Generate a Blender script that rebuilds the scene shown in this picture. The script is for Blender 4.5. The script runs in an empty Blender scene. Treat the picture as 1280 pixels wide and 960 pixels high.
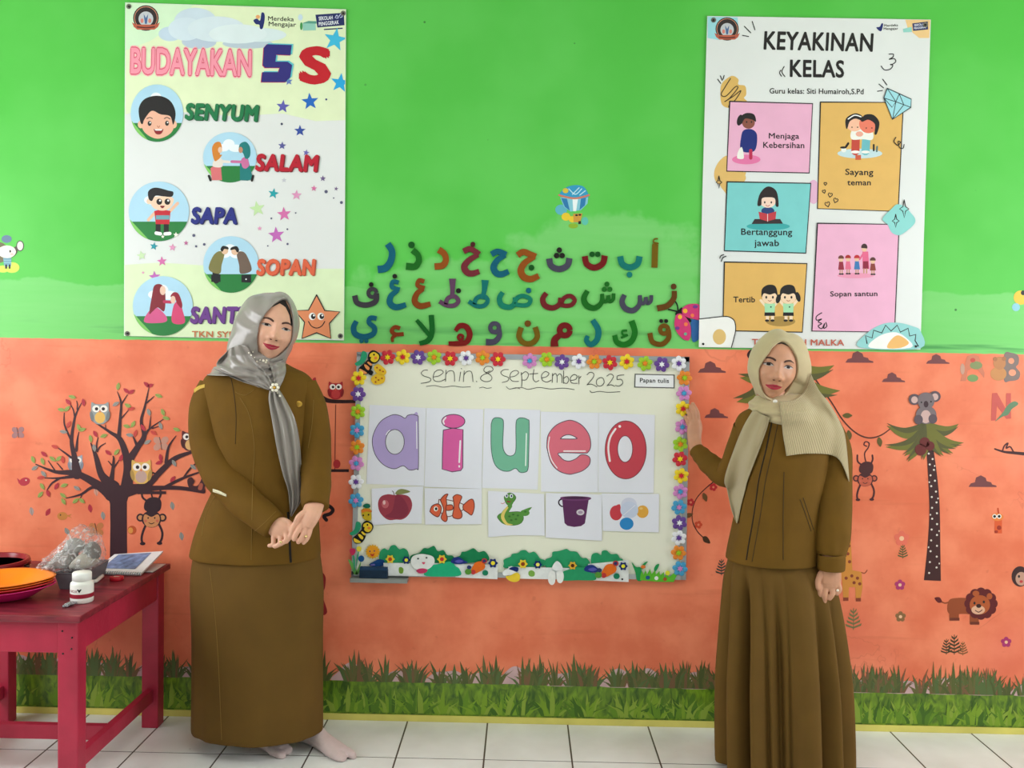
import bpy, bmesh, math, random
from mathutils import Vector, Matrix
from mathutils.bvhtree import BVHTree
import numpy as np

random.seed(7)
S = bpy.context.scene
COL = S.collection

# ------------------------------------------------------------------ camera
FPX = 1106.0            # focal length in pixels of the 1280-wide frame
CAM_H, CAM_D = 1.420, 3.39
CAM = Vector((0.0, -CAM_D, CAM_H))
yc = Vector((14.0, 34.0, -FPX)).normalized()
xc = Vector((1.0, -0.0165, 0.0)); xc = (xc - yc * xc.dot(yc)).normalized()
zc = xc.cross(yc)
RWC = Matrix((xc, yc, zc)).transposed()          # world -> camera
RCW = RWC.transposed()
cd = bpy.data.cameras.new('camera'); cam = bpy.data.objects.new('camera', cd); COL.objects.link(cam)
cd.sensor_width = 36.0; cd.lens = FPX / 1280 * 36.0; cd.clip_start = 0.05
cam.matrix_world = Matrix.Translation(CAM) @ RCW.to_4x4()
S.camera = cam

# ------------------------------------------------------------------ light
S.view_settings.view_transform = 'Standard'; S.view_settings.look = 'None'
S.view_settings.exposure = -0.17; S.view_settings.gamma = 1.0; S.view_settings.use_curve_mapping = False
wd = bpy.data.worlds.new('sky'); S.world = wd; wd.use_nodes = True
bg = wd.node_tree.nodes['Background']; bg.inputs[0].default_value = (0.82, 0.90, 1.0, 1); bg.inputs[1].default_value = 1.0
def area(name, loc, target, w, h, power, col):
    ld = bpy.data.lights.new(name, 'AREA'); ld.shape = 'RECTANGLE'; ld.size = w; ld.size_y = h
    ld.energy = power; ld.color = col
    o = bpy.data.objects.new(name, ld); COL.objects.link(o); o.location = loc
    o.rotation_euler = (Vector(target) - Vector(loc)).to_track_quat('-Z', 'Y').to_euler()
    return o
RX0, RX1, RY0, RZ = -3.1, 3.2, -6.6, 3.05           # room shell
area('window_daylight_left', (RX0 - 0.12, -1.45, 1.7), (0.2, -0.9, 1.1), 2.1, 1.5, 84, (0.96, 0.98, 1.0))
area('window_daylight_right', (RX1 + 0.12, -1.45, 1.7), (-0.2, -0.9, 1.1), 2.1, 1.5, 84, (0.96, 0.98, 1.0))
area('window_daylight_rear', (0.0, RY0 - 0.12, 1.75), (0.0, 0, 1.2), 4.4, 1.6, 9, (0.95, 0.98, 1.0))

area('added_ceiling_fill', (0.0, -2.0, RZ - 0.06), (0.0, -2.0, 0), 1.6, 0.5, 15, (0.96, 0.98, 1.0))  # invented overhead fill, added to brighten the floor

# ------------------------------------------------------------------ helpers
def ray(px, py):
    d = RCW @ Vector(((px - 640) / FPX, (480 - py) / FPX, -1.0))
    return d
def at(px, py, y=0.0):
    """point seen at photo pixel (px,py) that lies on the plane Y = y"""
    d = ray(px, py); t = (y - CAM.y) / d.y
    return CAM + d * t
def at_z(px, py, z):
    d = ray(px, py); t = (z - CAM.z) / d.z
    return CAM + d * t
def pxm(y=0.0):
    return FPX / (y + CAM_D)                         # pixels per metre on the plane Y = y

def lin(c):
    c = c / 255.0
    return c / 12.92 if c <= 0.04045 else ((c + 0.055) / 1.055) ** 2.4
MATS = {}
def mat(rgb, rough=0.55, noise=0.05, scale=25.0, spec=0.4, bump=0.0, bscale=200.0, sheen=0.0, metal=0.0, coat=0.0, sss=0.0, key=None):
    k = (tuple(rgb), rough, noise, scale, spec, bump, bscale, sheen, metal, coat, sss, key)
    if k in MATS: return MATS[k]
    m = bpy.data.materials.new('mat_%d_%d_%d' % tuple(rgb)); m.use_nodes = True
    nt = m.node_tree; N = nt.nodes; L = nt.links; b = N['Principled BSDF']
    c = [lin(v) for v in rgb]
    b.inputs['Roughness'].default_value = rough
    b.inputs['Specular IOR Level'].default_value = spec
    b.inputs['Metallic'].default_value = metal
    if sheen: b.inputs['Sheen Weight'].default_value = sheen
    if coat: b.inputs['Coat Weight'].default_value = coat
    if sss:
        b.inputs['Subsurface Weight'].default_value = sss
        b.inputs['Subsurface Radius'].default_value = (0.012, 0.005, 0.003)
        b.inputs['Subsurface Scale'].default_value = 0.4
    tc = N.new('ShaderNodeTexCoord'); nz = N.new('ShaderNodeTexNoise'); nz.inputs['Scale'].default_value = scale
    nz.inputs['Detail'].default_value = 4
    L.new(tc.outputs['Object'], nz.inputs['Vector'])
    rp = N.new('ShaderNodeValToRGB')
    rp.color_ramp.elements[0].position = 0.3; rp.color_ramp.elements[1].position = 0.7
    rp.color_ramp.elements[0].color = [max(0, v * (1 - noise)) for v in c] + [1]
    rp.color_ramp.elements[1].color = [min(1, v * (1 + noise)) for v in c] + [1]
    L.new(nz.outputs['Fac'], rp.inputs['Fac']); L.new(rp.outputs['Color'], b.inputs['Base Color'])
    if bump:
        n2 = N.new('ShaderNodeTexNoise'); n2.inputs['Scale'].default_value = bscale; n2.inputs['Detail'].default_value = 3
        L.new(tc.outputs['Object'], n2.inputs['Vector'])
        bp = N.new('ShaderNodeBump'); bp.inputs['Strength'].default_value = bump; bp.inputs['Distance'].default_value = 0.01
        L.new(n2.outputs['Fac'], bp.inputs['Height']); L.new(bp.outputs['Normal'], b.inputs['Normal'])
    MATS[k] = m
    return m
def PR(c): return mat(c, 0.5, 0.03, 15)              # printed ink / vinyl
def FO(c): return mat(c, 0.8, 0.05, 60, 0.2)         # craft foam

def tag(o, label=None, cat=None, group=None, kind=None):
    if label: o['label'] = label
    if cat: o['category'] = cat
    if group: o['group'] = group
    if kind: o['kind'] = kind
    return o
def empty(name, loc, label=None, cat=None, group=None):
    o = bpy.data.objects.new(name, None); COL.objects.link(o); o.location = loc
    o.empty_display_size = 0.05
    return tag(o, label, cat, group)
def link_mesh(name, me, parent=None):
    """mesh data in world coordinates; origin moved to the parent's location"""
    o = bpy.data.objects.new(name, me); COL.objects.link(o)
    if parent is not None:
        o.parent = parent
        loc = parent.matrix_world.translation if parent.type == 'MESH' and False else wloc(parent)
        o.location = -Vector(loc)
    return o
def wloc(o):
    v = Vector(o.location)
    while o.parent is not None:
        o = o.parent; v += Vector(o.location)
    return v
def mesh(name, V, F, mats, parent=None, fm=None, smooth=False):
    me = bpy.data.meshes.new(name); me.from_pydata([tuple(v) for v in V], [], F)
    if not isinstance(mats, (list, tuple)): mats = [mats]
    for m in mats: me.materials.append(m)
    if fm is not None: me.polygons.foreach_set('material_index', fm)
    if smooth: me.polygons.foreach_set('use_smooth', [True] * len(me.polygons))
    me.update()
    return link_mesh(name, me, parent)
def fix_normals(o):
    bm = bmesh.new(); bm.from_mesh(o.data); bmesh.ops.recalc_face_normals(bm, faces=bm.faces); bm.to_mesh(o.data); bm.free()
    return o
def box(name, c, s, m, parent=None, bevel=0.004):
    bm = bmesh.new(); bmesh.ops.create_cube(bm, size=1.0)
    for v in bm.verts: v.co = Vector((v.co.x * s[0] + c[0], v.co.y * s[1] + c[1], v.co.z * s[2] + c[2]))
    if bevel: bmesh.ops.bevel(bm, geom=bm.edges[:], offset=bevel, segments=2, affect='EDGES', profile=0.6)
    me = bpy.data.meshes.new(name); bm.to_mesh(me); bm.free(); me.materials.append(m)
    return link_mesh(name, me, parent)

def crom(pts, n=6, closed=False):
    """Catmull-Rom through points of any dimension"""
    P = [np.array(p, float) for p in pts]; out = []
    k = len(P)
    if k < 3 and not closed:
        return [P[0] + (P[-1] - P[0]) * t for t in np.linspace(0, 1, n + 1)]
    rng = range(k) if closed else range(k - 1)
    for i in rng:
        if closed: a, b, c, d = P[(i - 1) % k], P[i], P[(i + 1) % k], P[(i + 2) % k]
        else: a, b, c, d = P[max(i - 1, 0)], P[i], P[i + 1], P[min(i + 2, k - 1)]
        for j in range(n):
            t = j / n
            out.append(0.5 * ((2 * b) + (c - a) * t + (2 * a - 5 * b + 4 * c - d) * t * t + (3 * b - a - 3 * c + d) * t ** 3))
    if not closed: out.append(P[-1])
    return out
def ellipse(cx, cy, rx, ry, rot=0, n=24, a0=0, a1=360):
    r = math.radians(rot); full = (a1 - a0) >= 360
    A = np.linspace(math.radians(a0), math.radians(a1), n + (0 if full else 1), endpoint=not full)
    return [(cx + rx * math.cos(a) * math.cos(r) - ry * math.sin(a) * math.sin(r), cy + rx * math.cos(a) * math.sin(r) + ry * math.sin(a) * math.cos(r)) for a in A]
def star_pts(cx, cy, R, r=None, n=5, rot=-90):
    r = r or R * 0.42
    return [(cx + (R if i % 2 == 0 else r) * math.cos(math.radians(rot + i * 180 / n)), cy + (R if i % 2 == 0 else r) * math.sin(math.radians(rot + i * 180 / n))) for i in range(2 * n)]
def ribbon(pts, w, n=5, closed=False, smooth=True):
    """polyline -> two side lists; w a width or a list of widths (pixels)"""
    k = len(pts)
    ws = [w] * k if not isinstance(w, (list, tuple)) else w
    P = [(p[0], p[1], ww) for p, ww in zip(pts, ws)]
    Q = crom(P, n, closed) if smooth and k > 2 else [np.array(p, float) for p in P]
    Lf, Rt = [], []
    for i, q in enumerate(Q):
        a = Q[(i - 1) % len(Q)] if (closed or i > 0) else Q[i]
        b = Q[(i + 1) % len(Q)] if (closed or i < len(Q) - 1) else Q[i]
        t = b[:2] - a[:2]; l = np.hypot(*t) or 1; t = t / l; nn = np.array((-t[1], t[0]))
        Lf.append(q[:2] + nn * q[2] / 2); Rt.append(q[:2] - nn * q[2] / 2)
    return Lf, Rt

class Art:
    """flat print: layered shapes given in photo pixels, laid on the plane Y = -off"""
    def __init__(s, T=(0, 0, 1), off=0.0006, step=0.00003):
        s.T = T; s.off = off; s.step = step; s.V = []; s.F = []; s.fm = []; s.cols = []; s.n = 0; s.thick = 0
    def tp(s, p): return np.array((s.T[0] + p[0] / s.T[2], s.T[1] + p[1] / s.T[2]), float)
    def _m(s, col):
        m = col if isinstance(col, bpy.types.Material) else PR(col)
        if m not in s.cols: s.cols.append(m)
        return s.cols.index(m)
    def _add(s, polys, col):
        y = -(s.off + s.n * s.step); s.n += 1; mi = s._m(col)
        dy = min(1.2e-6, 1.2e-5 / len(polys))
        for k, P in enumerate(polys):
            P = [s.tp(p) for p in P]
            b = len(s.V); s.V += [at(p[0], p[1], y - k * dy) for p in P]
            A = sum(P[i][0] * P[(i + 1) % len(P)][1] - P[(i + 1) % len(P)][0] * P[i][1] for i in range(len(P)))
            idx = list(range(b, b + len(P)))
            if A > 0: idx.reverse()
            s.F.append(idx); s.fm.append(mi)
        return s
    def poly(s, pts, col, smooth=False, n=5): return s._add([crom(pts, n, True) if smooth else pts], col)
    def ell(s, cx, cy, rx, ry, col, rot=0, n=24, a0=0, a1=360): return s._add([ellipse(cx, cy, rx, ry, rot, n, a0, a1)], col)
    def line(s, pts, w, col, n=5, closed=False, smooth=True, caps=True):
        L, R = ribbon(pts, w, n, closed, smooth); k = len(L)
        polys = [[L[i], L[(i + 1) % k], R[(i + 1) % k], R[i]] for i in range(k if closed else k - 1)]
        if caps and not closed:
            ws = w if isinstance(w, (list, tuple)) else [w, w]
            polys += [ellipse(pts[0][0], pts[0][1], ws[0] / 2, ws[0] / 2, 0, 10), ellipse(pts[-1][0], pts[-1][1], ws[-1] / 2, ws[-1] / 2, 0, 10)]
        return s._add(polys, col)
    def star(s, cx, cy, R, col, rot=-90, r=None): return s._add([star_pts(cx, cy, R, r, 5, rot)], col)
    def rect(s, x0, y0, x1, y1, col): return s.poly([(x0, y0), (x1, y0), (x1, y1), (x0, y1)], col)
    def text(s, body, p0, p1, h, col, bold=0.0, shear=0.0, outline=None, ow=0.0, ref=None):
        """fit the text between baseline points p0,p1 with cap height h (pixels)"""
        if outline is not None: s.text(body, p0, p1, h, outline, bold + ow, shear, ref=bold)
        rf = bold if ref is None else ref
        V, F, bb = glyphs(body, shear, rf)
        rb = (bb[0] - rf, bb[1] + rf)
        p0 = s.tp(p0); p1 = s.tp(p1); h = h / s.T[2]
        ex = p1 - p0; W = np.hypot(*ex); ex = ex / W; ey = np.array((ex[1], -ex[0]))
        sx = W / (rb[1] - rb[0]); sy = h / (0.69 + 2 * rf)
        y = -(s.off + s.n * s.step); s.n += 1; mi = s._m(col)
        for (ox, oy) in ([(0, 0)] + [(bold * math.cos(k * math.pi / 4), bold * math.sin(k * math.pi / 4)) for k in range(8)] if bold else [(0, 0)]):
            b = len(s.V)
            y -= 1.2e-6
            s.V += [at(*(p0 + ex * (v[0] + ox - rb[0]) * sx + ey * (v[1] + oy + rf) * sy), y) for v in V]
            for f in F: s.F.append([b + i for i in f]); s.fm.append(mi)
        return s
    def build(s, name, parent=None):
        return mesh(name, s.V, s.F, s.cols, parent, s.fm)
GC = {}
def glyphs(body, shear=0.0, space=0.0):
    k = (body, shear, round(space, 4))
    if k in GC: return GC[k]
    c = bpy.data.curves.new('txt', 'FONT'); c.body = body; c.resolution_u = 3; c.shear = shear
    c.space_character = 1.0 + max(space, 0) * 2.0
    o = bpy.data.objects.new('txt', c); COL.objects.link(o)
    dg = bpy.context.evaluated_depsgraph_get(); dg.update()
    me = bpy.data.meshes.new_from_object(o.evaluated_get(dg))
    V = [(v.co.x, v.co.y) for v in me.vertices]; F = [list(p.vertices) for p in me.polygons]
    bpy.data.objects.remove(o); bpy.data.curves.remove(c); bpy.data.meshes.remove(me)
    xs = [v[0] for v in V]; GC[k] = (V, F, (min(xs), max(xs)))
    return GC[k]

def foam(name, shapes, m, y0, th, parent=None, bevel=0.0006):
    """solid cut-outs: each shape a closed pixel outline, back on Y=-y0, thickness th, with a soft front edge"""
    V, F = [], []
    for P in shapes:
        n = len(P)
        A = sum(P[i][0] * P[(i + 1) % n][1] - P[(i + 1) % n][0] * P[i][1] for i in range(n))
        if A > 0: P = P[::-1]
        cx = sum(p[0] for p in P) / n; cy = sum(p[1] for p in P) / n
        b = len(V)
        V += [at(p[0], p[1], -y0) for p in P]
        V += [at(p[0], p[1], -(y0 + th - bevel)) for p in P]
        ins = []
        for i in range(n):
            a = np.array(P[i - 1]); c = np.array(P[(i + 1) % n]); t = c - a; l = np.hypot(*t) or 1
            nn = np.array((-t[1], t[0])) / l
            q = np.array(P[i]) - nn * (bevel * 330) * (1 if True else -1)
            ins.append(q)
        V += [at(p[0], p[1], -(y0 + th)) for p in ins]
        for i in range(n):
            j = (i + 1) % n
            F.append([b + i, b + j, b + n + j, b + n + i]); F.append([b + n + i, b + n + j, b + 2 * n + j, b + 2 * n + i])
        F.append([b + 2 * n + i for i in range(n)]); F.append([b + i for i in reversed(range(n))])
    o = mesh(name, V, F, m, parent)
    return o
def stroke_outline(pts, w, n=5, smooth=True, round_ends=False):
    L, R = ribbon(pts, w, n, False, smooth)
    return [tuple(p) for p in L] + [tuple(p) for p in reversed(R)]
S.cycles.max_bounces = 6; S.cycles.diffuse_bounces = 4; S.cycles.glossy_bounces = 3; S.cycles.transmission_bounces = 6; S.cycles.transparent_max_bounces = 12

def foam_stroke(name, strokes, m, y0, th, parent=None, n=6):
    """solid letter made of thick strokes [(pts, widths)] in pixels"""
    V, F = [], []
    for k, (pts, w) in enumerate(strokes):
        L, R = ribbon(pts, w, n, False, True); b = len(V); q = len(L)
        tt = th - k * 0.0002; bv = 0.0012
        for a, c in zip(L, R):
            mid = (a + c) / 2; e = a - mid; l = np.hypot(*e) or 1; e = e / l; hw = l
            ins = max(hw - bv * 330, hw * 0.4)
            for (p, yy) in ((a, y0), (a, y0 + tt - bv), (mid + e * ins, y0 + tt), (mid - e * ins, y0 + tt), (c, y0 + tt - bv), (c, y0)):
                V.append(at(p[0], p[1], -yy))
        for i in range(q - 1):
            for j in range(5):
                F.append([b + i * 6 + j, b + i * 6 + j + 1, b + (i + 1) * 6 + j + 1, b + (i + 1) * 6 + j])
            F.append([b + i * 6 + 5, b + i * 6, b + (i + 1) * 6, b + (i + 1) * 6 + 5])
        F.append([b + j for j in range(6)][::-1]); F.append([b + (q - 1) * 6 + j for j in range(6)])
    o = mesh(name, V, F, m, parent)
    return fix_normals(o)
def dot(name, cx, cy, r, m, y0, th, parent=None, ry=None):
    return foam(name, [ellipse(cx, cy, r, ry or r, 0, 14)], m, y0, th, parent, 0.0008)

# ------------------------------------------------------------------ room shell
ZB = (at(60, 424).z + at(1220, 441).z) / 2            # green / orange boundary height
def nt_of(name):
    m = bpy.data.materials.new(name); m.use_nodes = True
    nt = m.node_tree
    return m, nt, nt.nodes, nt.links, nt.nodes['Principled BSDF']
def col4(rgb): return [lin(v) for v in rgb] + [1]
def wall_material():
    m, nt, N, L, b = nt_of('painted_wall')
    tc = N.new('ShaderNodeTexCoord'); sep = N.new('ShaderNodeSeparateXYZ'); L.new(tc.outputs['Object'], sep.inputs[0])
    def noise(scale, detail=3, sx=1, sz=1, rough=0.55, off=0):
        mp = N.new('ShaderNodeMapping'); mp.inputs['Scale'].default_value = (sx, 1, sz); mp.inputs['Location'].default_value = (off, off, off)
        L.new(tc.outputs['Object'], mp.inputs[0])
        n = N.new('ShaderNodeTexNoise'); n.inputs['Scale'].default_value = scale; n.inputs['Detail'].default_value = detail; n.inputs['Roughness'].default_value = rough
        L.new(mp.outputs[0], n.inputs['Vector']); return n.outputs['Fac']
    def math_(op, a, b_=None, c=None, clamp=False):
        n = N.new('ShaderNodeMath'); n.operation = op; n.use_clamp = clamp
        for i, v in enumerate((a, b_, c)):
            if v is None: continue
            if isinstance(v, (int, float)): n.inputs[i].default_value = v
            else: L.new(v, n.inputs[i])
        return n.outputs[0]
    def ramp(f, p0, p1):
        n = N.new('ShaderNodeMapRange'); n.interpolation_type = 'SMOOTHSTEP'
        L.new(f, n.inputs['Value']); n.inputs['From Min'].default_value = p0; n.inputs['From Max'].default_value = p1
        return n.outputs['Result']
    def mix(f, a, c):
        n = N.new('ShaderNodeMix'); n.data_type = 'RGBA'
        if isinstance(f, (int, float)): n.inputs[0].default_value = f
        else: L.new(f, n.inputs[0])
        for s_, v in ((6, a), (7, c)):
            if isinstance(v, (list, tuple)): n.inputs[s_].default_value = v
            else: L.new(v, n.inputs[s_])
        return n.outputs[2]
    X, Z = sep.outputs['X'], sep.outputs['Z']
    big = noise(1.7, 3); mid = noise(5, 4); fine = noise(26, 2); streak = noise(6, 3, 0.3, 4.0)
    # green, repainted paler low on the wall and round the balloon
    g = mix(ramp(big, 0.35, 0.65), col4((80, 190, 68)), col4((93, 198, 82)))
    zl = at(60, 352).z
    low = ramp(math_('ADD', Z, math_('MULTIPLY', math_('SUBTRACT', mid, 0.5), 0.10)), zl + 0.006, zl - 0.006)
    def blob(px, py, rx, rz, k):
        c0 = at(px, py)
        dx = math_('DIVIDE', math_('SUBTRACT', X, c0.x), rx); dz = math_('DIVIDE', math_('SUBTRACT', Z, c0.z), rz)
        r = math_('SQRT', math_('ADD', math_('MULTIPLY', dx, dx), math_('MULTIPLY', dz, dz)))
        return ramp(math_('ADD', r, math_('MULTIPLY', math_('SUBTRACT', mid, 0.5), k)), 1.0, 0.82)
    pale = math_('MAXIMUM', low, math_('MAXIMUM', blob(760, 345, 0.42, 0.26, 1.2), math_('MULTIPLY', blob(560, 372, 0.42, 0.16, 1.4), 0.8)))
    pale = math_('MULTIPLY', pale, math_('ADD', 0.45, math_('MULTIPLY', streak, 0.8)), clamp=True)
    g = mix(pale, g, col4((121, 205, 112)))
    sm = math_('MULTIPLY', ramp(Z, ZB + 0.10, ZB + 0.01), ramp(streak, 0.52, 0.68))
    g = mix(math_('MULTIPLY', sm, 0.75), g, col4((42, 132, 62)))
    vo = N.new('ShaderNodeTexVoronoi'); vo.inputs['Scale'].default_value = 9.0; L.new(tc.outputs['Object'], vo.inputs['Vector'])
    sp = math_('MULTIPLY', ramp(vo.outputs['Distance'], 0.05, 0.03), ramp(big, 0.5, 0.56))
    g = mix(math_('MULTIPLY', sp, 0.8), g, col4((38, 92, 40)))
    # orange
    o_ = mix(ramp(mid, 0.3, 0.7), col4((229, 115, 80)), col4((248, 142, 105)))
    o_ = mix(math_('MULTIPLY', ramp(big, 0.5, 0.75), 0.45), o_, col4((240, 124, 102)))
    o_ = mix(math_('MULTIPLY', ramp(streak, 0.58, 0.8), 0.4), o_, col4((208, 104, 68)))
    o_ = mix(math_('MULTIPLY', ramp(fine, 0.66, 0.8), 0.3), o_, col4((196, 92, 62)))
    mv = N.new('ShaderNodeVectorMath'); mv.operation = 'MULTIPLY_ADD'; L.new(mid, mv.inputs[0]); mv.inputs[1].default_value = (0.3, 0.1, 0.3); L.new(tc.outputs['Object'], mv.inputs[2])
    vc = N.new('ShaderNodeTexVoronoi'); vc.feature = 'DISTANCE_TO_EDGE'; vc.inputs['Scale'].default_value = 1.7; L.new(mv.outputs[0], vc.inputs['Vector'])
    cr = math_('MULTIPLY', ramp(vc.outputs['Distance'], 0.005, 0.001), ramp(big, 0.52, 0.62))
    o_ = mix(math_('MULTIPLY', cr, 0.22), o_, col4((176, 84, 56)))
    zz = math_('ADD', Z, math_('MULTIPLY', math_('SUBTRACT', fine, 0.5), 0.006))
    isg = ramp(zz, ZB - 0.002, ZB + 0.002)
    L.new(mix(isg, o_, g), b.inputs['Base Color'])
    L.new(math_('ADD', 0.42, math_('MULTIPLY', big, 0.2)), b.inputs['Roughness'])
    b.inputs['Specular IOR Level'].default_value = 0.35
    bp = N.new('ShaderNodeBump'); bp.inputs['Strength'].default_value = 0.25; bp.inputs['Distance'].default_value = 0.01
    h = noise(4, 3, 0.6, 1.6)
    L.new(h, bp.inputs['Height']); L.new(bp.outputs['Normal'], b.inputs['Normal'])
    return m
M_WALL = wall_material()
M_SIDE = mat((150, 168, 140), 0.7)
T = 0.15
w = box('wall_back', ((RX0 + RX1) / 2, T / 2, RZ / 2), (RX1 - RX0 + 2 * T, T, RZ), M_WALL, None, 0); tag(w, 'two-tone painted classroom wall, green above and orange below', kind='structure')
def wall_with_opening(name, axis, pos, a0, a1, o0, o1, z0, z1, label):
    bm = bmesh.new()
    def bb(p0, p1, q0, q1):
        r = bmesh.ops.create_cube(bm, size=1.0)['verts']
        for v in r:
            t = p0 + (v.co.x + 0.5) * (p1 - p0); zz = q0 + (v.co.z + 0.5) * (q1 - q0); d = pos + (v.co.y) * T
            v.co = Vector((d, t, zz)) if axis == 'x' else Vector((t, d, zz))
    bb(a0, o0, 0, RZ); bb(o1, a1, 0, RZ); bb(o0, o1, 0, z0); bb(o0, o1, z1, RZ)
    bmesh.ops.remove_doubles(bm, verts=bm.verts, dist=0.0001); bmesh.ops.recalc_face_normals(bm, faces=bm.faces)
    me = bpy.data.meshes.new(name); bm.to_mesh(me); bm.free(); me.materials.append(M_SIDE)
    o = link_mesh(name, me); tag(o, label, kind='structure'); return o
wall_with_opening('wall_left', 'x', RX0 - T / 2, RY0, 0, -2.5, -0.4, 0.95, 2.45, 'side wall of the classroom with a wide window opening')
wall_with_opening('wall_right', 'x', RX1 + T / 2, RY0, 0, -2.5, -0.4, 0.95, 2.45, 'opposite side wall of the classroom with a wide window opening')
wall_with_opening('wall_rear', 'y', RY0 - T / 2, RX0, RX1, -2.2, 2.2, 0.95, 2.55, 'wall behind the viewer with a long window opening')
M_FRAME = mat((235, 232, 222), 0.4)
def window_frame(name, axis, pos, o0, o1, z0, z1):
    e = empty(name, ((pos if axis == 'x' else (o0 + o1) / 2), ((o0 + o1) / 2 if axis == 'x' else pos), z0), 'painted wooden window frame with upright bars', None); e['kind'] = 'structure'
    def bar(p0, p1, q0, q1):
        c = ((p0 + p1) / 2, (q0 + q1) / 2); s_ = (p1 - p0, q1 - q0)
        if axis == 'x': box('frame_bar', (pos, c[0], c[1]), (0.05, s_[0], s_[1]), M_FRAME, e)
        else: box('frame_bar', (c[0], pos, c[1]), (s_[0], 0.05, s_[1]), M_FRAME, e)
    bar(o0, o1, z0, z0 + 0.05); bar(o0, o1, z1 - 0.05, z1)
    k = 4
    for i in range(k + 1):
        t = o0 + 0.025 + (o1 - o0 - 0.05) * i / k; bar(t - 0.025, t + 0.025, z0 + 0.05, z1 - 0.05)
window_frame('window_1', 'x', RX0 - 0.05, -2.5, -0.4, 0.95, 2.45)
window_frame('window_2', 'x', RX1 + 0.05, -2.5, -0.4, 0.95, 2.45)
window_frame('window_3', 'y', RY0 - 0.05, -2.2, 2.2, 0.95, 2.55)
c = box('ceiling', ((RX0 + RX1) / 2, RY0 / 2, RZ + 0.05), (RX1 - RX0 + 2 * T, -RY0 + 2 * T, 0.1), mat((236, 234, 226), 0.8), None, 0); tag(c, 'plain white classroom ceiling', kind='structure')

# floor: grout bed with real tiles on it near the wall
TS = 0.3105
TX0 = at_z(609.2, 905, 0.0).x
TY0 = at_z(600, 949.3, 0.0).y                         # first joint parallel to the wall
def floor_material():
    m, nt, N, L, b = nt_of('floor_tile_bed')
    tc = N.new('ShaderNodeTexCoord'); mp = N.new('ShaderNodeMapping'); L.new(tc.outputs['Object'], mp.inputs[0])
    mp.inputs['Location'].default_value = (-TX0, -TY0, 0)
    br = N.new('ShaderNodeTexBrick'); br.offset = 0; br.squash = 1
    br.inputs['Scale'].default_value = 1.0; br.inputs['Brick Width'].default_value = TS; br.inputs['Row Height'].default_value = TS
    br.inputs['Mortar Size'].default_value = 0.004; br.inputs['Mortar Smooth'].default_value = 0
    br.inputs['Color1'].default_value = col4((222, 222, 216)); br.inputs['Color2'].default_value = col4((226, 226, 221)); br.inputs['Mortar'].default_value = col4((78, 66, 58))
    L.new(mp.outputs[0], br.inputs['Vector']); L.new(br.outputs['Color'], b.inputs['Base Color']); b.inputs['Roughness'].default_value = 0.35
    return m
def tile_material():
    m, nt, N, L, b = nt_of('white_ceramic_tile')
    tc = N.new('ShaderNodeTexCoord'); oi = N.new('ShaderNodeObjectInfo')
    ad = N.new('ShaderNodeVectorMath'); ad.operation = 'ADD'; L.new(tc.outputs['Object'], ad.inputs[0]); L.new(oi.outputs['Location'], ad.inputs[1])
    nz = N.new('ShaderNodeTexNoise'); nz.inputs['Scale'].default_value = 4; nz.inputs['Detail'].default_value = 6; L.new(ad.outputs[0], nz.inputs['Vector'])
    rp = N.new('ShaderNodeValToRGB'); rp.color_ramp.elements[0].position = 0.3; rp.color_ramp.elements[1].position = 0.65
    rp.color_ramp.elements[0].color = col4((226, 226, 222)); rp.color_ramp.elements[1].color = col4((244, 245, 243))
    L.new(nz.outputs['Fac'], rp.inputs['Fac'])
    # scattered scuffs
    n2 = N.new('ShaderNodeTexNoise'); n2.inputs['Scale'].default_value = 34; n2.inputs['Detail'].default_value = 3; L.new(ad.outputs[0], n2.inputs['Vector'])
    mr = N.new('ShaderNodeMapRange'); mr.inputs['From Min'].default_value = 0.74; mr.inputs['From Max'].default_value = 0.80; mr.inputs['To Max'].default_value = 0.6; L.new(n2.outputs['Fac'], mr.inputs['Value'])
    mx = N.new('ShaderNodeMix'); mx.data_type = 'RGBA'; L.new(mr.outputs[0], mx.inputs[0]); L.new(rp.outputs['Color'], mx.inputs[6]); mx.inputs[7].default_value = col4((120, 112, 100))
    L.new(mx.outputs[2], b.inputs['Base Color']); b.inputs['Roughness'].default_value = 0.28; b.inputs['Specular IOR Level'].default_value = 0.45
    return m
fl = box('floor', ((RX0 + RX1) / 2, RY0 / 2, -0.0506), (RX1 - RX0, -RY0, 0.1), floor_material(), None, 0); tag(fl, 'white square tiled classroom floor with dark joints', kind='structure')
M_TILE = tile_material()
tme = {}
def tile_mesh(d):
    bm = bmesh.new(); bmesh.ops.create_cube(bm, size=1.0)
    for v in bm.verts: v.co = Vector((v.co.x * (TS - 0.0045), v.co.y * (d - 0.004), v.co.z * 0.008))
    bmesh.ops.bevel(bm, geom=[e for e in bm.edges if all(v.co.z > 0 for v in e.verts)], offset=0.0012, segments=1, affect='EDGES')
    me = bpy.data.meshes.new('tile'); bm.to_mesh(me); bm.free(); me.materials.append(M_TILE); return me
full = tile_mesh(TS); first = tile_mesh(-TY0)
for r in range(7):
    for k in range(-8, 8):
        o = bpy.data.objects.new('tile', first if r == 0 else full); COL.objects.link(o); o.parent = fl
        o.location = (TX0 + (k + 0.5) * TS, TY0 / 2 if r == 0 else TY0 - (r - 0.5) * TS, -0.004)

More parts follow.
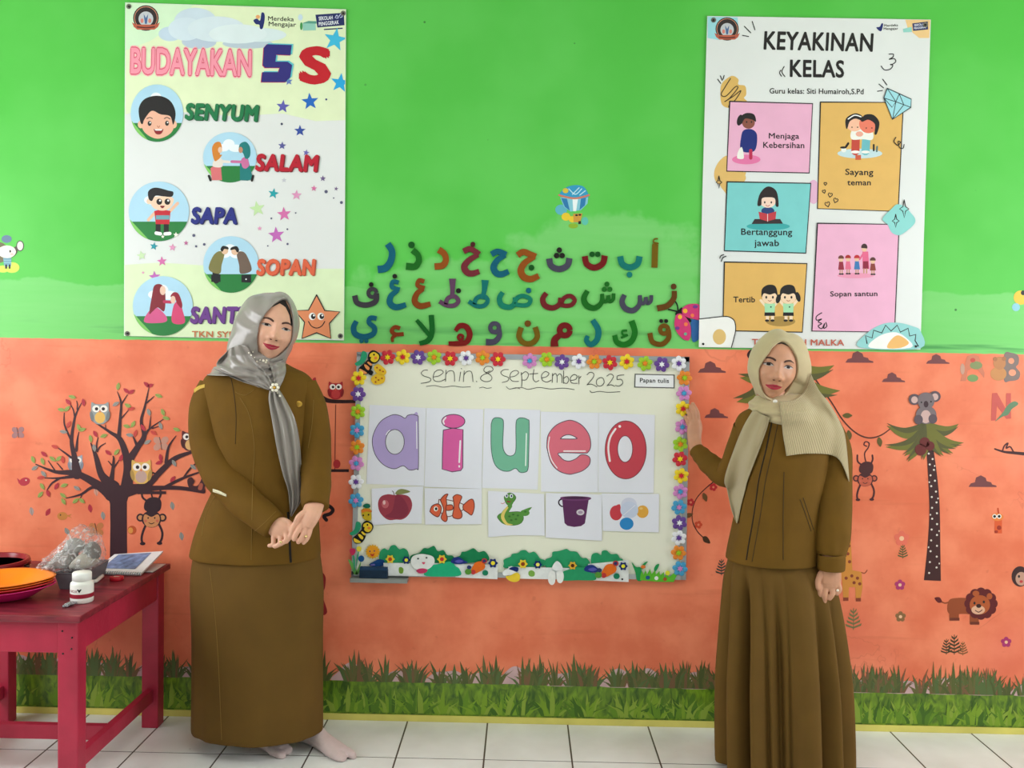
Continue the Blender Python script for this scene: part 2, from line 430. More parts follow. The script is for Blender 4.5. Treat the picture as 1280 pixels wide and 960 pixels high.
# yellow painted strip at the foot of the wall
zt = (at(500, 893.8).z + at(800, 898.6).z) / 2
bb = box('baseboard_back', ((RX0 + RX1) / 2, -0.004, zt / 2), (RX1 - RX0, 0.008, zt), mat((226, 214, 112), 0.55, 0.12, 6, 0.4, 0.2, 40), None, 0.002); tag(bb, 'thin yellow painted strip along the foot of the wall', kind='structure')
print('CHK', ZB, at(60, 424).z, at(1220, 441).z, 'zt', zt, TX0, TY0, at(640, 366), pxm(0))

# ------------------------------------------------------------------ printed banners
A1 = (140, 0, 4.129); A2 = (140, 210, 4.129); B1 = (870, 10, 4.2667); B2 = (860, 220, 4.129)
C1 = (430, 220, 4.365); C2 = (640, 220, 4.3636); D1 = (430, 430, 5.818); D2 = (640, 430, 5.333)
E1 = (430, 580, 5.818); E2 = (640, 580, 5.333); TR_ = (0, 460, 4.364); PA = (1040, 420, 4.364)
R2 = (1040, 620, 2.824); G1 = (430, 635, 8.533); G2 = (570, 635, 8.533); G3 = (710, 635, 8.0)
VI = (850, 590, 6.857); LB = (820, 360, 12.0); OW = (380, 450, 8.727); MK = (0, 280, 5.333)
def tr(T, pts): return [(T[0] + p[0] / T[2], T[1] + p[1] / T[2]) for p in pts]
class Sheet:
    """a sheet with prints stacked on it; every print is a child of the sheet"""
    def __init__(s, root, off, step=0.000015): s.root = root; s.off = off; s.step = step; s.cur = None
    def new(s, name, T):
        s.end(); s.cur = Art(T, s.off, s.step); s.name = name; return s.cur
    def end(s):
        if s.cur is not None and s.cur.n:
            s.cur.build(s.name, s.root); s.off += s.cur.n * s.step
        s.cur = None
M_BANNER = mat((228, 230, 229), 0.38, 0.03, 3, 0.5, 0.06, 5)
SKIN = (240, 190, 160); BLK = (28, 24, 26)
def grommets(root, pts, off):
    for (x, y) in pts:
        o = foam('grommet', [ellipse(x, y, 3.2, 3.2, 0, 16)], mat((128, 124, 118), 0.3, 0.1, 40, 0.5, metal=0.8), off, 0.0022, root, 0.0008)
        dot('nail', x, y, 1.5, mat((34, 32, 30), 0.5), off + 0.0022, 0.003, root)

# ---- banner with the five greetings
b5 = foam('banner', [[(156.5, 3), (432.6, 11.6), (431.5, 220), (430, 425.5), (292, 423), (155, 420), (155.5, 210)]], M_BANNER, 0.005, 0.0015, None)
tag(b5, 'hanging printed banner of five round pictures with coloured words, left of the wall letters', 'banner')
H = Sheet(b5, 0.0068)
a = H.new('printed_background', A1)
a.poly([(70, 14), (1206, 50), (1204, 620), (1050, 625), (880, 585), (640, 600), (380, 580), (180, 560), (70, 590)], (229, 240, 200))
a.poly([(70, 14), (420, 24), (330, 120), (200, 210), (70, 260)], (214, 240, 206))
a = H.new('printed_background', A2)
a.poly([(66, 500), (250, 488), (500, 505), (760, 540), (1000, 520), (1198, 520), (1196, 884), (600, 876), (64, 866)], (222, 238, 196))
a = H.new('printed_cloud', A1)
for (x, y, rx, ry, c_) in [(700, 225, 130, 26, (190, 205, 218)), (450, 215, 90, 38, (188, 202, 220)), (300, 175, 60, 38, (196, 214, 232)), (430, 110, 110, 70, (207, 222, 236)), (380, 150, 90, 60, (214, 228, 240)), (540, 150, 150, 66, (218, 231, 240)), (760, 180, 140, 36, (220, 234, 238)), (650, 175, 150, 50, (226, 238, 242))]:
    a.ell(x, y, rx, ry, c_)
def emblem(a, x, y, k):
    a.ell(x, y, 66 * k, 66 * k, (44, 34, 34)).ell(x, y, 60 * k, 60 * k, (226, 150, 120)).ell(x, y, 57 * k, 57 * k, (44, 34, 36)).ell(x, y + 4 * k, 38 * k, 38 * k, (196, 198, 204))
    a.poly([(x - 12 * k, y - 22 * k), (x, y), (x + 12 * k, y - 22 * k), (x + 5 * k, y + 30 * k), (x - 5 * k, y + 30 * k)], (70, 100, 150))
    a.ell(x - 20 * k, y + 14 * k, 8 * k, 12 * k, (222, 130, 120)).ell(x + 20 * k, y + 14 * k, 8 * k, 12 * k, (222, 130, 120))
    a.poly([(x - 72 * k, y + 22 * k), (x - 50 * k, y + 34 * k), (x + 50 * k, y + 34 * k), (x + 72 * k, y + 22 * k), (x + 62 * k, y + 46 * k), (x + 44 * k, y + 60 * k), (x - 44 * k, y + 60 * k), (x - 62 * k, y + 46 * k)], (190, 92, 70))
    a.line([(x - 44 * k, y + 46 * k), (x, y + 50 * k), (x + 44 * k, y + 46 * k)], 7 * k, (90, 36, 34))
a = H.new('school_emblem', A1); emblem(a, 175, 93, 1.0)
a = H.new('programme_logo', A1)
a.poly([(730, 105), (748, 96), (764, 106), (772, 66), (786, 70), (788, 100), (778, 146), (764, 148), (760, 128), (742, 124)], (26, 38, 110), True).ell(753, 87, 11, 10, (238, 170, 110))
a.text('Merdeka', (805, 106), (938, 110), 23, BLK, 0.01).text('Mengajar', (808, 134), (950, 138), 23, BLK, 0.01)
a = H.new('school_logo', A1)
a.poly([(985, 118), (1050, 108), (1052, 156), (985, 158)], (150, 205, 190)).poly([(980, 120), (1015, 108), (1055, 110), (1055, 122)], (90, 160, 140)).ell(977, 135, 7, 20, (60, 150, 80)).ell(972, 90, 12, 16, (205, 225, 240))
a.poly([(1050, 76), (1196, 66), (1200, 130), (1060, 142)], (24, 34, 96)).line([(1096, 152), (1188, 146)], 6, (24, 34, 96))
a.text('SEKOLAH', (1068, 106), (1140, 100), 20, (240, 242, 248), 0.02).text('PENGGERAK', (1068, 134), (1172, 124), 20, (240, 242, 248), 0.02)
a.line([(1152, 92), (1160, 78), (1168, 92), (1158, 94)], 4, (200, 205, 235)).line([(1172, 84), (1182, 72), (1188, 86), (1178, 90)], 4, (200, 205, 235))
CY = (40, 172, 222); BL = (28, 104, 196); VIO = (94, 92, 178)
for (x, y, R, c_, r_) in [(1152, 205, 62, (60, 186, 226), -80), (1178, 428, 52, (32, 166, 226), -82), (1022, 524, 46, BL, -95), (882, 550, 36, VIO, -85), (970, 675, 31, (50, 76, 160), -90), (878, 752, 22, (90, 90, 158), -86), (1002, 788, 18, (110, 104, 178), -80), (1088, 922, 15, (120, 90, 140), -86), (888, 930, 14, (200, 200, 210), -90), (912, 420, 22, (96, 122, 190), -95)]:
    P_ = star_pts(x, y, R, None, 5, r_)
    if x + R > 1203:      # printed off the edge of the sheet
        Q_ = []
        for p, q in zip(P_, P_[1:] + P_[:1]):
            if p[0] <= 1203: Q_.append(p)
            if (p[0] <= 1203) != (q[0] <= 1203): t = (1203 - p[0]) / (q[0] - p[0]); Q_.append((1203, p[1] + t * (q[1] - p[1])))
        P_ = Q_
    H.new('printed_star', A1).poly(P_, c_)
a = H.new('printed_dot', A1)
a.ell(1106, 513, 5, 5, (40, 60, 120))
H.new('printed_dot', A1).ell(876, 640, 6, 6, (50, 60, 90))
PK = (214, 110, 172)
for (x, y, R, c_, r_) in [(833, 132, 29, (30, 160, 170), -80), (952, 140, 28, (222, 150, 190), -88), (888, 238, 38, PK, -95), (750, 210, 42, (196, 226, 170), -100), (848, 346, 44, (196, 104, 186), -95), (762, 312, 13, (226, 150, 190), -90), (1042, 105, 17, (214, 110, 160), -85), (1157, 107, 12, (120, 100, 140), -80), (1088, 54, 16, (110, 90, 140), -88), (216, 404, 22, (30, 150, 165), -80), (312, 410, 21, (226, 150, 190), -85), (382, 387, 14, (190, 100, 150), -88), (258, 482, 27, PK, -95), (152, 452, 26, (200, 226, 180), -100), (220, 562, 32, (196, 104, 186), -95), (160, 540, 9, (226, 150, 190), -90)]:
    H.new('printed_star', A2).star(x, y, R, c_, r_)
for (x, y, r_) in [(1105, 122, 9), (1184, 178, 8), (1144, 155, 4), (905, 316, 5), (906, 392, 6), (804, 402, 4), (434, 404, 6), (476, 394, 7), (498, 447, 7), (422, 348, 8), (948, 232, 4), (822, 260, 5)]:
    H.new('printed_dot', A2).ell(x, y, r_, r_, (90, 90, 120), n=10)
a = H.new('title_lettering', A1)
a.text('BUDAYAKAN', (98, 376), (715, 390), 128, (248, 196, 196), 0.085, ref=0.0)
a.text('BUDAYAKAN', (98, 376), (715, 390), 128, (238, 130, 146), 0.062, ref=0.0)
a.text('BUDAYAKAN', (98, 376), (715, 390), 128, (214, 74, 104), 0.045, ref=0.0)
a.text('BUDAYAKAN', (98, 376), (715, 390), 128, (246, 152, 172), 0.022, ref=0.0)
five = [(800, 228), (928, 232), (922, 285), (848, 282), (844, 318), (906, 318), (930, 336), (920, 400), (896, 424), (770, 424), (776, 372), (858, 372), (866, 350), (790, 350), (778, 336), (784, 246)]
a.poly([(x + 8, y - 5) for x, y in five], (96, 196, 206)).poly([(x - 3, y + 2) for x, y in five], (206, 40, 70)).poly(five, (44, 38, 122))
a.text('S', (962, 432), (1130, 436), 196, (196, 14, 34), 0.05)
def pic_circle(a, cx, cy, rx, ry, sky=(176, 216, 238)):
    a.ell(cx, cy, rx, ry, sky, n=40)
    a.ell(cx - 5, cy - ry * 0.52, rx * 0.22, ry * 0.2, (240, 246, 250)).ell(cx - rx * .25, cy - ry * .38, rx * .24, ry * .15, (240, 246, 250)).ell(cx + rx * .22, cy - ry * .36, rx * .26, ry * .15, (240, 246, 250))
    a.poly(ellipse(cx, cy, rx, ry, 0, 24, 20, 160), (34, 124, 58))
    a.poly(ellipse(cx, cy, rx, ry, 0, 20, 110, 165), (126, 196, 96))
a = H.new('smiling_boy_picture', A1); pic_circle(a, 232, 584, 136, 148)
a.ell(148, 642, 15, 20, SKIN).ell(320, 642, 15, 20, SKIN).poly([(158, 560), (310, 560), (322, 640), (300, 690), (236, 716), (176, 690), (150, 640)], (240, 182, 156), True)
a.poly([(146, 628), (138, 560), (170, 510), (240, 494), (300, 520), (328, 580), (316, 644), (300, 600), (250, 590), (205, 572), (168, 615), (158, 640)], BLK, True)
a.ell(194, 637, 10, 13, (40, 34, 34)).ell(284, 636, 10, 13, (40, 34, 34)).ell(197, 633, 4, 4, (240, 240, 240)).ell(287, 632, 4, 4, (240, 240, 240))
a.line([(180, 612), (196, 606), (208, 612)], 4, BLK).line([(270, 612), (284, 606), (300, 614)], 4, BLK).line([(234, 650), (240, 658), (246, 650)], 4, (200, 120, 96))
a.poly([(216, 666), (238, 672), (264, 666), (256, 688), (240, 694), (224, 688)], (140, 24, 36), True).poly([(218, 667), (262, 667), (254, 674), (226, 674)], (245, 245, 245))
a = H.new('greeting_girls_picture', A1); pic_circle(a, 608, 812, 138, 130)
a.poly([(516, 930), (508, 868), (528, 855), (562, 858), (568, 930)], (216, 112, 116)).poly([(520, 858), (530, 820), (556, 812), (572, 832), (566, 862)], (232, 222, 212), True)
a.line([(556, 832), (604, 836)], 14, (232, 222, 212)).poly([(528, 828), (516, 770), (530, 738), (558, 734), (568, 770), (556, 796), (568, 800), (548, 824)], (214, 130, 44), True).ell(558, 774, 11, 16, (236, 196, 170))
a.poly([(660, 930), (660, 830), (700, 810), (728, 925), (700, 932)], (24, 122, 122)).poly([(672, 860), (668, 822), (694, 812), (708, 850), (690, 870)], (206, 110, 160), True).line([(680, 836), (618, 834)], 14, (206, 110, 160))
a.poly([(712, 806), (712, 760), (690, 732), (660, 744), (656, 776), (676, 790), (690, 820)], (24, 122, 122), True).ell(664, 774, 11, 16, (200, 140, 110))
a.line([(500, 908), (508, 930)], 12, BLK).line([(728, 908), (722, 932)], 12, BLK)
a = H.new('waving_boy_picture', A2); pic_circle(a, 242, 224, 156, 154)
a.line([(238, 290), (238, 330)], 26, BLK, smooth=False).line([(280, 290), (280, 330)], 26, BLK, smooth=False).line([(228, 336), (250, 340)], 18, (240, 240, 240)).line([(274, 340), (298, 338)], 18, (240, 240, 240))
a.line([(222, 230), (188, 268)], 16, SKIN).line([(296, 226), (338, 182)], 16, SKIN)
a.poly([(218, 222), (258, 212), (302, 222), (296, 290), (226, 290)], (196, 34, 50)).rect(226, 244, 297, 266, (110, 160, 172))
a.poly([(206, 150), (308, 150), (314, 184), (290, 212), (258, 220), (220, 210), (200, 184)], (246, 206, 180), True).ell(192, 172, 14, 15, (246, 206, 180))
a.poly([(190, 160), (186, 125), (204, 106), (236, 102), (290, 116), (316, 124), (308, 148), (262, 146), (224, 144), (206, 170)], BLK, True)
a.ell(244, 174, 15, 16, (30, 24, 24)).ell(286, 174, 15, 16, (30, 24, 24)).ell(248, 168, 5, 5, (250, 250, 250)).ell(290, 168, 5, 5, (250, 250, 250)).poly([(248, 196), (272, 196), (260, 208)], (130, 24, 30), True)
a.star(330, 345, 15, (245, 245, 230)).star(262, 354, 10, (245, 245, 230))
a = H.new('bowing_men_picture', A2); pic_circle(a, 614, 498, 143, 146)
a.line([(535, 540), (538, 580)], 34, BLK, smooth=False).poly([(500, 525), (518, 460), (550, 430), (580, 440), (566, 500), (556, 545)], (128, 122, 70), True).ell(582, 426, 18, 20, (228, 190, 160)).poly([(560, 420), (572, 402), (598, 408), (600, 420), (580, 418), (570, 432)], BLK, True)
a.poly([(720, 528), (700, 460), (676, 432), (644, 440), (656, 500), (664, 545)], (112, 92, 80), True).ell(634, 430, 18, 20, (228, 190, 160)).poly([(656, 424), (644, 404), (616, 410), (612, 424), (634, 420), (646, 436)], BLK, True)
a.poly([(512, 552), (560, 548), (560, 588), (512, 588)], (24, 24, 30)).poly([(668, 552), (718, 550), (718, 592), (668, 590)], (24, 24, 30)).ell(692, 574, 4, 4, (240, 240, 240))
a = H.new('hand_kissing_picture', A2); pic_circle(a, 262, 712, 155, 154)
a.poly([(166, 794), (190, 740), (230, 720), (276, 760), (282, 790), (240, 800)], (214, 88, 140), True).poly([(192, 750), (206, 660), (218, 608), (250, 600), (272, 626), (276, 690), (268, 740), (236, 720), (210, 740)], (132, 30, 44), True).ell(262, 632, 15, 24, (236, 196, 176)).line([(270, 690), (304, 692)], 16, (190, 50, 90))
a.poly([(310, 796), (318, 710), (344, 690), (366, 740), (374, 800)], (214, 70, 116), True).poly([(302, 664), (318, 642), (344, 650), (362, 700), (358, 724), (336, 700), (326, 676)], (150, 26, 50), True).ell(315, 680, 13, 20, (236, 196, 176))
for nm, T_, tx, q0, q1, h_, c_, d_ in [('word_senyum', A1, 'SENYUM', (374, 618), (756, 628), 88, (24, 120, 72), (14, 84, 52)), ('word_salam', A1, 'SALAM', (738, 882), (1066, 888), 90, (186, 18, 44), (120, 10, 30)), ('word_sapa', A2, 'SAPA', (406, 288), (644, 290), 88, (36, 44, 130), (18, 20, 80)), ('word_sopan', A2, 'SOPAN', (744, 554), (1050, 554), 86, (224, 100, 66), (176, 70, 44)), ('word_santun', A2, 'SANTUN', (402, 802), (790, 802), 88, (110, 60, 140), (74, 36, 100))]:
    a = H.new(nm, T_); a.text(tx, (q0[0] + 6, q0[1] + 4), (q1[0] + 6, q1[1] + 4), h_, d_, 0.048, 0.12); a.text(tx, q0, q1, h_, c_, 0.050, 0.12)
a = H.new('school_name', A2); a.text('TKN SYEKH MALKA', (412, 873), (905, 878), 32, (196, 116, 74), 0.02)
a = H.new('starfish_picture', A2)
sf = [(1056, 655), (1098, 736), (1176, 742), (1122, 802), (1130, 880), (1056, 850), (980, 880), (994, 796), (944, 736), (1014, 734)]
a.poly(sf, (226, 140, 96)).line(sf + [sf[0]], 6, BLK, smooth=False)
for x in (1034, 1078): a.ell(x, 766, 18, 19, (245, 245, 240)).ell(x + 5, 766, 12, 14, BLK).ell(x + 8, 761, 5, 5, (245, 245, 245))
a.line([(1014, 792), (1030, 816), (1056, 826), (1082, 816), (1098, 792)], 5, BLK)
H.end(); grommets(b5, [(161, 8), (429, 16.5), (159, 417), (425.5, 420)], 0.0066)

# ---- banner of class beliefs
bk = foam('banner', [[(884, 20), (1163.5, 24.5), (1157, 230), (1150.5, 437), (1010, 436), (873.5, 434), (878, 240)]], M_BANNER, 0.005, 0.0015, None)
tag(bk, 'white hanging banner printed with five coloured panels, above the beige-scarfed woman', 'banner')
H = Sheet(bk, 0.0068)
YE = (226, 180, 100); TQ = (124, 204, 204); PI = (236, 176, 206)
a = H.new('printed_shape', B1)
a.poly([(62, 46), (222, 50), (226, 110), (200, 160), (120, 170), (62, 160)], (158, 216, 226))
a = H.new('printed_shape', B1)
a.poly([(1116, 62), (1250, 64), (1244, 160), (1190, 160), (1130, 110)], (240, 200, 140))
a = H.new('printed_shape', B1)
a.poly([(130, 450), (140, 400), (190, 362), (226, 380), (226, 408), (262, 416), (268, 460), (256, 480), (272, 500), (240, 526), (180, 534), (138, 514)], (222, 180, 100), True)
a = H.new('printed_shape', B1)
a.poly([(98, 870), (130, 810), (180, 790), (250, 870), (262, 920), (190, 960), (110, 930)], (226, 184, 110), True)
a = H.new('printed_shape', B2)
a.ell(648, 82, 32, 62, (226, 176, 206))
a = H.new('printed_shape', B2)
a.poly([(136, -10), (300, -20), (290, 20), (200, 96), (172, 60)], (226, 184, 110))
a = H.new('school_emblem', B1); emblem(a, 166, 112, 0.94)
a = H.new('programme_logo', B1)
a.poly([(962, 104), (980, 100), (990, 82), (998, 86), (990, 120), (978, 122)], (26, 38, 110), True).text('Merdeka', (1003, 100), (1078, 97), 13, BLK, 0.01).text('Mengajar', (1001, 117), (1078, 115), 13, BLK, 0.01)
a.poly([(1154, 82), (1236, 72), (1238, 114), (1158, 122)], (24, 34, 96)).text('SEKOLAH', (1164, 98), (1226, 91), 12, (235, 235, 245), 0.02).text('PENGGERAK', (1164, 114), (1228, 107), 11, (235, 235, 245), 0.02).poly([(1104, 112), (1150, 100), (1152, 128), (1106, 130)], (150, 210, 200))
a = H.new('title_lettering', B1)
a.text('KEYAKINAN', (360, 222), (946, 234), 100, BLK, 0.026, 0.05)
a = H.new('title_lettering', B1)
a.text('KELAS', (500, 368), (790, 372), 94, BLK, 0.026)
a = H.new('subtitle', B1)
a.text('Guru kelas: Siti Humairoh,S.Pd', (392, 456), (894, 460), 29, BLK, 0.017)
a = H.new('drawn_marks', B1)
for p_ in ([(300, 72), (314, 116)], [(258, 98), (292, 132)], [(248, 146), (280, 152)], [(470, 312), (458, 340), (474, 366)], [(452, 332), (446, 346), (456, 364)], [(996, 380), (1018, 410)], [(976, 406), (1000, 426)], [(968, 444), (994, 440)], [(116, 380), (132, 402)], [(130, 362), (140, 386)], [(150, 360), (144, 380)]):
    a.line(p_, [5] * len(p_), BLK)
a.line([(1030, 246), (1052, 246), (1050, 262), (1030, 274), (1056, 270), (1066, 284), (1052, 298), (1036, 302), (1050, 306), (1036, 326), (1006, 330), (988, 310)], 5, BLK)
a.line([(184, 376), (150, 430), (134, 462), (160, 470), (210, 420), (222, 428), (180, 480), (152, 500), (200, 470), (240, 440), (210, 490), (180, 516), (178, 530), (220, 520), (258, 500)], 5, (70, 54, 34))
def panel(nm, T_, pts, c_):
    a = H.new(nm, T_); a.poly(pts, c_); a.line(pts + [pts[0]], 7, BLK, smooth=False); return a
a = panel('pink_panel', B1, [(180, 498), (622, 510), (604, 880), (164, 870)], PI)
a.ell(268, 808, 76, 26, (232, 120, 170)).poly([(240, 760), (242, 680), (258, 650), (300, 648), (326, 680), (312, 762)], (24, 40, 120), True).line([(292, 760), (292, 800)], 18, (190, 40, 80)).ell(280, 612, 34, 32, (140, 80, 66)).poly([(242, 620), (240, 580), (270, 560), (310, 568), (320, 606), (300, 596), (262, 590)], BLK, True).ell(234, 598, 15, 30, BLK, 15)
a.poly([(220, 800), (226, 762), (244, 742), (254, 780), (252, 804)], (240, 238, 230), True).ell(270, 608, 4, 5, BLK).ell(296, 608, 4, 5, BLK)
a.text('Menjaga', (388, 696), (550, 698), 30, BLK, 0.017).text('Kebersihan', (358, 746), (578, 748), 32, BLK, 0.017)
a = H.new('yellow_panel', B1)
pts = [(664, 502), (1106, 504), (1078, 1085), (648, 1070)]
a.poly(pts, YE).line(pts + [pts[0]], 7, BLK, smooth=False)
a.ell(874, 776, 120, 26, (196, 220, 226)).line([(852, 700), (850, 764)], 44, (196, 70, 56), smooth=False).line([(908, 700), (904, 764)], 44, (110, 186, 196), smooth=False).ell(850, 768, 24, 8, (245, 240, 235)).ell(904, 768, 22, 8, (245, 240, 235))
a.poly([(830, 700), (830, 655), (870, 640), (900, 650), (942, 662), (940, 702), (890, 700)], (240, 238, 230), True).ell(846, 616, 46, 42, (246, 190, 160)).ell(920, 618, 50, 50, (236, 124, 100)).poly([(800, 640), (800, 590), (846, 562), (884, 574), (886, 600), (850, 590), (820, 606), (808, 640)], BLK, True).poly([(880, 600), (900, 570), (946, 570), (978, 610), (966, 668), (952, 672), (954, 620), (920, 596), (890, 606)], BLK, True)
a.line([(812, 592), (846, 572), (880, 580)], 6, (240, 240, 240)).ell(872, 672, 20, 14, (236, 170, 150)).ell(832, 636, 4, 3, BLK).ell(862, 636, 4, 3, BLK).ell(908, 640, 4, 3, BLK).ell(938, 640, 4, 3, BLK)
a.ell(788, 756, 14, 14, (235, 235, 230)).ell(786, 744, 18, 6, BLK).line([(800, 740), (812, 722)], 12, BLK).line([(948, 760), (948, 730)], 10, BLK).line([(964, 764), (966, 740)], 10, (90, 120, 120)).rect(850, 784, 880, 810, (206, 90, 60))
a.text('Sayang', (796, 890), (946, 892), 33, BLK, 0.017)
a.T = B2; a.text('teman', (822, 48), (944, 48), 30, BLK, 0.017)
def heart(a, x, y, s_, r_=0):
    P = [(0, .9), (-.8, 0), (-.75, -.6), (-.35, -.8), (0, -.4), (.35, -.8), (.75, -.6), (.8, 0)]; q = math.radians(r_)
    P = [(x + s_ * (u * math.cos(q) - v * math.sin(q)), y + s_ * (u * math.sin(q) + v * math.cos(q))) for u, v in P]
    a.line(P + [P[0]], 4.5, BLK, smooth=False)
for h_ in [(709, 40, 9, 0), (702, 80, 10, -15), (734, 98, 13, 10), (762, 126, 14, 20), (720, 146, 15, -15)]: heart(a, *h_)
a = panel('turquoise_panel', B2, [(202, 30), (634, 38), (608, 398), (188, 386)], TQ)
a.ell(414, 260, 112, 20, (60, 168, 170)).poly([(344, 222), (476, 222), (490, 246), (328, 248)], (50, 40, 44)).ell(412, 180, 34, 20, (40, 64, 120)).poly([(364, 184), (410, 196), (456, 182), (452, 222), (410, 234), (370, 222)], (196, 60, 70)).line([(411, 196), (411, 234)], 3, (240, 230, 230))
a.ell(412, 132, 40, 32, (246, 214, 196)).poly([(358, 150), (372, 90), (412, 54), (456, 78), (468, 152), (452, 154), (448, 116), (412, 110), (382, 116), (378, 150)], (40, 28, 30), True).ell(396, 136, 4, 6, BLK).ell(430, 136, 4, 6, BLK).line([(402, 150), (412, 156), (422, 150)], 3, (190, 60, 70))
a.text('Bertanggung', (274, 304), (538, 306), 34, BLK, 0.017).text('jawab', (342, 362), (470, 362), 34, BLK, 0.017)
a = panel('mustard_panel', B2, [(188, 444), (614, 452), (590, 806), (180, 798)], YE)
a.ell(478, 750, 76, 26, (170, 136, 70))
for (x, y, gl) in [(422, 640, 0), (518, 640, 1)]:
    a.line([(x - 12, y + 70), (x - 12, y + 100)], 16, (246, 220, 190), smooth=False).line([(x + 14, y + 70), (x + 14, y + 100)], 16, (246, 220, 190), smooth=False).ell(x - 14, y + 106, 11, 6, BLK).ell(x + 14, y + 106, 11, 6, BLK)
    a.poly([(x - 26, y + 60), (x + 26, y + 60), (x + 28, y + 82), (x - 28, y + 82)], BLK).line([(x - 24, y + 28), (x - 46, y + 2)], 14, (246, 220, 190)).line([(x + 24, y + 28), (x + 46, y + 2)], 14, (246, 220, 190))
    a.poly([(x - 28, y + 18), (x + 28, y + 18), (x + 25, y + 64), (x - 25, y + 64)], (170, 224, 180)).ell(x, y - 14, 40, 34, (246, 214, 180))
    a.poly([(x - 42, y - 14), (x - 40, y - 56), (x - 10, y - 78), (x + 30, y - 70), (x + 42, y - 14), (x + 28, y - 34), (x, y - 28), (x - 30, y - 34)], BLK, True).ell(x - 18, y - 14, 5, 7, BLK).ell(x + 16, y - 14, 5, 7, BLK).line([(x - 8, y + 2), (x, y + 6), (x + 8, y + 2)], 3, (180, 70, 60)).ell(x + 6, y + 36, 4, 4, (30, 90, 60))
    if gl: a.ell(x - 52, y - 6, 12, 24, BLK, 15).ell(x + 50, y - 16, 12, 26, BLK, -15)
a.text('Tertib', (234, 652), (346, 652), 30, BLK, 0.017)
a = panel('pink_panel', B2, [(668, 244), (1090, 250), (1066, 806), (640, 800)], PI)
a.ell(866, 514, 96, 14, (232, 150, 180))
for (x, y, k, c1_, c2_) in [(790, 420, 1.0, (150, 40, 60), (110, 60, 50)), (826, 418, 1.0, (226, 110, 140), (170, 40, 40)), (872, 418, 1.0, (60, 120, 180), (190, 40, 50)), (954, 430, .9, (140, 60, 50), (90, 50, 44))]:
    a.line([(x - 5, y + 60 * k), (x - 5, y + 82 * k)], 6, (200, 150, 120)).line([(x + 6, y + 60 * k), (x + 6, y + 82 * k)], 6, (200, 150, 120)).poly([(x - 10, y + 22), (x + 10, y + 22), (x + 16, y + 64 * k), (x - 15, y + 64 * k)], c1_).ell(x, y + 8, 13, 15, (232, 190, 160)).poly(ellipse(x, y + 4, 15, 15, 0, 14, 170, 370), c2_).ell(x - 5, y + 86 * k, 7, 4, BLK).ell(x + 7, y + 86 * k, 7, 4, BLK)
a.poly([(900, 390), (930, 390), (936, 480), (902, 480)], (226, 100, 140)).poly([(904, 440), (930, 440), (932, 478), (902, 478)], (140, 30, 60)).line([(908, 480), (908, 500)], 7, (200, 150, 120)).line([(922, 480), (922, 500)], 7, (200, 150, 120)).line([(905, 400), (886, 430)], 9, (226, 100, 140)).ell(910, 374, 14, 17, (232, 190, 160)).poly(ellipse(910, 368, 16, 19, 0, 14, 170, 380), (60, 36, 36))
a.text('Sopan santun', (734, 622), (978, 620), 27, BLK, 0.017)
a.line([(690, 706), (664, 724), (664, 744), (690, 738), (672, 752), (690, 762), (672, 774), (690, 788), (706, 760), (700, 786), (716, 776), (712, 756)], 5, BLK)
a = H.new('drawn_diamond', B1)
dm = [(1020, 428), (1148, 486), (1146, 530), (1048, 594), (1002, 480)]
a.poly(dm, (160, 216, 226)).line(dm + [dm[0]], 5, (30, 40, 50), smooth=False)
for p_ in ([(1002, 480), (1066, 500), (1146, 530)], [(1020, 428), (1066, 500), (1048, 594)], [(1084, 458), (1066, 500)], [(1084, 458), (1108, 516)], [(1002, 480), (1046, 530), (1066, 500)], [(1108, 516), (1048, 594)]): a.line(p_, 4, (30, 40, 50), smooth=False)
a = H.new('drawn_curl', B1)
a.line([(1066, 690), (1056, 712), (1076, 732), (1090, 716), (1078, 712), (1086, 744), (1104, 748), (1110, 728)], 5, (30, 26, 26))
a = H.new('printed_shape', B2)
a.poly([(1004, 220), (1050, 170), (1080, 146), (1120, 158), (1150, 190), (1172, 220), (1166, 250), (1120, 290), (1086, 306), (1050, 290), (1030, 250)], (140, 210, 206), True)
for (x, y, rx, ry) in [(1116, 170, 24, 46), (1072, 232, 18, 34), (160, 32, 15, 32)]:
    a = H.new('drawn_sparkle', B2); P = [(x, y - ry), (x + rx * .3, y - ry * .25), (x + rx, y), (x + rx * .3, y + ry * .25), (x, y + ry), (x - rx * .3, y + ry * .25), (x - rx, y), (x - rx * .3, y - ry * .25)]
    a.line(P + [P[0]], 5, BLK, smooth=False)
a = H.new('drawn_mark', B2)
a.line([(164, 424), (170, 412), (184, 406)], 5, BLK).line([(172, 440), (180, 422), (196, 414)], 5, BLK)
a = H.new('drawn_egg', B2)
eg = [(58, 738), (100, 734), (150, 728), (206, 726), (238, 746), (246, 790), (236, 840), (224, 884), (56, 882)]
a.poly(eg, (244, 243, 240)).line(eg[:8], 5, BLK).ell(162, 830, 34, 40, (226, 190, 120))
a = H.new('drawn_rainbow', B2)
a.poly([(884, 884), (930, 806), (1010, 762), (1090, 758), (1160, 776), (1200, 800), (1198, 890)], (146, 206, 206), True).poly([(938, 886), (980, 830), (1060, 806), (1120, 830), (1150, 886)], (244, 243, 240), True).poly([(1030, 888), (1044, 850), (1086, 822), (1140, 860), (1100, 886)], (238, 184, 110), True)
a.line([(924, 864), (916, 824), (950, 836), (958, 796), (1000, 810), (1020, 770), (1048, 800), (1080, 770), (1096, 806), (1136, 786), (1144, 826), (1176, 818), (1172, 850), (1190, 880), (1172, 876)], 6, BLK, smooth=False)
a = H.new('school_name', B2); a.text('TKN SYEKH MALKA', (330, 872), (806, 876), 32, (190, 92, 74), 0.02)
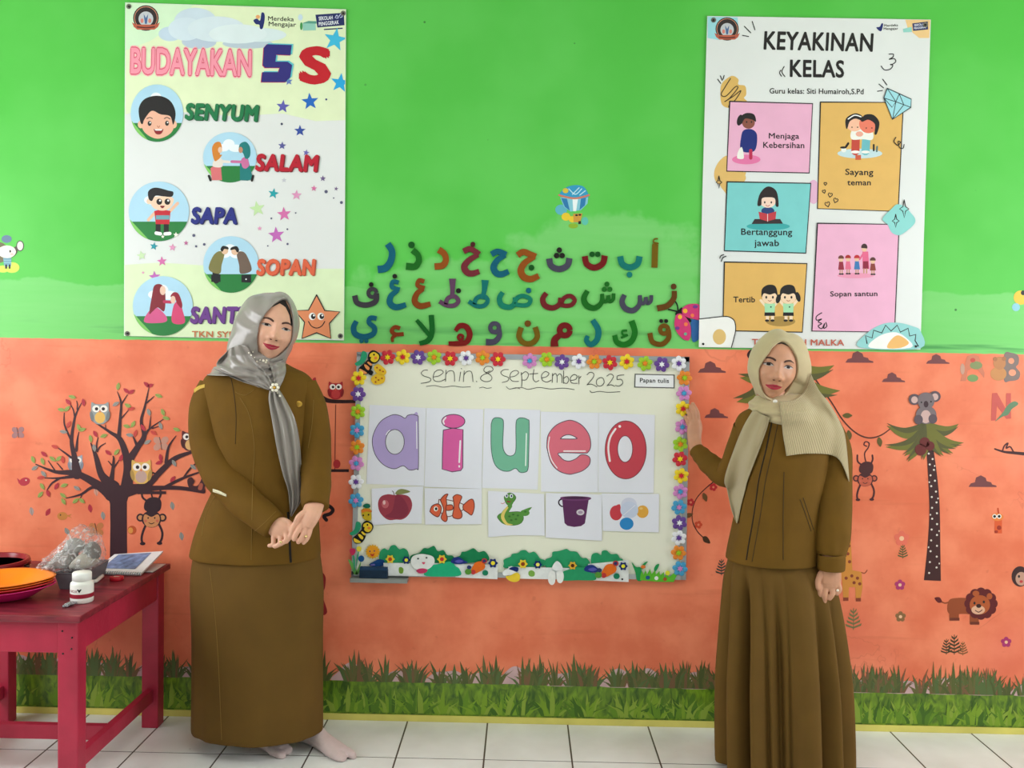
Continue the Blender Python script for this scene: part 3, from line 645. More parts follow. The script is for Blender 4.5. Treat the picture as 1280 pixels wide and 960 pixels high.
H.end(); grommets(bk, [(892, 25), (1157, 31), (879, 430), (1145, 433)], 0.0066)

# ------------------------------------------------------------------ foam Arabic letters on the green wall
def ring(cx, cy, r, ry=None, a0=0):
    ry = ry or r
    return [(cx + r * math.cos(math.radians(a0 + t)), cy + ry * math.sin(math.radians(a0 + t))) for t in range(0, 375, 30)]
BRN = (150, 88, 20); TEAL = (20, 140, 130); MAR = (140, 28, 30); GRY = (86, 84, 104); GRN = (30, 122, 34); DGR = (20, 96, 30); BLU = (18, 112, 140); ORB = (176, 92, 26); PUR = (118, 78, 112); OLV = (138, 108, 18); DRK = (40, 36, 34); LBR = (140, 50, 62)
LET = [  # name, colour word, colour, row, frame, strokes, dots, dot colour
 ('alif', 'ochre', OLV, 'top', C2, [([(781, 374), (779, 440), (777, 500)], 34), ([(796, 342), (778, 344), (772, 360), (798, 368), (766, 372)], 8)], [], None),
 ('ba', 'teal', TEAL, 'top', C2, [([(590, 438), (602, 480), (642, 499), (684, 480), (696, 438)], 34)], [(641, 538, 16)], TEAL),
 ('ta', 'dark red', MAR, 'top', C2, [([(397, 437), (408, 480), (450, 500), (494, 478), (506, 434)], 34)], [(437, 427, 15), (468, 427, 15)], DGR),
 ('tha', 'grey', GRY, 'top', C2, [([(203, 450), (214, 490), (258, 508), (302, 488), (313, 448)], 34)], [(258, 404, 15), (243, 434, 15), (274, 434, 15)], DRK),
 ('jim', 'brown', ORB, 'top', C2, [([(30, 432), (62, 414), (100, 428), (130, 440)], 34), ([(122, 440), (70, 474), (48, 516), (66, 552), (104, 562), (146, 544)], [28, 34, 38, 38, 36, 30])], [(106, 500, 16)], DGR),
 ('ha', 'blue', BLU, 'top', C1, [([(804, 428), (840, 412), (885, 430)], 32), ([(880, 432), (838, 458), (816, 498), (832, 530), (862, 536), (898, 520)], [26, 32, 36, 36, 34, 28])], [], None),
 ('kha', 'maroon', LBR, 'top', C1, [([(652, 412), (690, 398), (738, 428)], 32), ([(732, 430), (684, 458), (656, 494), (672, 526), (702, 532), (738, 520)], [26, 32, 36, 36, 34, 28])], [(703, 373, 14)], (90, 40, 40)),
 ('dal', 'rust brown', ORB, 'top', C1, [([(516, 402), (546, 424), (556, 458), (538, 488), (494, 494)], [36, 34, 34, 36, 36])], [], None),
 ('dhal', 'green', GRN, 'top', C1, [([(374, 404), (402, 430), (408, 464), (386, 494), (338, 492)], [34, 32, 34, 36, 38])], [(368, 376, 18)], DGR),
 ('ra', 'blue teal', BLU, 'top', C1, [([(238, 370), (262, 412), (254, 466), (226, 502), (184, 510)], [36, 36, 38, 40, 40])], [], None),
 ('zay', 'brown', (120, 74, 22), 'middle', C2, [([(885, 626), (882, 668), (848, 708), (792, 722)], [28, 30, 32, 34])], [(882, 603, 16)], (110, 66, 30)),
 ('sin', 'slate purple', GRY, 'middle', C2, [([(760, 650), (758, 682), (738, 694), (730, 660)], 20), ([(731, 672), (722, 692), (704, 692), (698, 650)], 20), ([(698, 652), (694, 702), (660, 734), (618, 722), (600, 686), (614, 648)], [22, 26, 30, 32, 30, 26])], [], None),
 ('shin', 'green', GRN, 'middle', C2, [([(554, 640), (552, 672), (532, 684), (524, 650)], 20), ([(525, 662), (516, 682), (498, 682), (492, 642)], 20), ([(492, 644), (488, 690), (452, 720), (408, 706), (392, 668), (412, 626)], [22, 26, 30, 34, 32, 26])], [(518, 590, 14), (503, 618, 14), (534, 618, 14)], GRN),
 ('sad', 'maroon', (136, 40, 44), 'middle', C2, [([(268, 696), (284, 666), (318, 654), (342, 676), (326, 702), (290, 708), (258, 698)], 24), ([(264, 664), (258, 700), (222, 720), (180, 706), (168, 670), (188, 638)], [24, 28, 30, 32, 30, 26])], [], None),
 ('dad', 'teal green', (24, 148, 120), 'middle', C1, [([(928, 694), (944, 666), (978, 654), (1016, 672), (1006, 700), (970, 706), (922, 698)], 24), ([(932, 662), (930, 698), (900, 716), (860, 704), (848, 668), (866, 634)], [24, 28, 30, 32, 30, 26])], [(1007, 625, 15)], BLU),
 ('ta with upright', 'teal', (18, 134, 130), 'middle', C1, [([(770, 568), (766, 620), (756, 672)], [40, 28, 22]), ([(712, 700), (722, 668), (760, 654), (784, 678), (766, 706), (726, 710), (680, 684)], 24)], [], None),
 ('za with upright', 'purple', PUR, 'middle', C1, [([(592, 560), (592, 620), (588, 668)], [38, 26, 22]), ([(556, 700), (566, 668), (602, 656), (624, 682), (602, 706), (562, 706), (520, 684)], 24)], [(625, 626, 14)], DRK),
 ('ain', 'brown', (160, 78, 24), 'middle', C1, [([(438, 576), (410, 570), (402, 598), (440, 612)], 24), ([(432, 616), (398, 642), (386, 684), (416, 710), (472, 698)], [24, 30, 34, 34, 28])], [], None),
 ('ghain', 'blue', (16, 118, 140), 'middle', C1, [([(298, 582), (268, 576), (262, 606), (304, 620)], 24), ([(292, 626), (258, 652), (250, 692), (284, 716), (338, 702)], [24, 30, 34, 34, 28])], [(277, 547, 13)], DRK),
 ('fa', 'dark grey', (74, 68, 78), 'middle', C1, [(ring(155, 638, 22), 22), ([(176, 640), (172, 684), (122, 704), (72, 692), (58, 652)], 30)], [(148, 592, 13)], DRK),
 ('qaf', 'brown', (134, 88, 16), 'bottom', C2, [(ring(830, 838, 22), 24), ([(852, 838), (854, 884), (816, 918), (766, 904), (752, 856)], 28)], [(814, 791, 11), (841, 791, 11)], DRK),
 ('kaf', 'green', (30, 136, 36), 'bottom', C2, [([(652, 790), (670, 850), (652, 900), (612, 920), (572, 906), (560, 868)], [34, 32, 32, 32, 30, 28]), ([(628, 842), (602, 846), (606, 866), (630, 868), (594, 882)], 12)], [], None),
 ('lam', 'teal', (20, 134, 138), 'bottom', C2, [([(440, 786), (470, 838), (464, 892), (430, 920), (406, 896), (414, 872)], [30, 34, 32, 30, 28, 22])], [], None),
 ('mim', 'dark red', MAR, 'bottom', C2, [(ring(288, 842, 28), 32), ([(268, 862), (234, 892), (232, 930)], [30, 38, 44])], [], None),
 ('nun', 'olive brown', OLV, 'bottom', C2, [([(50, 826), (38, 876), (64, 910), (108, 912), (138, 876), (126, 824)], 30)], [(86, 805, 18)], (130, 84, 20)),
 ('waw', 'slate grey', (90, 84, 108), 'bottom', C1, [(ring(822, 828, 24), 24), ([(844, 826), (848, 872), (820, 904), (774, 906)], [24, 28, 32, 36])], [], None),
 ('ha with loop', 'red', (150, 30, 26), 'bottom', C1, [([(608, 846), (632, 818), (668, 824), (686, 864), (668, 906), (620, 914), (570, 914)], [22, 30, 32, 32, 30, 28, 24]), (ring(636, 880, 13), 16)], [], None),
 ('lam alif', 'green', (20, 118, 40), 'bottom', C1, [([(396, 786), (428, 822), (468, 872)], [20, 24, 22]), ([(476, 758), (480, 850), (458, 898), (412, 914)], [28, 30, 30, 24])], [], None),
 ('hamza', 'rust', (160, 66, 24), 'bottom', C1, [([(306, 832), (278, 824), (260, 846), (282, 864), (326, 862)], 22), ([(284, 866), (264, 884), (266, 906)], [20, 18, 14])], [], None),
 ('ya', 'blue', (18, 110, 140), 'bottom', C1, [([(178, 778), (146, 774), (136, 800), (166, 828), (158, 862), (108, 878), (62, 862), (52, 826), (68, 792)], [26, 26, 26, 28, 30, 32, 32, 30, 26])], [(95, 900, 12), (122, 900, 12)], (20, 110, 130)),
]
for nm, cw, c_, row, T_, st, dots, dc in LET:
    def tw(w): return [v / T_[2] for v in w] if isinstance(w, list) else w / T_[2]
    o = foam_stroke('arabic_letter', [(tr(T_, p), tw(w)) for p, w in st], FO(tuple(int(v * .82) for v in c_)), 0.0, 0.006)
    tag(o, '%s foam Arabic letter %s in the %s row on the green wall' % (cw, nm, row), 'letter', 'foam Arabic letters on the green wall')
    for (x, y, r) in dots:
        q = tr(T_, [(x, y)])[0]; dot('letter_dot', q[0], q[1], r / T_[2], FO(tuple(int(v * .85) for v in dc)), 0.0, 0.006, o)

# ------------------------------------------------------------------ whiteboard
BT = 0.016
wb = empty('whiteboard', at(648, 722, -0.008), 'cream whiteboard bordered with foam flowers between the two women', 'whiteboard')
TL, TRr, BR_, BL_ = (446, 440), (862, 446), (857.5, 725), (439, 720)
foam('board_panel', [[TL, TRr, BR_, BL_]], mat((241, 240, 222), 0.3, 0.025, 3, 0.5), 0.004, BT - 0.004, wb)
def quad_in(p, q, w):  # strip of width w along p->q towards the inside (right-hand of travel on screen)
    d = np.array(q, float) - np.array(p, float); d /= np.hypot(*d); n_ = np.array((-d[1], d[0])) * w
    return [p, q, tuple(np.array(q) + n_), tuple(np.array(p) + n_)]
M_AL = mat((176, 178, 182), 0.35, 0.05, 30, 0.5, metal=0.6)
for (p, q) in ((TL, TRr), (TRr, BR_), (BR_, BL_), (BL_, TL)): foam('frame_bar', [quad_in(p, q, 6.5)], M_AL, 0.002, BT + 0.003, wb)
def px_box(name, x0, y0, x1, y1, yb, yf, m, parent, bevel=0.002):
    a_ = at(x0, y1, -yb); b_ = at(x1, y0, -yb)
    return box(name, ((a_.x + b_.x) / 2, -(yb + yf) / 2, (a_.z + b_.z) / 2), (b_.x - a_.x, yf - yb, b_.z - a_.z), m, parent, bevel)
px_box('pen_tray', 440, 720.5, 511, 724.5, 0.004, 0.05, mat((150, 152, 150), 0.4, 0.05, 30, 0.5, metal=0.5), wb)
# handwriting
ha = Art((430, 430, 5.818), BT + 0.0012)
INK = (56, 52, 50)
def hw(*paths, w=4.5):
    for p in paths: ha.line(p, [w] * len(p), INK)
hw([(608, 190), (580, 192), (562, 212), (580, 232), (622, 246), (632, 262), (610, 278), (560, 286)], [(648, 240), (690, 232), (722, 206), (700, 188), (664, 200), (648, 240), (660, 268), (700, 272), (736, 256)],
   [(742, 190), (738, 272)], [(740, 222), (760, 198), (790, 196), (802, 220), (804, 272)], [(848, 204), (838, 270)], [(852, 178), (856, 182)], [(874, 196), (868, 274)], [(872, 226), (892, 202), (920, 198), (932, 220), (938, 274)],
   [(962, 270), (966, 275)], [(1062, 196), (1034, 206), (1016, 190), (1034, 164), (1070, 166), (1084, 188), (1056, 208), (1010, 226), (992, 252), (1020, 272), (1060, 270), (1076, 246), (1060, 222), (1030, 208)])
ha.build('handwriting', wb); ha = Art((430, 430, 5.818), BT + 0.0012)
hw([(1196, 186), (1160, 188), (1140, 210), (1160, 230), (1196, 244), (1190, 268), (1150, 280)], [(1210, 240), (1246, 232), (1270, 208), (1250, 192), (1216, 208), (1206, 244), (1226, 270), (1270, 272)])
ha.build('handwriting', wb); ha = Art((430, 430, 5.818), BT + 0.0012)
hw([(600, 308), (660, 302), (720, 314), (790, 306), (860, 314), (920, 310)], [(985, 320), (1010, 314), (1040, 322), (1072, 318)], [(1180, 310), (1204, 328), (1250, 318), (1280, 326)], w=4)
ha.build('handwriting', wb); ha = Art((640, 430, 5.333), BT + 0.0012)
hw([(62, 190), (66, 240), (64, 284)], [(62, 204), (90, 184), (110, 204), (94, 238), (64, 240)], [(146, 170), (140, 230), (158, 252), (178, 244)], [(118, 200), (172, 196)], [(196, 226), (230, 218), (246, 196), (222, 184), (198, 206), (202, 240), (232, 254), (262, 240)],
   [(270, 196), (268, 256)], [(270, 214), (288, 196), (300, 216), (300, 256)], [(300, 216), (318, 198), (332, 216), (332, 258)], [(344, 180), (344, 262)], [(344, 230), (366, 216), (378, 238), (366, 262), (344, 258)], [(388, 244), (424, 236), (434, 214), (412, 204), (390, 226), (396, 258), (436, 262)], [(446, 212), (446, 266)], [(446, 232), (460, 216)],
   [(500, 206), (522, 188), (546, 200), (536, 230), (500, 272)], [(500, 272), (530, 268), (566, 286)], [(586, 224), (564, 242), (566, 272), (592, 280), (614, 258), (606, 228), (586, 224)], [(632, 214), (656, 200), (676, 214), (662, 244), (634, 278)], [(634, 278), (660, 272), (684, 282)], [(746, 206), (704, 212), (700, 238)], [(700, 238), (728, 236), (738, 260), (716, 280), (690, 276)])
ha.build('handwriting', wb); ha = Art((640, 430, 5.333), BT + 0.0012)
hw([(-10, 300), (60, 290), (110, 302), (180, 290), (260, 300), (340, 294), (416, 304)], w=4)
ha.build('handwriting', wb); ha = Art((640, 430, 5.333), BT + 0.0012)
hw([(520, 312), (534, 324), (580, 316), (640, 322), (720, 318)], w=4)
ha.build('handwriting', wb)
pl = foam('name_card', [tr(D2, [(818, 198), (1084, 204), (1084, 296), (814, 290)])], mat((90, 88, 88), 0.4), BT + 0.0006, 0.0012, None, 0.0003)
tag(pl, 'small white name card with a dark edge in the top corner of the whiteboard', 'card')
a = Art(D2, BT + 0.0022); a.poly([(825, 205), (1077, 210), (1077, 289), (822, 284)], (244, 244, 248)).build('card_face', pl)
a = Art(D2, BT + 0.0024); a.text('Papan tulis', (852, 256), (1046, 260), 30, (44, 40, 44), 0.02).build('lettering', pl)

# ---- vowel cards and picture cards
PAPER = mat((236, 236, 248), 0.6, 0.015, 4)
def card(name, pts, label, cat='paper card', group=None, off=BT + 0.0008):
    o = foam(name, [pts], PAPER, off, 0.0007, None, 0.0002); tag(o, label, cat, group); return o
def printed(o, nm, T_, fn, off=BT + 0.0018):
    a_ = Art(T_, off); fn(a_); a_.build(nm, o)
OUT = (74, 66, 86)
c_a = card('letter_card', [(462, 506), (497, 507.5), (532.5, 510), (530, 607.5), (494, 606), (458, 605)], 'white sheet with a big lilac letter a', group='vowel sheets on the whiteboard')
def f(a_):
    P = [(540, 524), (500, 512), (462, 520), (444, 540), (405, 520), (350, 516), (270, 560), (220, 640), (206, 720), (230, 810), (290, 880), (365, 908), (430, 886), (475, 916), (526, 908), (542, 880)]
    a_.poly(P, (184, 164, 218), True).line(P + [P[0]], 5, OUT).ell(370, 712, 68, 90, (226, 226, 236)).line(ellipse(370, 712, 68, 90, 0, 30) + [(438, 712)], 5, OUT).line([(528, 565), (530, 760)], 7, (248, 246, 252)).line([(306, 660), (318, 640), (334, 626)], 6, (246, 244, 250))
printed(c_a, 'letter_a', D1, f)
c_i = card('letter_card', [(533, 510), (604, 511.5), (602, 611), (530.5, 608.5)], 'white sheet with a big pink letter i', group='vowel sheets on the whiteboard', off=BT + 0.001)
def f(a_):
    P = [(722, 626), (790, 612), (866, 622), (864, 900), (850, 920), (786, 930), (714, 910), (716, 760)]
    a_.poly(P, (226, 96, 168)).line(P + [P[0]], 6, OUT, smooth=False).ell(795, 562, 84, 50, (228, 96, 166)).line(ellipse(795, 562, 84, 50, 0, 30) + [(879, 562)], 6, OUT).line([(728, 580), (722, 560), (740, 535)], 12, (250, 236, 246)).line([(846, 705), (838, 860)], 12, (250, 240, 248)).ell(838, 890, 7, 9, (250, 240, 248))
printed(c_i, 'letter_i', D1, f, BT + 0.002)
c_u = card('letter_card', [(605.5, 510.5), (675.5, 512.5), (672, 612), (602.5, 610)], 'white sheet with a big green letter u', group='vowel sheets on the whiteboard')
def f(a_):
    P = [(614, 530), (616.5, 523.5), (622, 522), (628, 524), (629.4, 531), (628.5, 557), (632, 567), (638, 570), (643.5, 567), (645, 558), (645, 530), (647.5, 523.5), (653, 522.3), (659.5, 524.5), (661.5, 530), (660.8, 572), (660, 586), (657, 590), (650, 590.3), (644.5, 585.5), (636, 589), (626, 587.5), (618, 579), (614, 560)]
    a_.poly(P, (120, 188, 158), True).line(P + [P[0]], 0.9, (70, 96, 96)).line([(658, 542), (657, 582)], 1.4, (242, 250, 246))
printed(c_u, 'letter_u', (0, 0, 1), f)
c_e = card('letter_card', [(676, 514.5), (748, 516), (747.5, 615.5), (676.3, 614.5)], 'white sheet with a big coral pink letter e', group='vowel sheets on the whiteboard', off=BT + 0.001)
def f(a_):
    P = [(232, 690), (240, 610), (290, 545), (360, 512), (410, 512), (470, 545), (515, 610), (525, 680), (508, 720), (476, 728), (316, 726), (325, 755), (350, 775), (385, 780), (425, 765), (462, 738), (505, 745), (522, 770), (512, 810), (470, 845), (420, 862), (375, 868), (310, 845), (260, 790)]
    a_.poly(P, (226, 112, 132), True).line(P + [P[0]], 5, OUT).poly([(322, 632), (345, 612), (378, 605), (412, 615), (430, 632)], (240, 238, 248)).line([(322, 632), (345, 612), (378, 605), (412, 615), (430, 632), (322, 632)], 5, OUT).line([(250, 620), (242, 690), (262, 770), (300, 826)], 7, (250, 238, 244)).line([(346, 714), (488, 714)], 9, (250, 238, 244))
printed(c_e, 'letter_e', D2, f, BT + 0.002)
c_o = card('letter_card', [(748.3, 516), (818.5, 518.5), (817, 616.5), (748, 615.5)], 'white sheet with a big red letter o', group='vowel sheets on the whiteboard', off=BT + 0.0012)
def f(a_):
    a_.ell(758, 706, 137, 193, (206, 68, 84), n=40).line(ellipse(758, 706, 137, 193, 0, 40) + [(895, 706)], 5, (120, 50, 66)).ell(754, 700, 50, 88, (238, 236, 248), n=30).line(ellipse(754, 700, 50, 88, 0, 30) + [(804, 700)], 5, (120, 50, 66))
    a_.line([(690, 566), (656, 620), (642, 690), (652, 780)], 13, (248, 236, 240)).ell(718, 549, 9, 9, (248, 236, 240))
printed(c_o, 'letter_o', D2, f, BT + 0.0022)
c_ = card('picture_card', tr(E1, [(200, 180), (390, 168), (576, 162), (564, 434), (480, 434), (380, 430), (280, 440), (206, 444)]), 'white sheet with a picture of a red apple', group='picture sheets under the vowels', off=BT + 0.003)
def f(a_):
    a_.poly([(372, 226), (420, 222), (470, 236), (494, 280), (490, 330), (460, 380), (420, 404), (380, 404), (330, 408), (290, 386), (256, 340), (248, 280), (270, 236), (320, 220)], (160, 54, 72), True).poly([(380, 224), (430, 250), (470, 330), (440, 385), (390, 396), (300, 380), (350, 340)], (138, 42, 66), True).ell(300, 292, 26, 30, (196, 96, 106)).ell(292, 280, 10, 16, (232, 190, 190))
    a_.line([(366, 226), (360, 206), (352, 196)], 5, (90, 60, 50)).poly([(372, 216), (394, 188), (430, 182), (482, 200), (446, 214), (400, 222)], (134, 138, 82), True)
printed(c_, 'apple_picture', E1, f, BT + 0.004)
c_ = card('picture_card', tr(E1, [(586, 176), (1002, 180), (1000, 438), (590, 440)]), 'white sheet with a picture of an orange striped fish', group='picture sheets under the vowels', off=BT + 0.003)
def f(a_):
    ORF = (226, 98, 62); DK = (110, 36, 30)
    def pt(P, c=ORF): a_.poly(P, c, True).line(P + [P[0]], 6, DK)
    pt([(690, 258), (760, 262), (860, 290), (880, 320), (800, 370), (740, 380), (690, 330)], (240, 238, 240))
    pt([(700, 262), (730, 226), (756, 220), (744, 250), (748, 300), (742, 350), (752, 396), (736, 420), (706, 390), (724, 330)])
    pt([(744, 300), (786, 298), (790, 330), (744, 336)])
    pt([(792, 240), (820, 222), (856, 236), (846, 270), (836, 310), (858, 360), (852, 392), (820, 398), (790, 380), (800, 310)])
    pt([(866, 300), (910, 262), (938, 260), (948, 310), (930, 370), (902, 356), (868, 330)])
    pt([(624, 346), (640, 306), (680, 290), (706, 310), (704, 350), (684, 384), (650, 370)]); a_.ell(668, 326, 16, 18, (244, 240, 230)).ell(670, 326, 9, 11, BLK)
printed(c_, 'fish_picture', E1, f, BT + 0.004)
c_ = card('picture_card', [(610, 613.5), (680, 617.5), (681, 669.5), (640, 669), (610.4, 671.5)], 'white sheet with a picture of a green snake', group='picture sheets under the vowels', off=BT + 0.003)
def f(a_):
    GS = (86, 146, 60); OL = (44, 76, 36)
    def pt(P, c): a_.poly(P, c, True).line(P + [P[0]], 4, OL)
    pt([(440, 100), (470, 60), (560, 45), (680, 40), (716, 80), (716, 130), (680, 170), (600, 186), (500, 165)], GS)
    a_.line([(690, 70), (730, 40), (780, 10), (808, -8)], [46, 44, 26, 4], GS); a_.ell(735, 52, 50, 34, GS)
    a_.line([(580, -20), (530, 40), (500, 100), (530, 160)], [40, 60, 62, 40], GS).line([(560, -20), (514, 40), (498, 100), (540, 168), (600, 178)], [20, 30, 36, 26, 8], (232, 206, 110))
    pt([(512, -120), (560, -160), (610, -150), (640, -110), (610, -60), (560, -30), (528, -60)], GS)
    a_.line([(590, -70), (570, -20)], [50, 40], GS)
    for x, y in [(540, -130), (590, -128)]: a_.ell(x, y, 18, 22, (235, 240, 245)).ell(x + 2, y, 9, 13, (30, 50, 100))
    a_.line([(520, -60), (500, -46), (480, -52)], 5, (200, 70, 80)).poly([(540, -78), (580, -70), (600, -92), (578, -60), (550, -60)], (150, 30, 40))
    for x, y in [(570, 90), (610, 70), (640, 120), (590, 130), (660, 80), (740, 40)]: a_.ell(x, y, 14, 10, (58, 112, 44))
printed(c_, 'snake_picture', G2, f, BT + 0.004)
c_ = card('picture_card', tr(E2, [(226, 194), (598, 204), (600, 512), (224, 490)]), 'white sheet with a picture of a purple bucket', group='picture sheets under the vowels', off=BT + 0.0036)
def f(a_):
    a_.line([(345, 232), (318, 240), (312, 262), (330, 282), (345, 280)], 9, (44, 24, 50)).poly([(334, 232), (512, 234), (486, 396), (460, 414), (414, 420), (370, 412), (350, 394)], (92, 34, 88)).poly([(330, 220), (420, 214), (520, 222), (512, 240), (420, 246), (334, 238)], (110, 52, 106), True).ell(424, 226, 82, 7, (60, 20, 60)).ell(456, 322, 26, 20, (214, 206, 214)).ell(456, 322, 16, 10, (170, 150, 176))
printed(c_, 'bucket_picture', E2, f, BT + 0.0046)
c_ = card('picture_card', tr(E2, [(598, 196), (980, 200), (978, 456), (606, 446)]), 'white sheet with a picture of coloured balls', group='picture sheets under the vowels', off=BT + 0.003)
def f(a_):
    a_.ell(694, 326, 42, 50, (206, 58, 72)).poly([(680, 290), (716, 268), (724, 300), (706, 320)], (206, 58, 72), True).ell(870, 318, 40, 42, (232, 170, 64)).ell(780, 270, 52, 46, (214, 216, 236)).ell(782, 306, 60, 56, (204, 212, 236)).line([(744, 340), (820, 276)], 4, (240, 240, 250)).ell(764, 398, 46, 41, (36, 136, 206)).ell(860, 296, 12, 8, (240, 200, 120))
printed(c_, 'ball_picture', E2, f, BT + 0.004)

# ---- foam flowers round the board
def petal_mesh(c_, name):
    bm = bmesh.new(); bmesh.ops.create_uvsphere(bm, u_segments=10, v_segments=6, radius=1.0)
    for v in bm.verts: v.co = Vector((v.co.x * 0.0112, v.co.y * 0.0030, v.co.z * 0.0128 + 0.0172))
    for f_ in bm.faces: f_.smooth = True
    me = bpy.data.meshes.new(name); bm.to_mesh(me); bm.free(); me.materials.append(mat(c_, 0.45, 0.05, 60, 0.4)); return me
def star_mesh(c_):
    P = star_pts(0, 0, 0.0125, 0.0062, 6); V = [(x, -0.0030, y) for x, y in P] + [(0, -0.0045, 0)] + [(x, 0.0, y) for x, y in P]
    F = [[i, (i + 1) % 12, 12] for i in range(12)] + [[i, i + 13, (i + 1) % 12 + 13, (i + 1) % 12] for i in range(12)]
    me = bpy.data.meshes.new('flower_center'); me.from_pydata(V, [], F); me.materials.append(FO(c_)); return me
FC = {'red': (206, 40, 58), 'yellow': (244, 214, 36), 'purple': (104, 66, 150), 'lime': (160, 206, 44), 'white': (238, 238, 244), 'orange': (236, 138, 44), 'pink': (214, 136, 198), 'blue': (70, 160, 206)}
CC = {'red': 'yellow', 'yellow': 'red', 'purple': 'white', 'lime': 'orange', 'white': 'purple', 'orange': 'lime', 'pink': 'blue', 'blue': 'pink'}
PM = {k: petal_mesh(v, 'petal') for k, v in FC.items()}; SM = {k: star_mesh(v) for k, v in FC.items()}
ORD = ['first', 'second', 'third', 'fourth', 'fifth', 'sixth', 'seventh', 'eighth', 'ninth', 'tenth', 'eleventh', 'twelfth', 'thirteenth', 'fourteenth', 'fifteenth', 'sixteenth', 'seventeenth', 'eighteenth']
def flowers(T_list, place):
    n = 0
    for T_, lst in T_list:
        for (x, y, k) in lst:
            q = tr(T_, [(x, y)])[0]; p = at(q[0], q[1], -(BT + 0.0075))
            e = empty('foam_flower', p, '%s foam flower, %s %s' % (k, ORD[n], place), 'foam flower', 'foam flowers round the whiteboard'); n += 1
            r0 = random.uniform(0, 60)
            for i in range(6):
                o = bpy.data.objects.new('petal', PM[k]); COL.objects.link(o); o.parent = e; o.rotation_euler = (0, math.radians(r0 + i * 60), 0)
            o = bpy.data.objects.new('flower_center', SM[CC[k]]); COL.objects.link(o); o.parent = e; o.location = (0, -0.0022, 0)
flowers([(D1, [(318, 97, 'red'), (427, 95, 'yellow'), (540, 97, 'purple'), (655, 96, 'lime'), (772, 106, 'red'), (888, 102, 'white'), (1008, 100, 'orange'), (1120, 110, 'red')]),
         (D2, [(118, 112, 'pink'), (232, 103, 'lime'), (333, 120, 'purple'), (445, 116, 'white'), (548, 118, 'orange'), (652, 124, 'red'), (765, 118, 'yellow'), (886, 130, 'lime'), (998, 136, 'purple'), (1112, 130, 'white')])], 'from the bees along the top of the whiteboard')
flowers([(D2, [(1150, 226, 'orange'), (1146, 328, 'pink'), (1140, 432, 'yellow'), (1136, 553, 'pink'), (1122, 668, 'lime'), (1120, 766, 'red')]),
         (E2, [(1128, 78, 'yellow'), (1122, 184, 'pink'), (1113, 288, 'blue'), (1116, 392, 'purple'), (1112, 492, 'white'), (1110, 592, 'orange'), (1120, 697, 'blue')])], 'from the top down the right edge of the whiteboard')
flowers([(D1, [(107, 248, 'yellow'), (103, 364, 'purple'), (101, 492, 'lime'), (95, 628, 'blue'), (95, 750, 'orange'), (90, 868, 'pink')]), (E1, [(88, 130, 'white'), (87, 265, 'blue')])], 'from the top down the left edge of the whiteboard')

# ---- bees, ladybird, tulips, sun and the hedge border
def cutout(name, T_, parts, label, cat, y0=BT + 0.0045, group=None):
    """parts: list of (part name, colour, [outlines]) stacked foam layers"""
    e = empty(name, (0, 0, 0), label, cat, group); xs = []
    for k, (nm, c_, sh) in enumerate(parts):
        S_ = [tr(T_, s_) for s_ in sh]; xs += [p for s_ in S_ for p in s_]
    cx = sum(p[0] for p in xs) / len(xs); by = max(p[1] for p in xs)
    e.location = at(cx, by, -y0)
    lv = y0
    for k, (nm, c_, sh) in enumerate(parts):
        th = 0.002 if k == 0 else 0.0012
        for s_ in sh: foam(nm, [tr(T_, s_)], c_ if isinstance(c_, bpy.types.Material) else FO(c_), lv, th, e, 0.0004)
        lv += th if k == 0 else 0.0004
    return e
def sm(pts, n=4): return [tuple(p) for p in crom(pts, n, True)]
BK = (26, 24, 26)
def bee(T_, dx, dy, body, label):
    def m(P): return [(x + dx, y + dy) for x, y in P]
    cutout('foam_bee', T_, [('wing', (46, 152, 112), [sm(m([(60, 265), (110, 230), (130, 150), (170, 155), (180, 200), (150, 260), (100, 290), (70, 290)]))]),
        ('body', BK, [sm(m([(95, 320), (150, 270), (190, 230), (220, 260), (230, 310), (190, 370), (130, 380), (105, 360)]))]),
        ('stripe', body, [sm(m([(104, 322), (130, 330), (180, 362), (160, 374), (120, 368), (104, 345)])), sm(m([(150, 285), (170, 280), (205, 310), (196, 336), (170, 320)])), sm(m([(182, 256), (205, 250), (232, 276), (220, 292), (196, 276)]))]),
        ('head', BK, [sm(m([(195, 170), (240, 135), (300, 165), (314, 210), (280, 262), (225, 270), (190, 230)]))]),
        ('face', (236, 200, 50) if body[2] < 100 else body, [sm(m([(205, 180), (250, 155), (296, 185), (296, 225), (262, 256), (220, 240)]))]),
        ('eye', BK, [ellipse(212 + dx, 212 + dy, 9, 11, 0, 10), ellipse(250 + dx, 180 + dy, 9, 11, 0, 10)]), ('cheek', (230, 130, 60), [ellipse(266 + dx, 214 + dy, 16, 14, 0, 12)])], label, 'foam bee')
bee(G1, 0, 0, (240, 206, 60), 'yellow striped foam bee above the sun on the whiteboard')
bee((430, 430, 8.0), 50, -74, (232, 150, 90), 'orange striped foam bee in the top corner of the whiteboard')
cutout('foam_butterfly', D1, [('wing', (236, 190, 50), [sm([(216, 170), (250, 145), (296, 180), (308, 210), (280, 232), (236, 212)]), sm([(196, 250), (240, 216), (296, 232), (290, 280), (240, 296), (208, 284)])]), ('head', BK, [sm([(176, 206), (196, 190), (214, 206), (200, 228), (182, 222)])]),
    ('wing_spot', (170, 60, 30), [ellipse(x, y, 6, 6, 0, 8) for x, y in [(240, 172), (262, 190), (284, 200), (232, 244), (252, 262), (276, 250), (230, 276)]])], 'yellow spotted foam ladybird under the orange bee', 'foam ladybird', group=None)
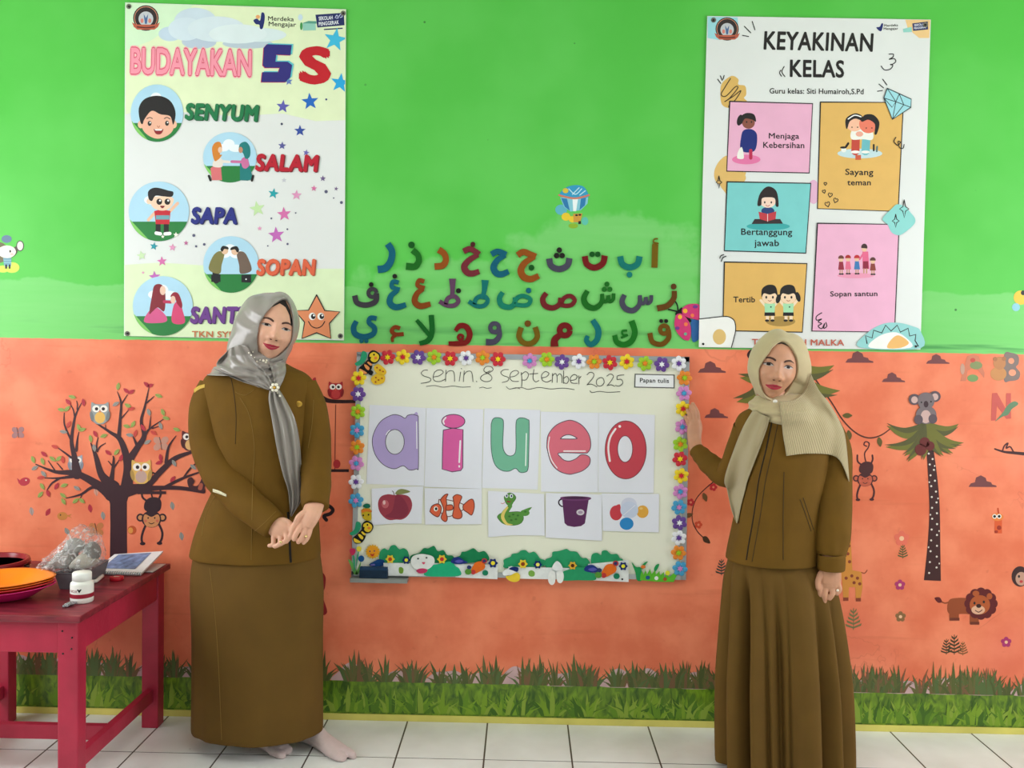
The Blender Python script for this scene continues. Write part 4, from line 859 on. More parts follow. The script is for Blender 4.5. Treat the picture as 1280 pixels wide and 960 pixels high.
cutout('foam_bee', G1, [('body', (206, 176, 40), [sm([(190, 20), (230, 0), (280, 10), (290, 60), (288, 130), (230, 132), (192, 90)])]), ('stripe', (214, 120, 40), [sm([(188, 20), (240, 10), (290, 24), (290, 46), (240, 36), (192, 50)])]), ('wing', (24, 110, 84), [sm([(200, -20), (230, -46), (270, -40), (280, -10), (240, 4)])]), ('eye', BK, [ellipse(206, 78, 9, 10, 0, 8), ellipse(262, 72, 9, 10, 0, 8)])], 'small foam bee half hidden by the apple sheet', 'foam bee', y0=BT + 0.0005)
# tulip clump
cutout('foam_tulips', G1, [('leaf', (110, 176, 90), [sm([(45, 550), (90, 580), (130, 660), (150, 705), (110, 708), (80, 640)]), sm([(120, 705), (150, 640), (180, 570), (168, 660), (150, 706)])]), ('stem', (70, 160, 120), [sm([(92, 500), (112, 520), (120, 600), (110, 690), (98, 600)]), sm([(150, 460), (160, 470), (146, 560), (130, 640), (132, 540)])]),
    ('flower_bud', (206, 50, 92), [sm([(62, 440), (90, 430), (124, 446), (116, 486), (90, 506), (66, 480)])]), ('flower_bud', (232, 214, 70), [sm([(134, 420), (160, 408), (186, 424), (180, 456), (158, 466), (138, 452)])]), ('flower_bud', (22, 84, 146), [ellipse(184, 540, 33, 34, 0, 14)])], 'clump of foam tulips in the lower left corner of the board', 'foam flower')
cutout('foam_sun', G1, [('rays', (230, 176, 50), [star_pts(306, 466, 80, 66, 16)]), ('face', (240, 160, 40), [ellipse(306, 464, 58, 58, 0, 20)]), ('eye', (70, 50, 110), [ellipse(276, 462, 8, 9, 0, 8), ellipse(324, 458, 8, 9, 0, 8)]), ('mouth', (190, 50, 40), [sm([(280, 486), (304, 494), (326, 482), (310, 514), (292, 510)])])], 'smiling foam sun in the lower left of the board', 'foam sun')
def bush(T_, pts, c_, label, lv=0.0): return cutout('foam_bush', T_, [('foliage', c_, [sm(pts, 5)])], label, 'foam bush', y0=BT + 0.004 + lv, group='foam bushes along the foot of the board')
GB = (44, 154, 104); GB2 = (26, 132, 84)
bush(G1, [(380, 560), (384, 470), (430, 430), (470, 450), (500, 405), (545, 396), (590, 440), (640, 430), (684, 470), (690, 560), (600, 590), (440, 600)], GB, 'light green foam bush beside the foam sun')
bush(G1, [(700, 560), (720, 505), (800, 480), (850, 430), (900, 430), (960, 405), (1000, 460), (1060, 450), (1100, 500), (1160, 510), (1170, 570), (960, 620), (760, 620)], GB2, 'dark green foam bush behind the white sheep face')
bush(G2, [(-30, 540), (40, 510), (60, 470), (100, 465), (140, 450), (190, 430), (240, 470), (300, 460), (340, 500), (346, 560), (200, 580), (60, 590)], GB2, 'dark green foam bush above the orange beetle under the fish sheet')
bush(G2, [(510, 590), (510, 550), (580, 520), (600, 490), (660, 480), (690, 455), (740, 450), (780, 480), (830, 466), (870, 500), (900, 540), (950, 560), (930, 620), (700, 640), (520, 640)], GB, 'green foam bush under the snake sheet')
bush(G2, [(950, 590), (960, 545), (1020, 520), (1030, 470), (1090, 460), (1130, 450), (1180, 436), (1220, 460), (1290, 470), (1340, 530), (1400, 540), (1420, 620), (1200, 650), (980, 640)], GB, 'green foam bush under the bucket sheet')
bush(G3, [(230, 530), (240, 465), (290, 448), (330, 470), (340, 432), (385, 424), (430, 460), (490, 460), (520, 500), (550, 520), (540, 590), (380, 600), (250, 580)], GB, 'green foam bush under the balls sheet')
M_STRIP = FO((236, 238, 238))
cutout('foam_fence', G1, [('fence_panel', M_STRIP, [[(420, 585), (1280, 590), (1275, 728), (430, 722)]]), ('fence_gate', (120, 160, 60), [sm([(585, 640), (610, 630), (634, 650), (626, 696), (590, 692)])])], 'white foam fence strip along the left foot of the board', 'foam fence', y0=BT + 0.0078, group='white foam strips')
cutout('foam_fence', (540, 635, 8.533), [('fence_panel', M_STRIP, [[(260, 600), (700, 604), (698, 760), (250, 740)]])], 'white foam strip with an orange beetle on it', 'foam fence', y0=BT + 0.0076, group='white foam strips')
cutout('foam_fence', G2, [('fence_panel', M_STRIP, [[(560, 625), (1210, 640), (1210, 764), (560, 752)]]), ('fence_gate', (130, 176, 80), [sm([(775, 680), (806, 664), (838, 684), (836, 722), (804, 732), (776, 716)])])], 'white foam fence strip right of the yellow duck', 'foam fence', y0=BT + 0.0078, group='white foam strips')
cutout('foam_fence', G3, [('fence_panel', M_STRIP, [[(200, 560), (604, 520), (606, 740), (205, 722)]]), ('knob', BK, [ellipse(543, 712, 10, 10, 0, 10)])], 'white foam strip beside the grass tuft at the right', 'foam fence', y0=BT + 0.0076, group='white foam strips')
bush(G1, [(860, 720), (880, 640), (940, 610), (990, 600), (1040, 590), (1110, 570), (1160, 580), (1190, 620), (1230, 650), (1240, 720), (1050, 732)], (36, 178, 130), 'bright green foam bush in front of the white fence', 0.008)
bush(G2, [(1120, 770), (1130, 690), (1190, 660), (1260, 640), (1340, 632), (1410, 650), (1440, 690), (1480, 700), (1484, 768), (1300, 772)], GB, 'green foam bush right of the white rabbit ears', 0.008)
cutout('foam_sheep', G1, [('face', (238, 238, 238), [sm([(712, 590), (730, 520), (800, 492), (880, 496), (950, 520), (966, 580), (920, 640), (860, 660), (760, 650)])]), ('eye', (80, 90, 90), [ellipse(790, 540, 11, 10, 0, 8), ellipse(880, 530, 11, 10, 0, 8)]), ('nose', (214, 80, 110), [sm([(830, 580), (866, 580), (850, 602)])])], 'white foam sheep face on the foam fence', 'foam animal', y0=BT + 0.0122)
cutout('foam_mouth', G1, [('body', (206, 60, 106), [sm([(770, 672), (800, 648), (850, 644), (890, 660), (870, 690), (810, 698)])])], 'pink oval foam piece below the sheep face', 'foam piece', y0=BT + 0.0126)
def sflower(T_, x, y, r, pc, cc, label):
    cutout('foam_flower', T_, [('petals', pc, [sm([(x + (r if i % 2 == 0 else r * .72) * math.cos(i * math.pi / 6), y + (r if i % 2 == 0 else r * .72) * math.sin(i * math.pi / 6)) for i in range(12)], 3)]), ('flower_center', cc, [ellipse(x, y, r * .42, r * .42, 0, 12)])], label, 'foam flower', y0=BT + 0.0155)
YF = (240, 206, 60); NB = (20, 44, 110)
sflower(G1, 492, 546, 50, YF, (190, 70, 30), 'small yellow foam flower between the sun and the sheep'); sflower(G1, 664, 556, 46, NB, (244, 232, 70), 'small navy foam flower left of the sheep')
sflower(G1, 1044, 546, 52, YF, (200, 50, 60), 'small yellow foam flower right of the sheep'); sflower(G2, 394, 588, 54, NB, (244, 226, 60), 'small navy foam flower beside the orange beetle')
sflower(G2, 714, 598, 52, YF, (150, 70, 30), 'small yellow foam flower under the snake sheet'); sflower(G2, 872, 604, 48, NB, (244, 232, 110), 'small navy foam flower left of the white rabbit')
sflower(G3, 46, 576, 44, (232, 180, 60), (90, 40, 20), 'small brown-centred foam flower right of the rabbit'); sflower(G3, 552, 582, 46, NB, (244, 236, 60), 'small navy foam flower at the right end of the border')
def beetle(T_, x, y, label):
    cutout('foam_beetle', T_, [('body', (236, 112, 36), [sm([(x - 80, y + 40), (x - 60, y - 10), (x - 30, y - 50), (x + 30, y - 60), (x + 70, y - 20), (x + 60, y + 20), (x + 10, y + 50), (x - 40, y + 70)])]), ('wheel', (196, 60, 60), [ellipse(x - 56, y + 54, 26, 26, 0, 12), ellipse(x + 62, y - 66, 30, 28, 0, 12)]), ('wheel', (90, 150, 60), [ellipse(x - 110, y + 50, 36, 32, 0, 12)]), ('wheel', (30, 130, 96), [ellipse(x + 72, y + 62, 32, 30, 0, 12)]), ('eye', (50, 60, 110), [ellipse(x - 100, y + 2, 24, 22, 0, 10), ellipse(x + 62, y - 66, 18, 17, 0, 10)])], label, 'foam beetle', y0=BT + 0.0126)
beetle(G2, 240, 630, 'orange foam beetle left of the yellow duck'); beetle((710, 635, 8.0), 414, 620, 'orange foam beetle at the right end of the border')
for T_, x, y, lb in [(G1, 1210, 555, 'dark blue foam bird under the fish sheet'), (G3, 230, 600, 'dark blue foam bird under the balls sheet')]:
    cutout('foam_bird', T_, [('body', (34, 54, 130), [sm([(x - 70, y + 20), (x - 40, y - 24), (x + 20, y - 30), (x + 70, y + 4), (x + 110, y + 26), (x + 40, y + 44), (x - 30, y + 40)])]), ('wing', (90, 90, 180), [sm([(x - 30, y + 14), (x + 20, y - 4), (x + 60, y + 16), (x + 10, y + 32)])])], lb, 'foam bird', y0=BT + 0.013)
cutout('foam_duck', G2, [('wing', (236, 238, 240), [sm([(500, 680), (560, 640), (590, 620), (640, 650), (640, 700), (570, 716), (510, 720)])]), ('body', (240, 206, 60), [sm([(530, 730), (580, 720), (640, 690), (680, 710), (676, 770), (620, 790), (560, 770)])]), ('cap', (24, 44, 110), [sm([(566, 650), (600, 628), (664, 636), (654, 680), (600, 664)])])], 'yellow foam duck with a navy cap at the foot of the board', 'foam animal', y0=BT + 0.0125)
cutout('foam_rabbit', G2, [('ear', (240, 240, 238), [sm([(980, 740), (996, 680), (1036, 670), (1060, 710), (1056, 790), (1026, 822), (992, 800)]), sm([(1070, 700), (1090, 668), (1130, 668), (1150, 720), (1140, 780), (1110, 802), (1080, 780)])]), ('body', (232, 234, 236), [sm([(1026, 650), (1040, 600), (1078, 566), (1120, 600), (1140, 660), (1080, 670)])])], 'white foam rabbit hanging over the foot of the board', 'foam animal', y0=BT + 0.013)
gt = [(640, 545)] + [(680, 600), (700, 680)] + [(715, 716)]
cutout('foam_grass', G3, [('blade', (36, 150, 84), [sm([(636, 542), (680, 590), (730, 600), (740, 720), (690, 722), (672, 640)]), sm([(726, 600), (760, 550), (800, 534), (780, 560), (750, 610)]), sm([(860, 610), (880, 570), (912, 560), (900, 600), (870, 640)])]), ('tuft', (96, 186, 50), [[(720, 722), (726, 660), (742, 630), (756, 668), (776, 620), (790, 664), (820, 610), (836, 660), (872, 620), (880, 666), (916, 630), (920, 676), (960, 640), (962, 690), (1000, 650), (1006, 694), (1060, 650), (1090, 670), (1056, 740), (900, 738)]]), ('flower_bud', (40, 90, 140), [ellipse(798, 696, 22, 20, 0, 12)]), ('flower_bud', (240, 240, 236), [ellipse(884, 702, 20, 20, 0, 12)]), ('flower_bud', (226, 226, 60), [ellipse(996, 650, 24, 24, 0, 12)]), ('flower_bud', (170, 84, 50), [ellipse(970, 712, 20, 18, 0, 12)]), ('flower_bud', (226, 120, 50), [ellipse(752, 588, 24, 18, 0, 12)])], 'green foam grass tuft in the lower right corner of the board', 'foam grass')
er = empty('board_eraser', at(468, 722, -0.04), 'dark blue board eraser standing on the pen tray', 'eraser')
px_box('felt_block', 450.5, 711, 485.5, 720.4, 0.022, 0.048, mat((14, 42, 66), 0.8, 0.1, 60), er, 0.002)
px_box('felt_pad', 451, 708.2, 485, 711, 0.0225, 0.0475, mat((30, 62, 96), 0.9, 0.1, 60), er, 0.001)
cutout('foam_whale', G1, [('body', (24, 70, 130), [sm([(270, 600), (320, 570), (370, 546), (430, 560), (424, 612), (360, 622), (290, 620)])]), ('belly', (120, 110, 180), [sm([(280, 604), (320, 596), (330, 612), (296, 618)])])], 'dark blue foam whale above the board eraser', 'foam animal', y0=BT + 0.0045)

# ------------------------------------------------------------------ vinyl decals on the wall
def decal(name, T_, fn, label, cat='wall decal', group=None, off=0.0006):
    a_ = Art(T_, off); fn(a_); o = a_.build(name); tag(o, label, cat, group); return o
BARK = (58, 26, 36)
t_ = Art(TR_, 0.0008)
t_.poly([(560, 640), (700, 640), (704, 690), (692, 730), (692, 860), (694, 1100), (598, 1100), (602, 860), (600, 740), (586, 690)], BARK)
for pts, w in [([(610, 690), (560, 655), (470, 600), (400, 572), (300, 566), (195, 525)], [80, 54, 38, 32, 18, 5]), ([(420, 580), (405, 480), (390, 400), (402, 300), (415, 250), (445, 190)], [56, 30, 20, 14, 10, 4]), ([(386, 390), (352, 310), (350, 245)], [12, 9, 5]), ([(406, 262), (400, 230), (384, 200)], [8, 7, 4]), ([(416, 450), (422, 390), (430, 350)], [16, 10, 4]), ([(390, 490), (350, 460), (310, 432)], [12, 9, 4]), ([(420, 225), (422, 200), (418, 180)], [7, 6, 4]),
    ([(430, 585), (330, 600), (245, 600)], [24, 12, 5]), ([(330, 600), (284, 628), (255, 668)], [12, 10, 5]), ([(340, 552), (310, 518)], [8, 4]), ([(300, 560), (262, 505)], [8, 4]), ([(590, 680), (510, 650), (440, 690), (360, 710)], [36, 18, 12, 5]), ([(452, 680), (438, 712)], [8, 4]), ([(620, 650), (555, 585), (522, 480), (495, 410)], [70, 40, 24, 5]), ([(530, 455), (545, 430), (575, 410)], [10, 8, 4]), ([(526, 450), (528, 410), (535, 380)], [10, 8, 4]),
    ([(600, 650), (612, 580), (620, 500), (616, 480)], [40, 22, 12, 5]), ([(614, 535), (590, 508)], [9, 4]), ([(620, 545), (655, 495)], [10, 4]), ([(690, 660), (698, 560), (688, 480), (655, 390), (600, 350), (500, 285)], [70, 50, 40, 28, 16, 5]), ([(648, 375), (656, 270), (660, 190), (640, 130)], [22, 15, 11, 4]), ([(660, 200), (695, 145)], [9, 4]), ([(662, 275), (700, 230)], [8, 4]), ([(578, 340), (575, 310)], [6, 4]),
    ([(700, 510), (750, 432), (786, 370), (770, 290), (790, 210), (812, 108)], [44, 32, 26, 16, 12, 4]), ([(800, 190), (840, 155)], [9, 4]), ([(750, 430), (722, 365)], [18, 5]), ([(790, 370), (815, 332), (890, 280)], [16, 10, 4]), ([(815, 328), (822, 265)], [10, 4]), ([(830, 330), (866, 318)], [7, 4]), ([(690, 670), (800, 640), (880, 560), (960, 490), (1075, 450)], [70, 38, 32, 26, 12]), ([(905, 515), (920, 430), (960, 370)], [18, 12, 4]), ([(690, 670), (850, 655), (980, 655), (1110, 675)], [50, 26, 22, 20]), ([(890, 655), (1000, 600), (1130, 555)], [18, 14, 5]), ([(1000, 600), (1040, 545), (1090, 505)], [10, 9, 4])]:
    k_ = t_.n; t_.line(pts, w, BARK)
t_.line([(768, 668), (790, 640), (830, 628)], 8, BARK).rect(750, 672, 905, 688, BARK)
tree = t_.build('tree_decal'); tag(tree, 'dark purple tree decal with bare spreading branches behind the red table', 'wall decal')
LG = (150, 166, 84); LR = (186, 44, 62); LGy = (150, 146, 140); LP = (206, 70, 60)
def leaf_pts(x, y, l, w, r): 
    q = math.radians(r); P = [(-1, 0), (-.5, -.8), (.1, -1), (.6, -.6), (1, 0), (.6, .6), (.1, 1), (-.5, .8)]
    return [(x + l * u * math.cos(q) - w * v * math.sin(q), y + l * u * math.sin(q) + w * v * math.cos(q)) for u, v in P]
for (x, y, r, c_) in [(644, 100, -80, LG), (690, 125, 40, LR), (716, 130, -30, LR), (818, 96, -20, LR), (800, 90, 40, LR), (866, 152, 20, LG), (372, 186, 50, LR), (394, 158, 15, LG), (455, 188, 80, LR), (335, 228, 10, LG), (366, 222, -45, LG), (374, 308, -60, LP), (430, 325, 70, LG), (448, 336, -15, LG), (346, 348, 10, LGy), (716, 222, -10, LP), (632, 196, -30, LGy), (698, 206, 30, LG), (812, 242, 70, LGy), (888, 242, 70, LG), (906, 274, 15, LG), (726, 306, -60, LG), (692, 318, 15, LG), (738, 356, -70, LP), (708, 366, 10, LGy), (780, 326, 60, LR), (838, 354, 30, LP), (876, 316, 70, LGy), (804, 404, -30, LGy), (520, 360, 60, LR), (494, 386, 80, LG), (566, 370, -20, LG), (514, 436, 80, LGy), (590, 462, 40, LR), (636, 458, -50, LG), (660, 490, -70, LR), (300, 430, 20, LP), (240, 470, 40, LR), (286, 496, 40, LG), (320, 494, -40, LG), (342, 500, 80, LP), (232, 510, 70, LG), (180, 500, 70, LG), (190, 545, -30, LGy), (238, 578, 50, LGy), (222, 598, -10, LP), (230, 646, 60, LG), (220, 690, -50, LG), (262, 684, 70, LR), (308, 644, -60, LR), (350, 640, -20, LG), (344, 696, 40, LG), (420, 656, 30, LGy), (346, 728, 60, LG), (412, 724, -40, LG), (446, 724, 40, LG), (876, 490, 80, LR), (868, 516, -20, LR), (964, 336, 20, LG), (950, 520, 60, LGy), (1054, 540, 40, LGy), (1104, 540, -40, LR), (942, 606, -50, LR)]:
    a_ = Art(TR_, 0.0022); P = leaf_pts(x, y, 21, 10, r); a_.poly(P, c_, True, 3)
    q = math.radians(r); a_.line([(x - 17 * math.cos(q), y - 17 * math.sin(q)), (x + 17 * math.cos(q), y + 17 * math.sin(q))], 1.6, tuple(int(v * .7) for v in c_))
    a_.build('leaf', tree)
for (x, y, r, c_, lb) in [(172, 782, 80, (176, 150, 146), 'grey fallen leaf decal lowest at the far left of the tree'), (262, 786, -60, LR, 'red patterned fallen leaf decal left of the fish-shaped leaf'), (492, 766, 80, LR, 'plain red fallen leaf decal left of the trunk'), (562, 806, 80, LGy, 'grey fallen leaf decal just left of the trunk'), (940, 752, 80, LGy, 'grey fallen leaf decal right of the hanging monkey'), (990, 918, 80, LGy, 'grey fallen leaf decal low beside the grey-scarfed woman'), (366, 892, 60, LGy, 'grey fallen leaf decal behind the plastic bag'), (524, 676, 80, (210, 150, 130), 'faint fallen leaf decal under the tree fork')]:
    def f(a_):
        a_.poly(leaf_pts(x, y, 23, 12, r), c_, True, 3); q = math.radians(r); a_.line([(x - 22 * math.cos(q), y - 22 * math.sin(q)), (x + 22 * math.cos(q), y + 22 * math.sin(q))], 2, tuple(int(v * .7) for v in c_))
    decal('leaf_decal', TR_, f, lb, group='fallen leaf decals')
def owl(T_, x, y, s_, body, belly, label, off=0.0024, name='owl_decal'):
    def f(a_):
        P = [(-1, -1.25), (-.5, -1.05), (.5, -1.05), (1, -1.25), (1.05, -.3), (1.1, .5), (.6, 1.2), (0, 1.35), (-.6, 1.2), (-1.1, .5), (-1.05, -.3)]
        a_.poly([(x + s_ * u, y + s_ * v) for u, v in P], body, True)
        a_.ell(x, y + .55 * s_, .62 * s_, .68 * s_, belly)
        for d in (-1, 1): a_.ell(x + d * .46 * s_, y - .5 * s_, .44 * s_, .42 * s_, (244, 232, 224)).ell(x + d * .4 * s_, y - .48 * s_, .2 * s_, .2 * s_, (40, 22, 26)).ell(x + d * .95 * s_, y + .4 * s_, .22 * s_, .6 * s_, tuple(int(v * .8) for v in body), d * 12)
        a_.poly([(x - .14 * s_, y - .25 * s_), (x + .14 * s_, y - .25 * s_), (x, y + .05 * s_)], (226, 120, 80))
    return decal(name, T_, f, label, off=off)
owl(TR_, 545, 245, 46, (150, 156, 158), (232, 180, 90), 'grey owl decal on the highest bough of the tree')
owl(TR_, 770, 565, 50, (226, 178, 92), (196, 160, 150), 'yellow owl decal in the fork of the tree')
owl(TR_, 1036, 396, 42, (92, 34, 36), (222, 172, 110), 'dark red owl decal at the right end of the bough')
owl(TR_, 412, 520, 36, (160, 166, 180), (190, 120, 120), 'pale grey owl decal half behind the left bough', off=0.0006)
decal('squirrel_decal', TR_, lambda a_: a_.poly([(1030, 650), (1022, 610), (1044, 596), (1060, 620), (1050, 640), (1080, 640), (1100, 600), (1096, 586), (1120, 584), (1132, 604), (1116, 650), (1116, 672), (1060, 668)], (70, 32, 38), True).poly([(1080, 660), (1090, 630), (1106, 634), (1100, 664)], (180, 90, 70), True), 'dark squirrel decal on the lowest bough beside the grey-scarfed woman', off=0.0024)
def butterfly(x, y, s_, c_, lb):
    def f(a_):
        for dx, dy in ((-.5, -.4), (.5, -.45), (-.5, .45), (.5, .4)): a_.ell(x + dx * s_, y + dy * s_, .52 * s_, .42 * s_, c_, 40 if dx * dy > 0 else -40)
        a_.line([(x - .2 * s_, y - .8 * s_), (x, y), (x + .1 * s_, y + .8 * s_)], .12 * s_, tuple(int(v * .6) for v in c_))
    decal('butterfly_decal', TR_, f, lb)
butterfly(878, 412, 42, (196, 140, 122), 'faded brown butterfly decal among the tree twigs'); butterfly(525, 880, 40, (196, 120, 70), 'brown butterfly decal behind the plastic bag'); butterfly(98, 352, 34, (160, 110, 110), 'worn purple butterfly decal at the far left of the tree')
decal('bird_decal', TR_, lambda a_: a_.ell(134, 620, 30, 22, LR, -20).poly([(108, 612), (92, 600), (104, 634)], LR).ell(142, 612, 4, 4, (240, 220, 200)), 'red bird decal left of the tree')
decal('bird_decal', TR_, lambda a_: a_.ell(340, 808, 28, 22, (204, 130, 60)).poly([(362, 806), (392, 796), (380, 808), (394, 820)], (204, 130, 60)).ell(330, 802, 4, 4, BLK), 'orange bird decal left of the trunk')
decal('bird_decal', TR_, lambda a_: a_.ell(720, 884, 24, 24, (196, 84, 40)).ell(712, 886, 14, 16, (226, 150, 70)), 'round orange bird decal right of the trunk')
def monkey(T_, x, y, k, fur, face, label, group=None):
    """hanging head down: x,y = middle of the body"""
    def P(L): return [(x + u * k, y + v * k) for u, v in L]
    def f(a_):
        a_.line(P([(-36, -20), (-56, -40), (-58, -80)]), 11 * k, fur).line(P([(30, -20), (44, -50), (42, -80)]), 11 * k, fur)
        a_.line(P([(0, -30), (-10, -90), (14, -130), (20, -160), (-4, -170), (-14, -150), (4, -140)]), 8 * k, fur)
        a_.line(P([(-30, 100), (-52, 150), (-60, 190), (-54, 214)]), 12 * k, fur).line(P([(30, 100), (52, 150), (50, 190), (36, 212)]), 12 * k, fur).ell(x - 54 * k, y + 216 * k, 15 * k, 9 * k, fur).ell(x + 38 * k, y + 214 * k, 15 * k, 9 * k, fur)
        a_.poly(P([(-44, 30), (-40, -14), (-10, -36), (30, -34), (48, -10), (40, 34), (0, 50)]), fur, True)
        for d in (-1, 1): a_.ell(x + d * 60 * k - 6 * k, y + 74 * k, 22 * k, 22 * k, fur).ell(x + d * 60 * k - 6 * k, y + 74 * k, 13 * k, 13 * k, face)
        a_.ell(x - 6 * k, y + 82 * k, 54 * k, 46 * k, fur).poly(P([(-50, 84), (-40, 56), (-6, 70), (28, 56), (40, 84), (24, 118), (-6, 126), (-36, 118)]), face, True)
        for d in (-1, 1): a_.ell(x + d * 18 * k - 6 * k, y + 76 * k, 4 * k, 5 * k, BLK).ell(x + d * 32 * k - 6 * k, y + 92 * k, 8 * k, 7 * k, (206, 100, 80))
        a_.line(P([(-20, 102), (-6, 108), (8, 102)]), 4 * k, BLK)
    return decal('monkey_decal', T_, f, label, group=group)
monkey(TR_, 832, 742, 1.0, (48, 24, 34), (206, 136, 86), 'brown monkey decal hanging head down from the tree')
monkey(PA, 186, 716, 0.82, (74, 32, 34), (196, 92, 66), 'brown monkey decal hanging by its tail from the vine')
# red owl on a branch and swing, between the first woman and the board
decal('branch_decal', OW, lambda a_: a_.line([(100, 280), (160, 370), (230, 430), (330, 452), (560, 452)], [12, 40, 50, 40, 34], (44, 20, 24)), 'dark branch decal running under the red owl to the board')
owl(OW, 346, 330, 74, (176, 34, 44), (196, 60, 60), 'red owl decal left of the whiteboard')
decal('leaf_decal', OW, lambda a_: a_.poly([(86, 240), (96, 205), (126, 190), (130, 240), (118, 268), (98, 262)], (176, 40, 50), True), 'red leaf decal at the shoulder of the grey-scarfed woman', group='fallen leaf decals')
decal('swing_decal', (0, 0, 1), lambda a_: a_.line([(419.6, 506), (419, 545), (418.6, 588)], 1.0, (120, 50, 40)).rect(411, 586.5, 436, 590, (48, 22, 26)).ell(421, 580, 4.5, 5.5, (180, 44, 50)), 'small swing decal with a red bird hanging on a cord')
decal('monkey_tail_decal', (0, 0, 1), lambda a_: a_.line([(404, 634), (410, 632), (416, 637), (413, 642), (405, 645), (408, 650)], 4.5, (36, 18, 22)), 'curled dark tail decal beside the folded hands')
decal('cat_decal', (0, 0, 1), lambda a_: a_.poly([(396, 728), (402, 716), (407, 722), (406, 735), (403, 744), (409, 765), (400, 768), (394, 750)], (150, 34, 40), True), 'dark red cat decal beside the grey-scarfed woman')

# vine, fern and clouds near the second woman
v_ = decal('vine_decal', VI, lambda a_: a_.line([(320, 60), (220, 140), (140, 230), (106, 330), (110, 430), (150, 510), (200, 562)], [10, 8, 7, 7, 7, 8, 9], (70, 26, 24)).poly([(196, 556), (226, 552), (250, 580), (258, 612), (220, 606), (200, 590)], (70, 44, 22), True), 'curling vine decal with red flowers left of the second woman')
for (x, y, c_) in [(286, 130, (190, 36, 44)), (92, 260, (190, 36, 44)), (158, 452, (206, 70, 40))]:
    a_ = Art(VI, 0.0012)
    for i in range(5): a_.ell(x + 20 * math.cos(i * 1.2566), y + 20 * math.sin(i * 1.2566), 14, 14, c_)
    a_.ell(x, y, 10, 10, (226, 130, 96)); a_.build('flower', v_)
for (x, y, r) in [(214, 216, 70), (74, 372, -20)]: a_ = Art(VI, 0.0012); a_.poly(leaf_pts(x, y, 40, 20, r), (110, 72, 34), True, 3); a_.build('leaf', v_)
def fern(T_, x, y, k, c_, label):
    def f(a_):
        for j in range(5):
            w_ = (58 - j * 9) * k; yy = y - j * 26 * k
            a_.poly([(x, yy), (x - w_, yy - 22 * k), (x - w_ * .9, yy - 4 * k), (x, yy + 12 * k)], c_).poly([(x, yy), (x + w_, yy - 26 * k), (x + w_ * .9, yy - 8 * k), (x, yy + 12 * k)], c_)
        a_.line([(x, y + 20 * k), (x, y - 130 * k)], 5 * k, c_)
    decal('fern_decal', T_, f, label)
fern(VI, 356, 866, 0.9, (40, 66, 58), 'small dark fern decal beside the pleated skirt')
def cloud(T_, x, y, w_, label):
    k = w_ / 150
    def f(a_): a_.poly([(x - 75 * k, y + 25 * k), (x - 62 * k, y + 6 * k), (x - 40 * k, y), (x - 34 * k, y - 26 * k), (x - 8 * k, y - 38 * k), (x + 18 * k, y - 24 * k), (x + 24 * k, y - 6 * k), (x + 48 * k, y), (x + 54 * k, y + 12 * k), (x + 76 * k, y + 18 * k), (x + 78 * k, y + 26 * k)], (116, 62, 64), False)
    decal('cloud_decal', T_, f, label, group='cloud decals')
Z7 = (850, 400, 4.8)
cloud(Z7, 190, 288, 165, 'brown cloud decal highest between the board and the second woman'); cloud(Z7, 216, 564, 140, 'brown cloud decal beside the raised hand')
cloud(PA, 148, 120, 150, 'brown cloud decal below the corner of the class banner'); cloud(PA, 334, 230, 125, 'brown cloud decal above the koala, to its left'); cloud(PA, 576, 130, 125, 'brown cloud decal above the koala, to its right'); cloud(PA, 820, 798, 150, 'brown cloud decal right of the palm trunk')
FR = (112, 110, 42); FR2 = (86, 84, 44)
def frond(a_, x0, y0, x1, y1, w_, bend, c1_=FR, c2_=FR2):
    dx, dy = x1 - x0, y1 - y0; l = math.hypot(dx, dy); nx, ny = -dy / l, dx / l
    mid = [(x0 + dx * t + nx * bend * math.sin(math.pi * t), y0 + dy * t + ny * bend * math.sin(math.pi * t)) for t in (0, .25, .5, .75, 1)]
    a_.line(mid, [w_ * .5, w_ * .9, w_, w_ * .6, 1], c1_, caps=False)
    a_.line([(p[0] + nx * w_ * .24, p[1] + ny * w_ * .24) for p in mid], [w_ * .2, w_ * .44, w_ * .48, w_ * .3, .5], c2_, caps=False)
pt = Art(PA, 0.0008)
pt.line([(532, 600), (545, 720), (556, 860), (560, 980), (556, 1150), (548, 1334)], [36, 46, 54, 58, 70, 92], (62, 26, 28), caps=False)
tre = pt.build('palm_decal'); tag(tre, 'palm tree decal with a white-dotted trunk under the koala', 'wall decal')
pd_ = Art(PA, 0.0010)
for i in range(24):
    t = i / 24; y = 612 + t * 710
    xm = np.interp(y, [600, 720, 860, 980, 1150, 1334], [532, 545, 556, 560, 556, 548]); hw_ = np.interp(y, [600, 860, 980, 1334], [18, 27, 29, 46])
    pd_ = Art(PA, 0.0010); pd_.ell(xm + (-.45 if i % 2 else .45) * hw_, y, 5.5, 5.5, (226, 214, 204), n=10); pd_.build('trunk_dot', tre)
    if i % 3 == 0: pd_ = Art(PA, 0.0010); pd_.ell(xm + (.8 if i % 2 else -.8) * hw_, y + 8, 4, 5, (226, 214, 204), n=8); pd_.build('trunk_dot', tre)
for k, (x1, y1, w_, b_) in enumerate([(300, 490, 62, -46), (690, 480, 58, 40), (294, 606, 60, -50), (718, 582, 56, 46), (395, 655, 52, -24), (660, 640, 50, 30), (685, 606, 50, 40), (414, 686, 48, -20), (608, 652, 54, 24), (500, 676, 50, -6)]):
    fr_ = Art(PA, 0.0012 + k * 0.00008); frond(fr_, 520, 478, x1, y1, w_, b_); fr_.build('frond', tre)
for (x, y, r) in [(506, 580, 28), (484, 620, 32), (534, 600, 26)]: c_ = Art(PA, 0.0024); c_.ell(x, y, r, r, (104, 34, 32)); c_.build('coconut', tre)
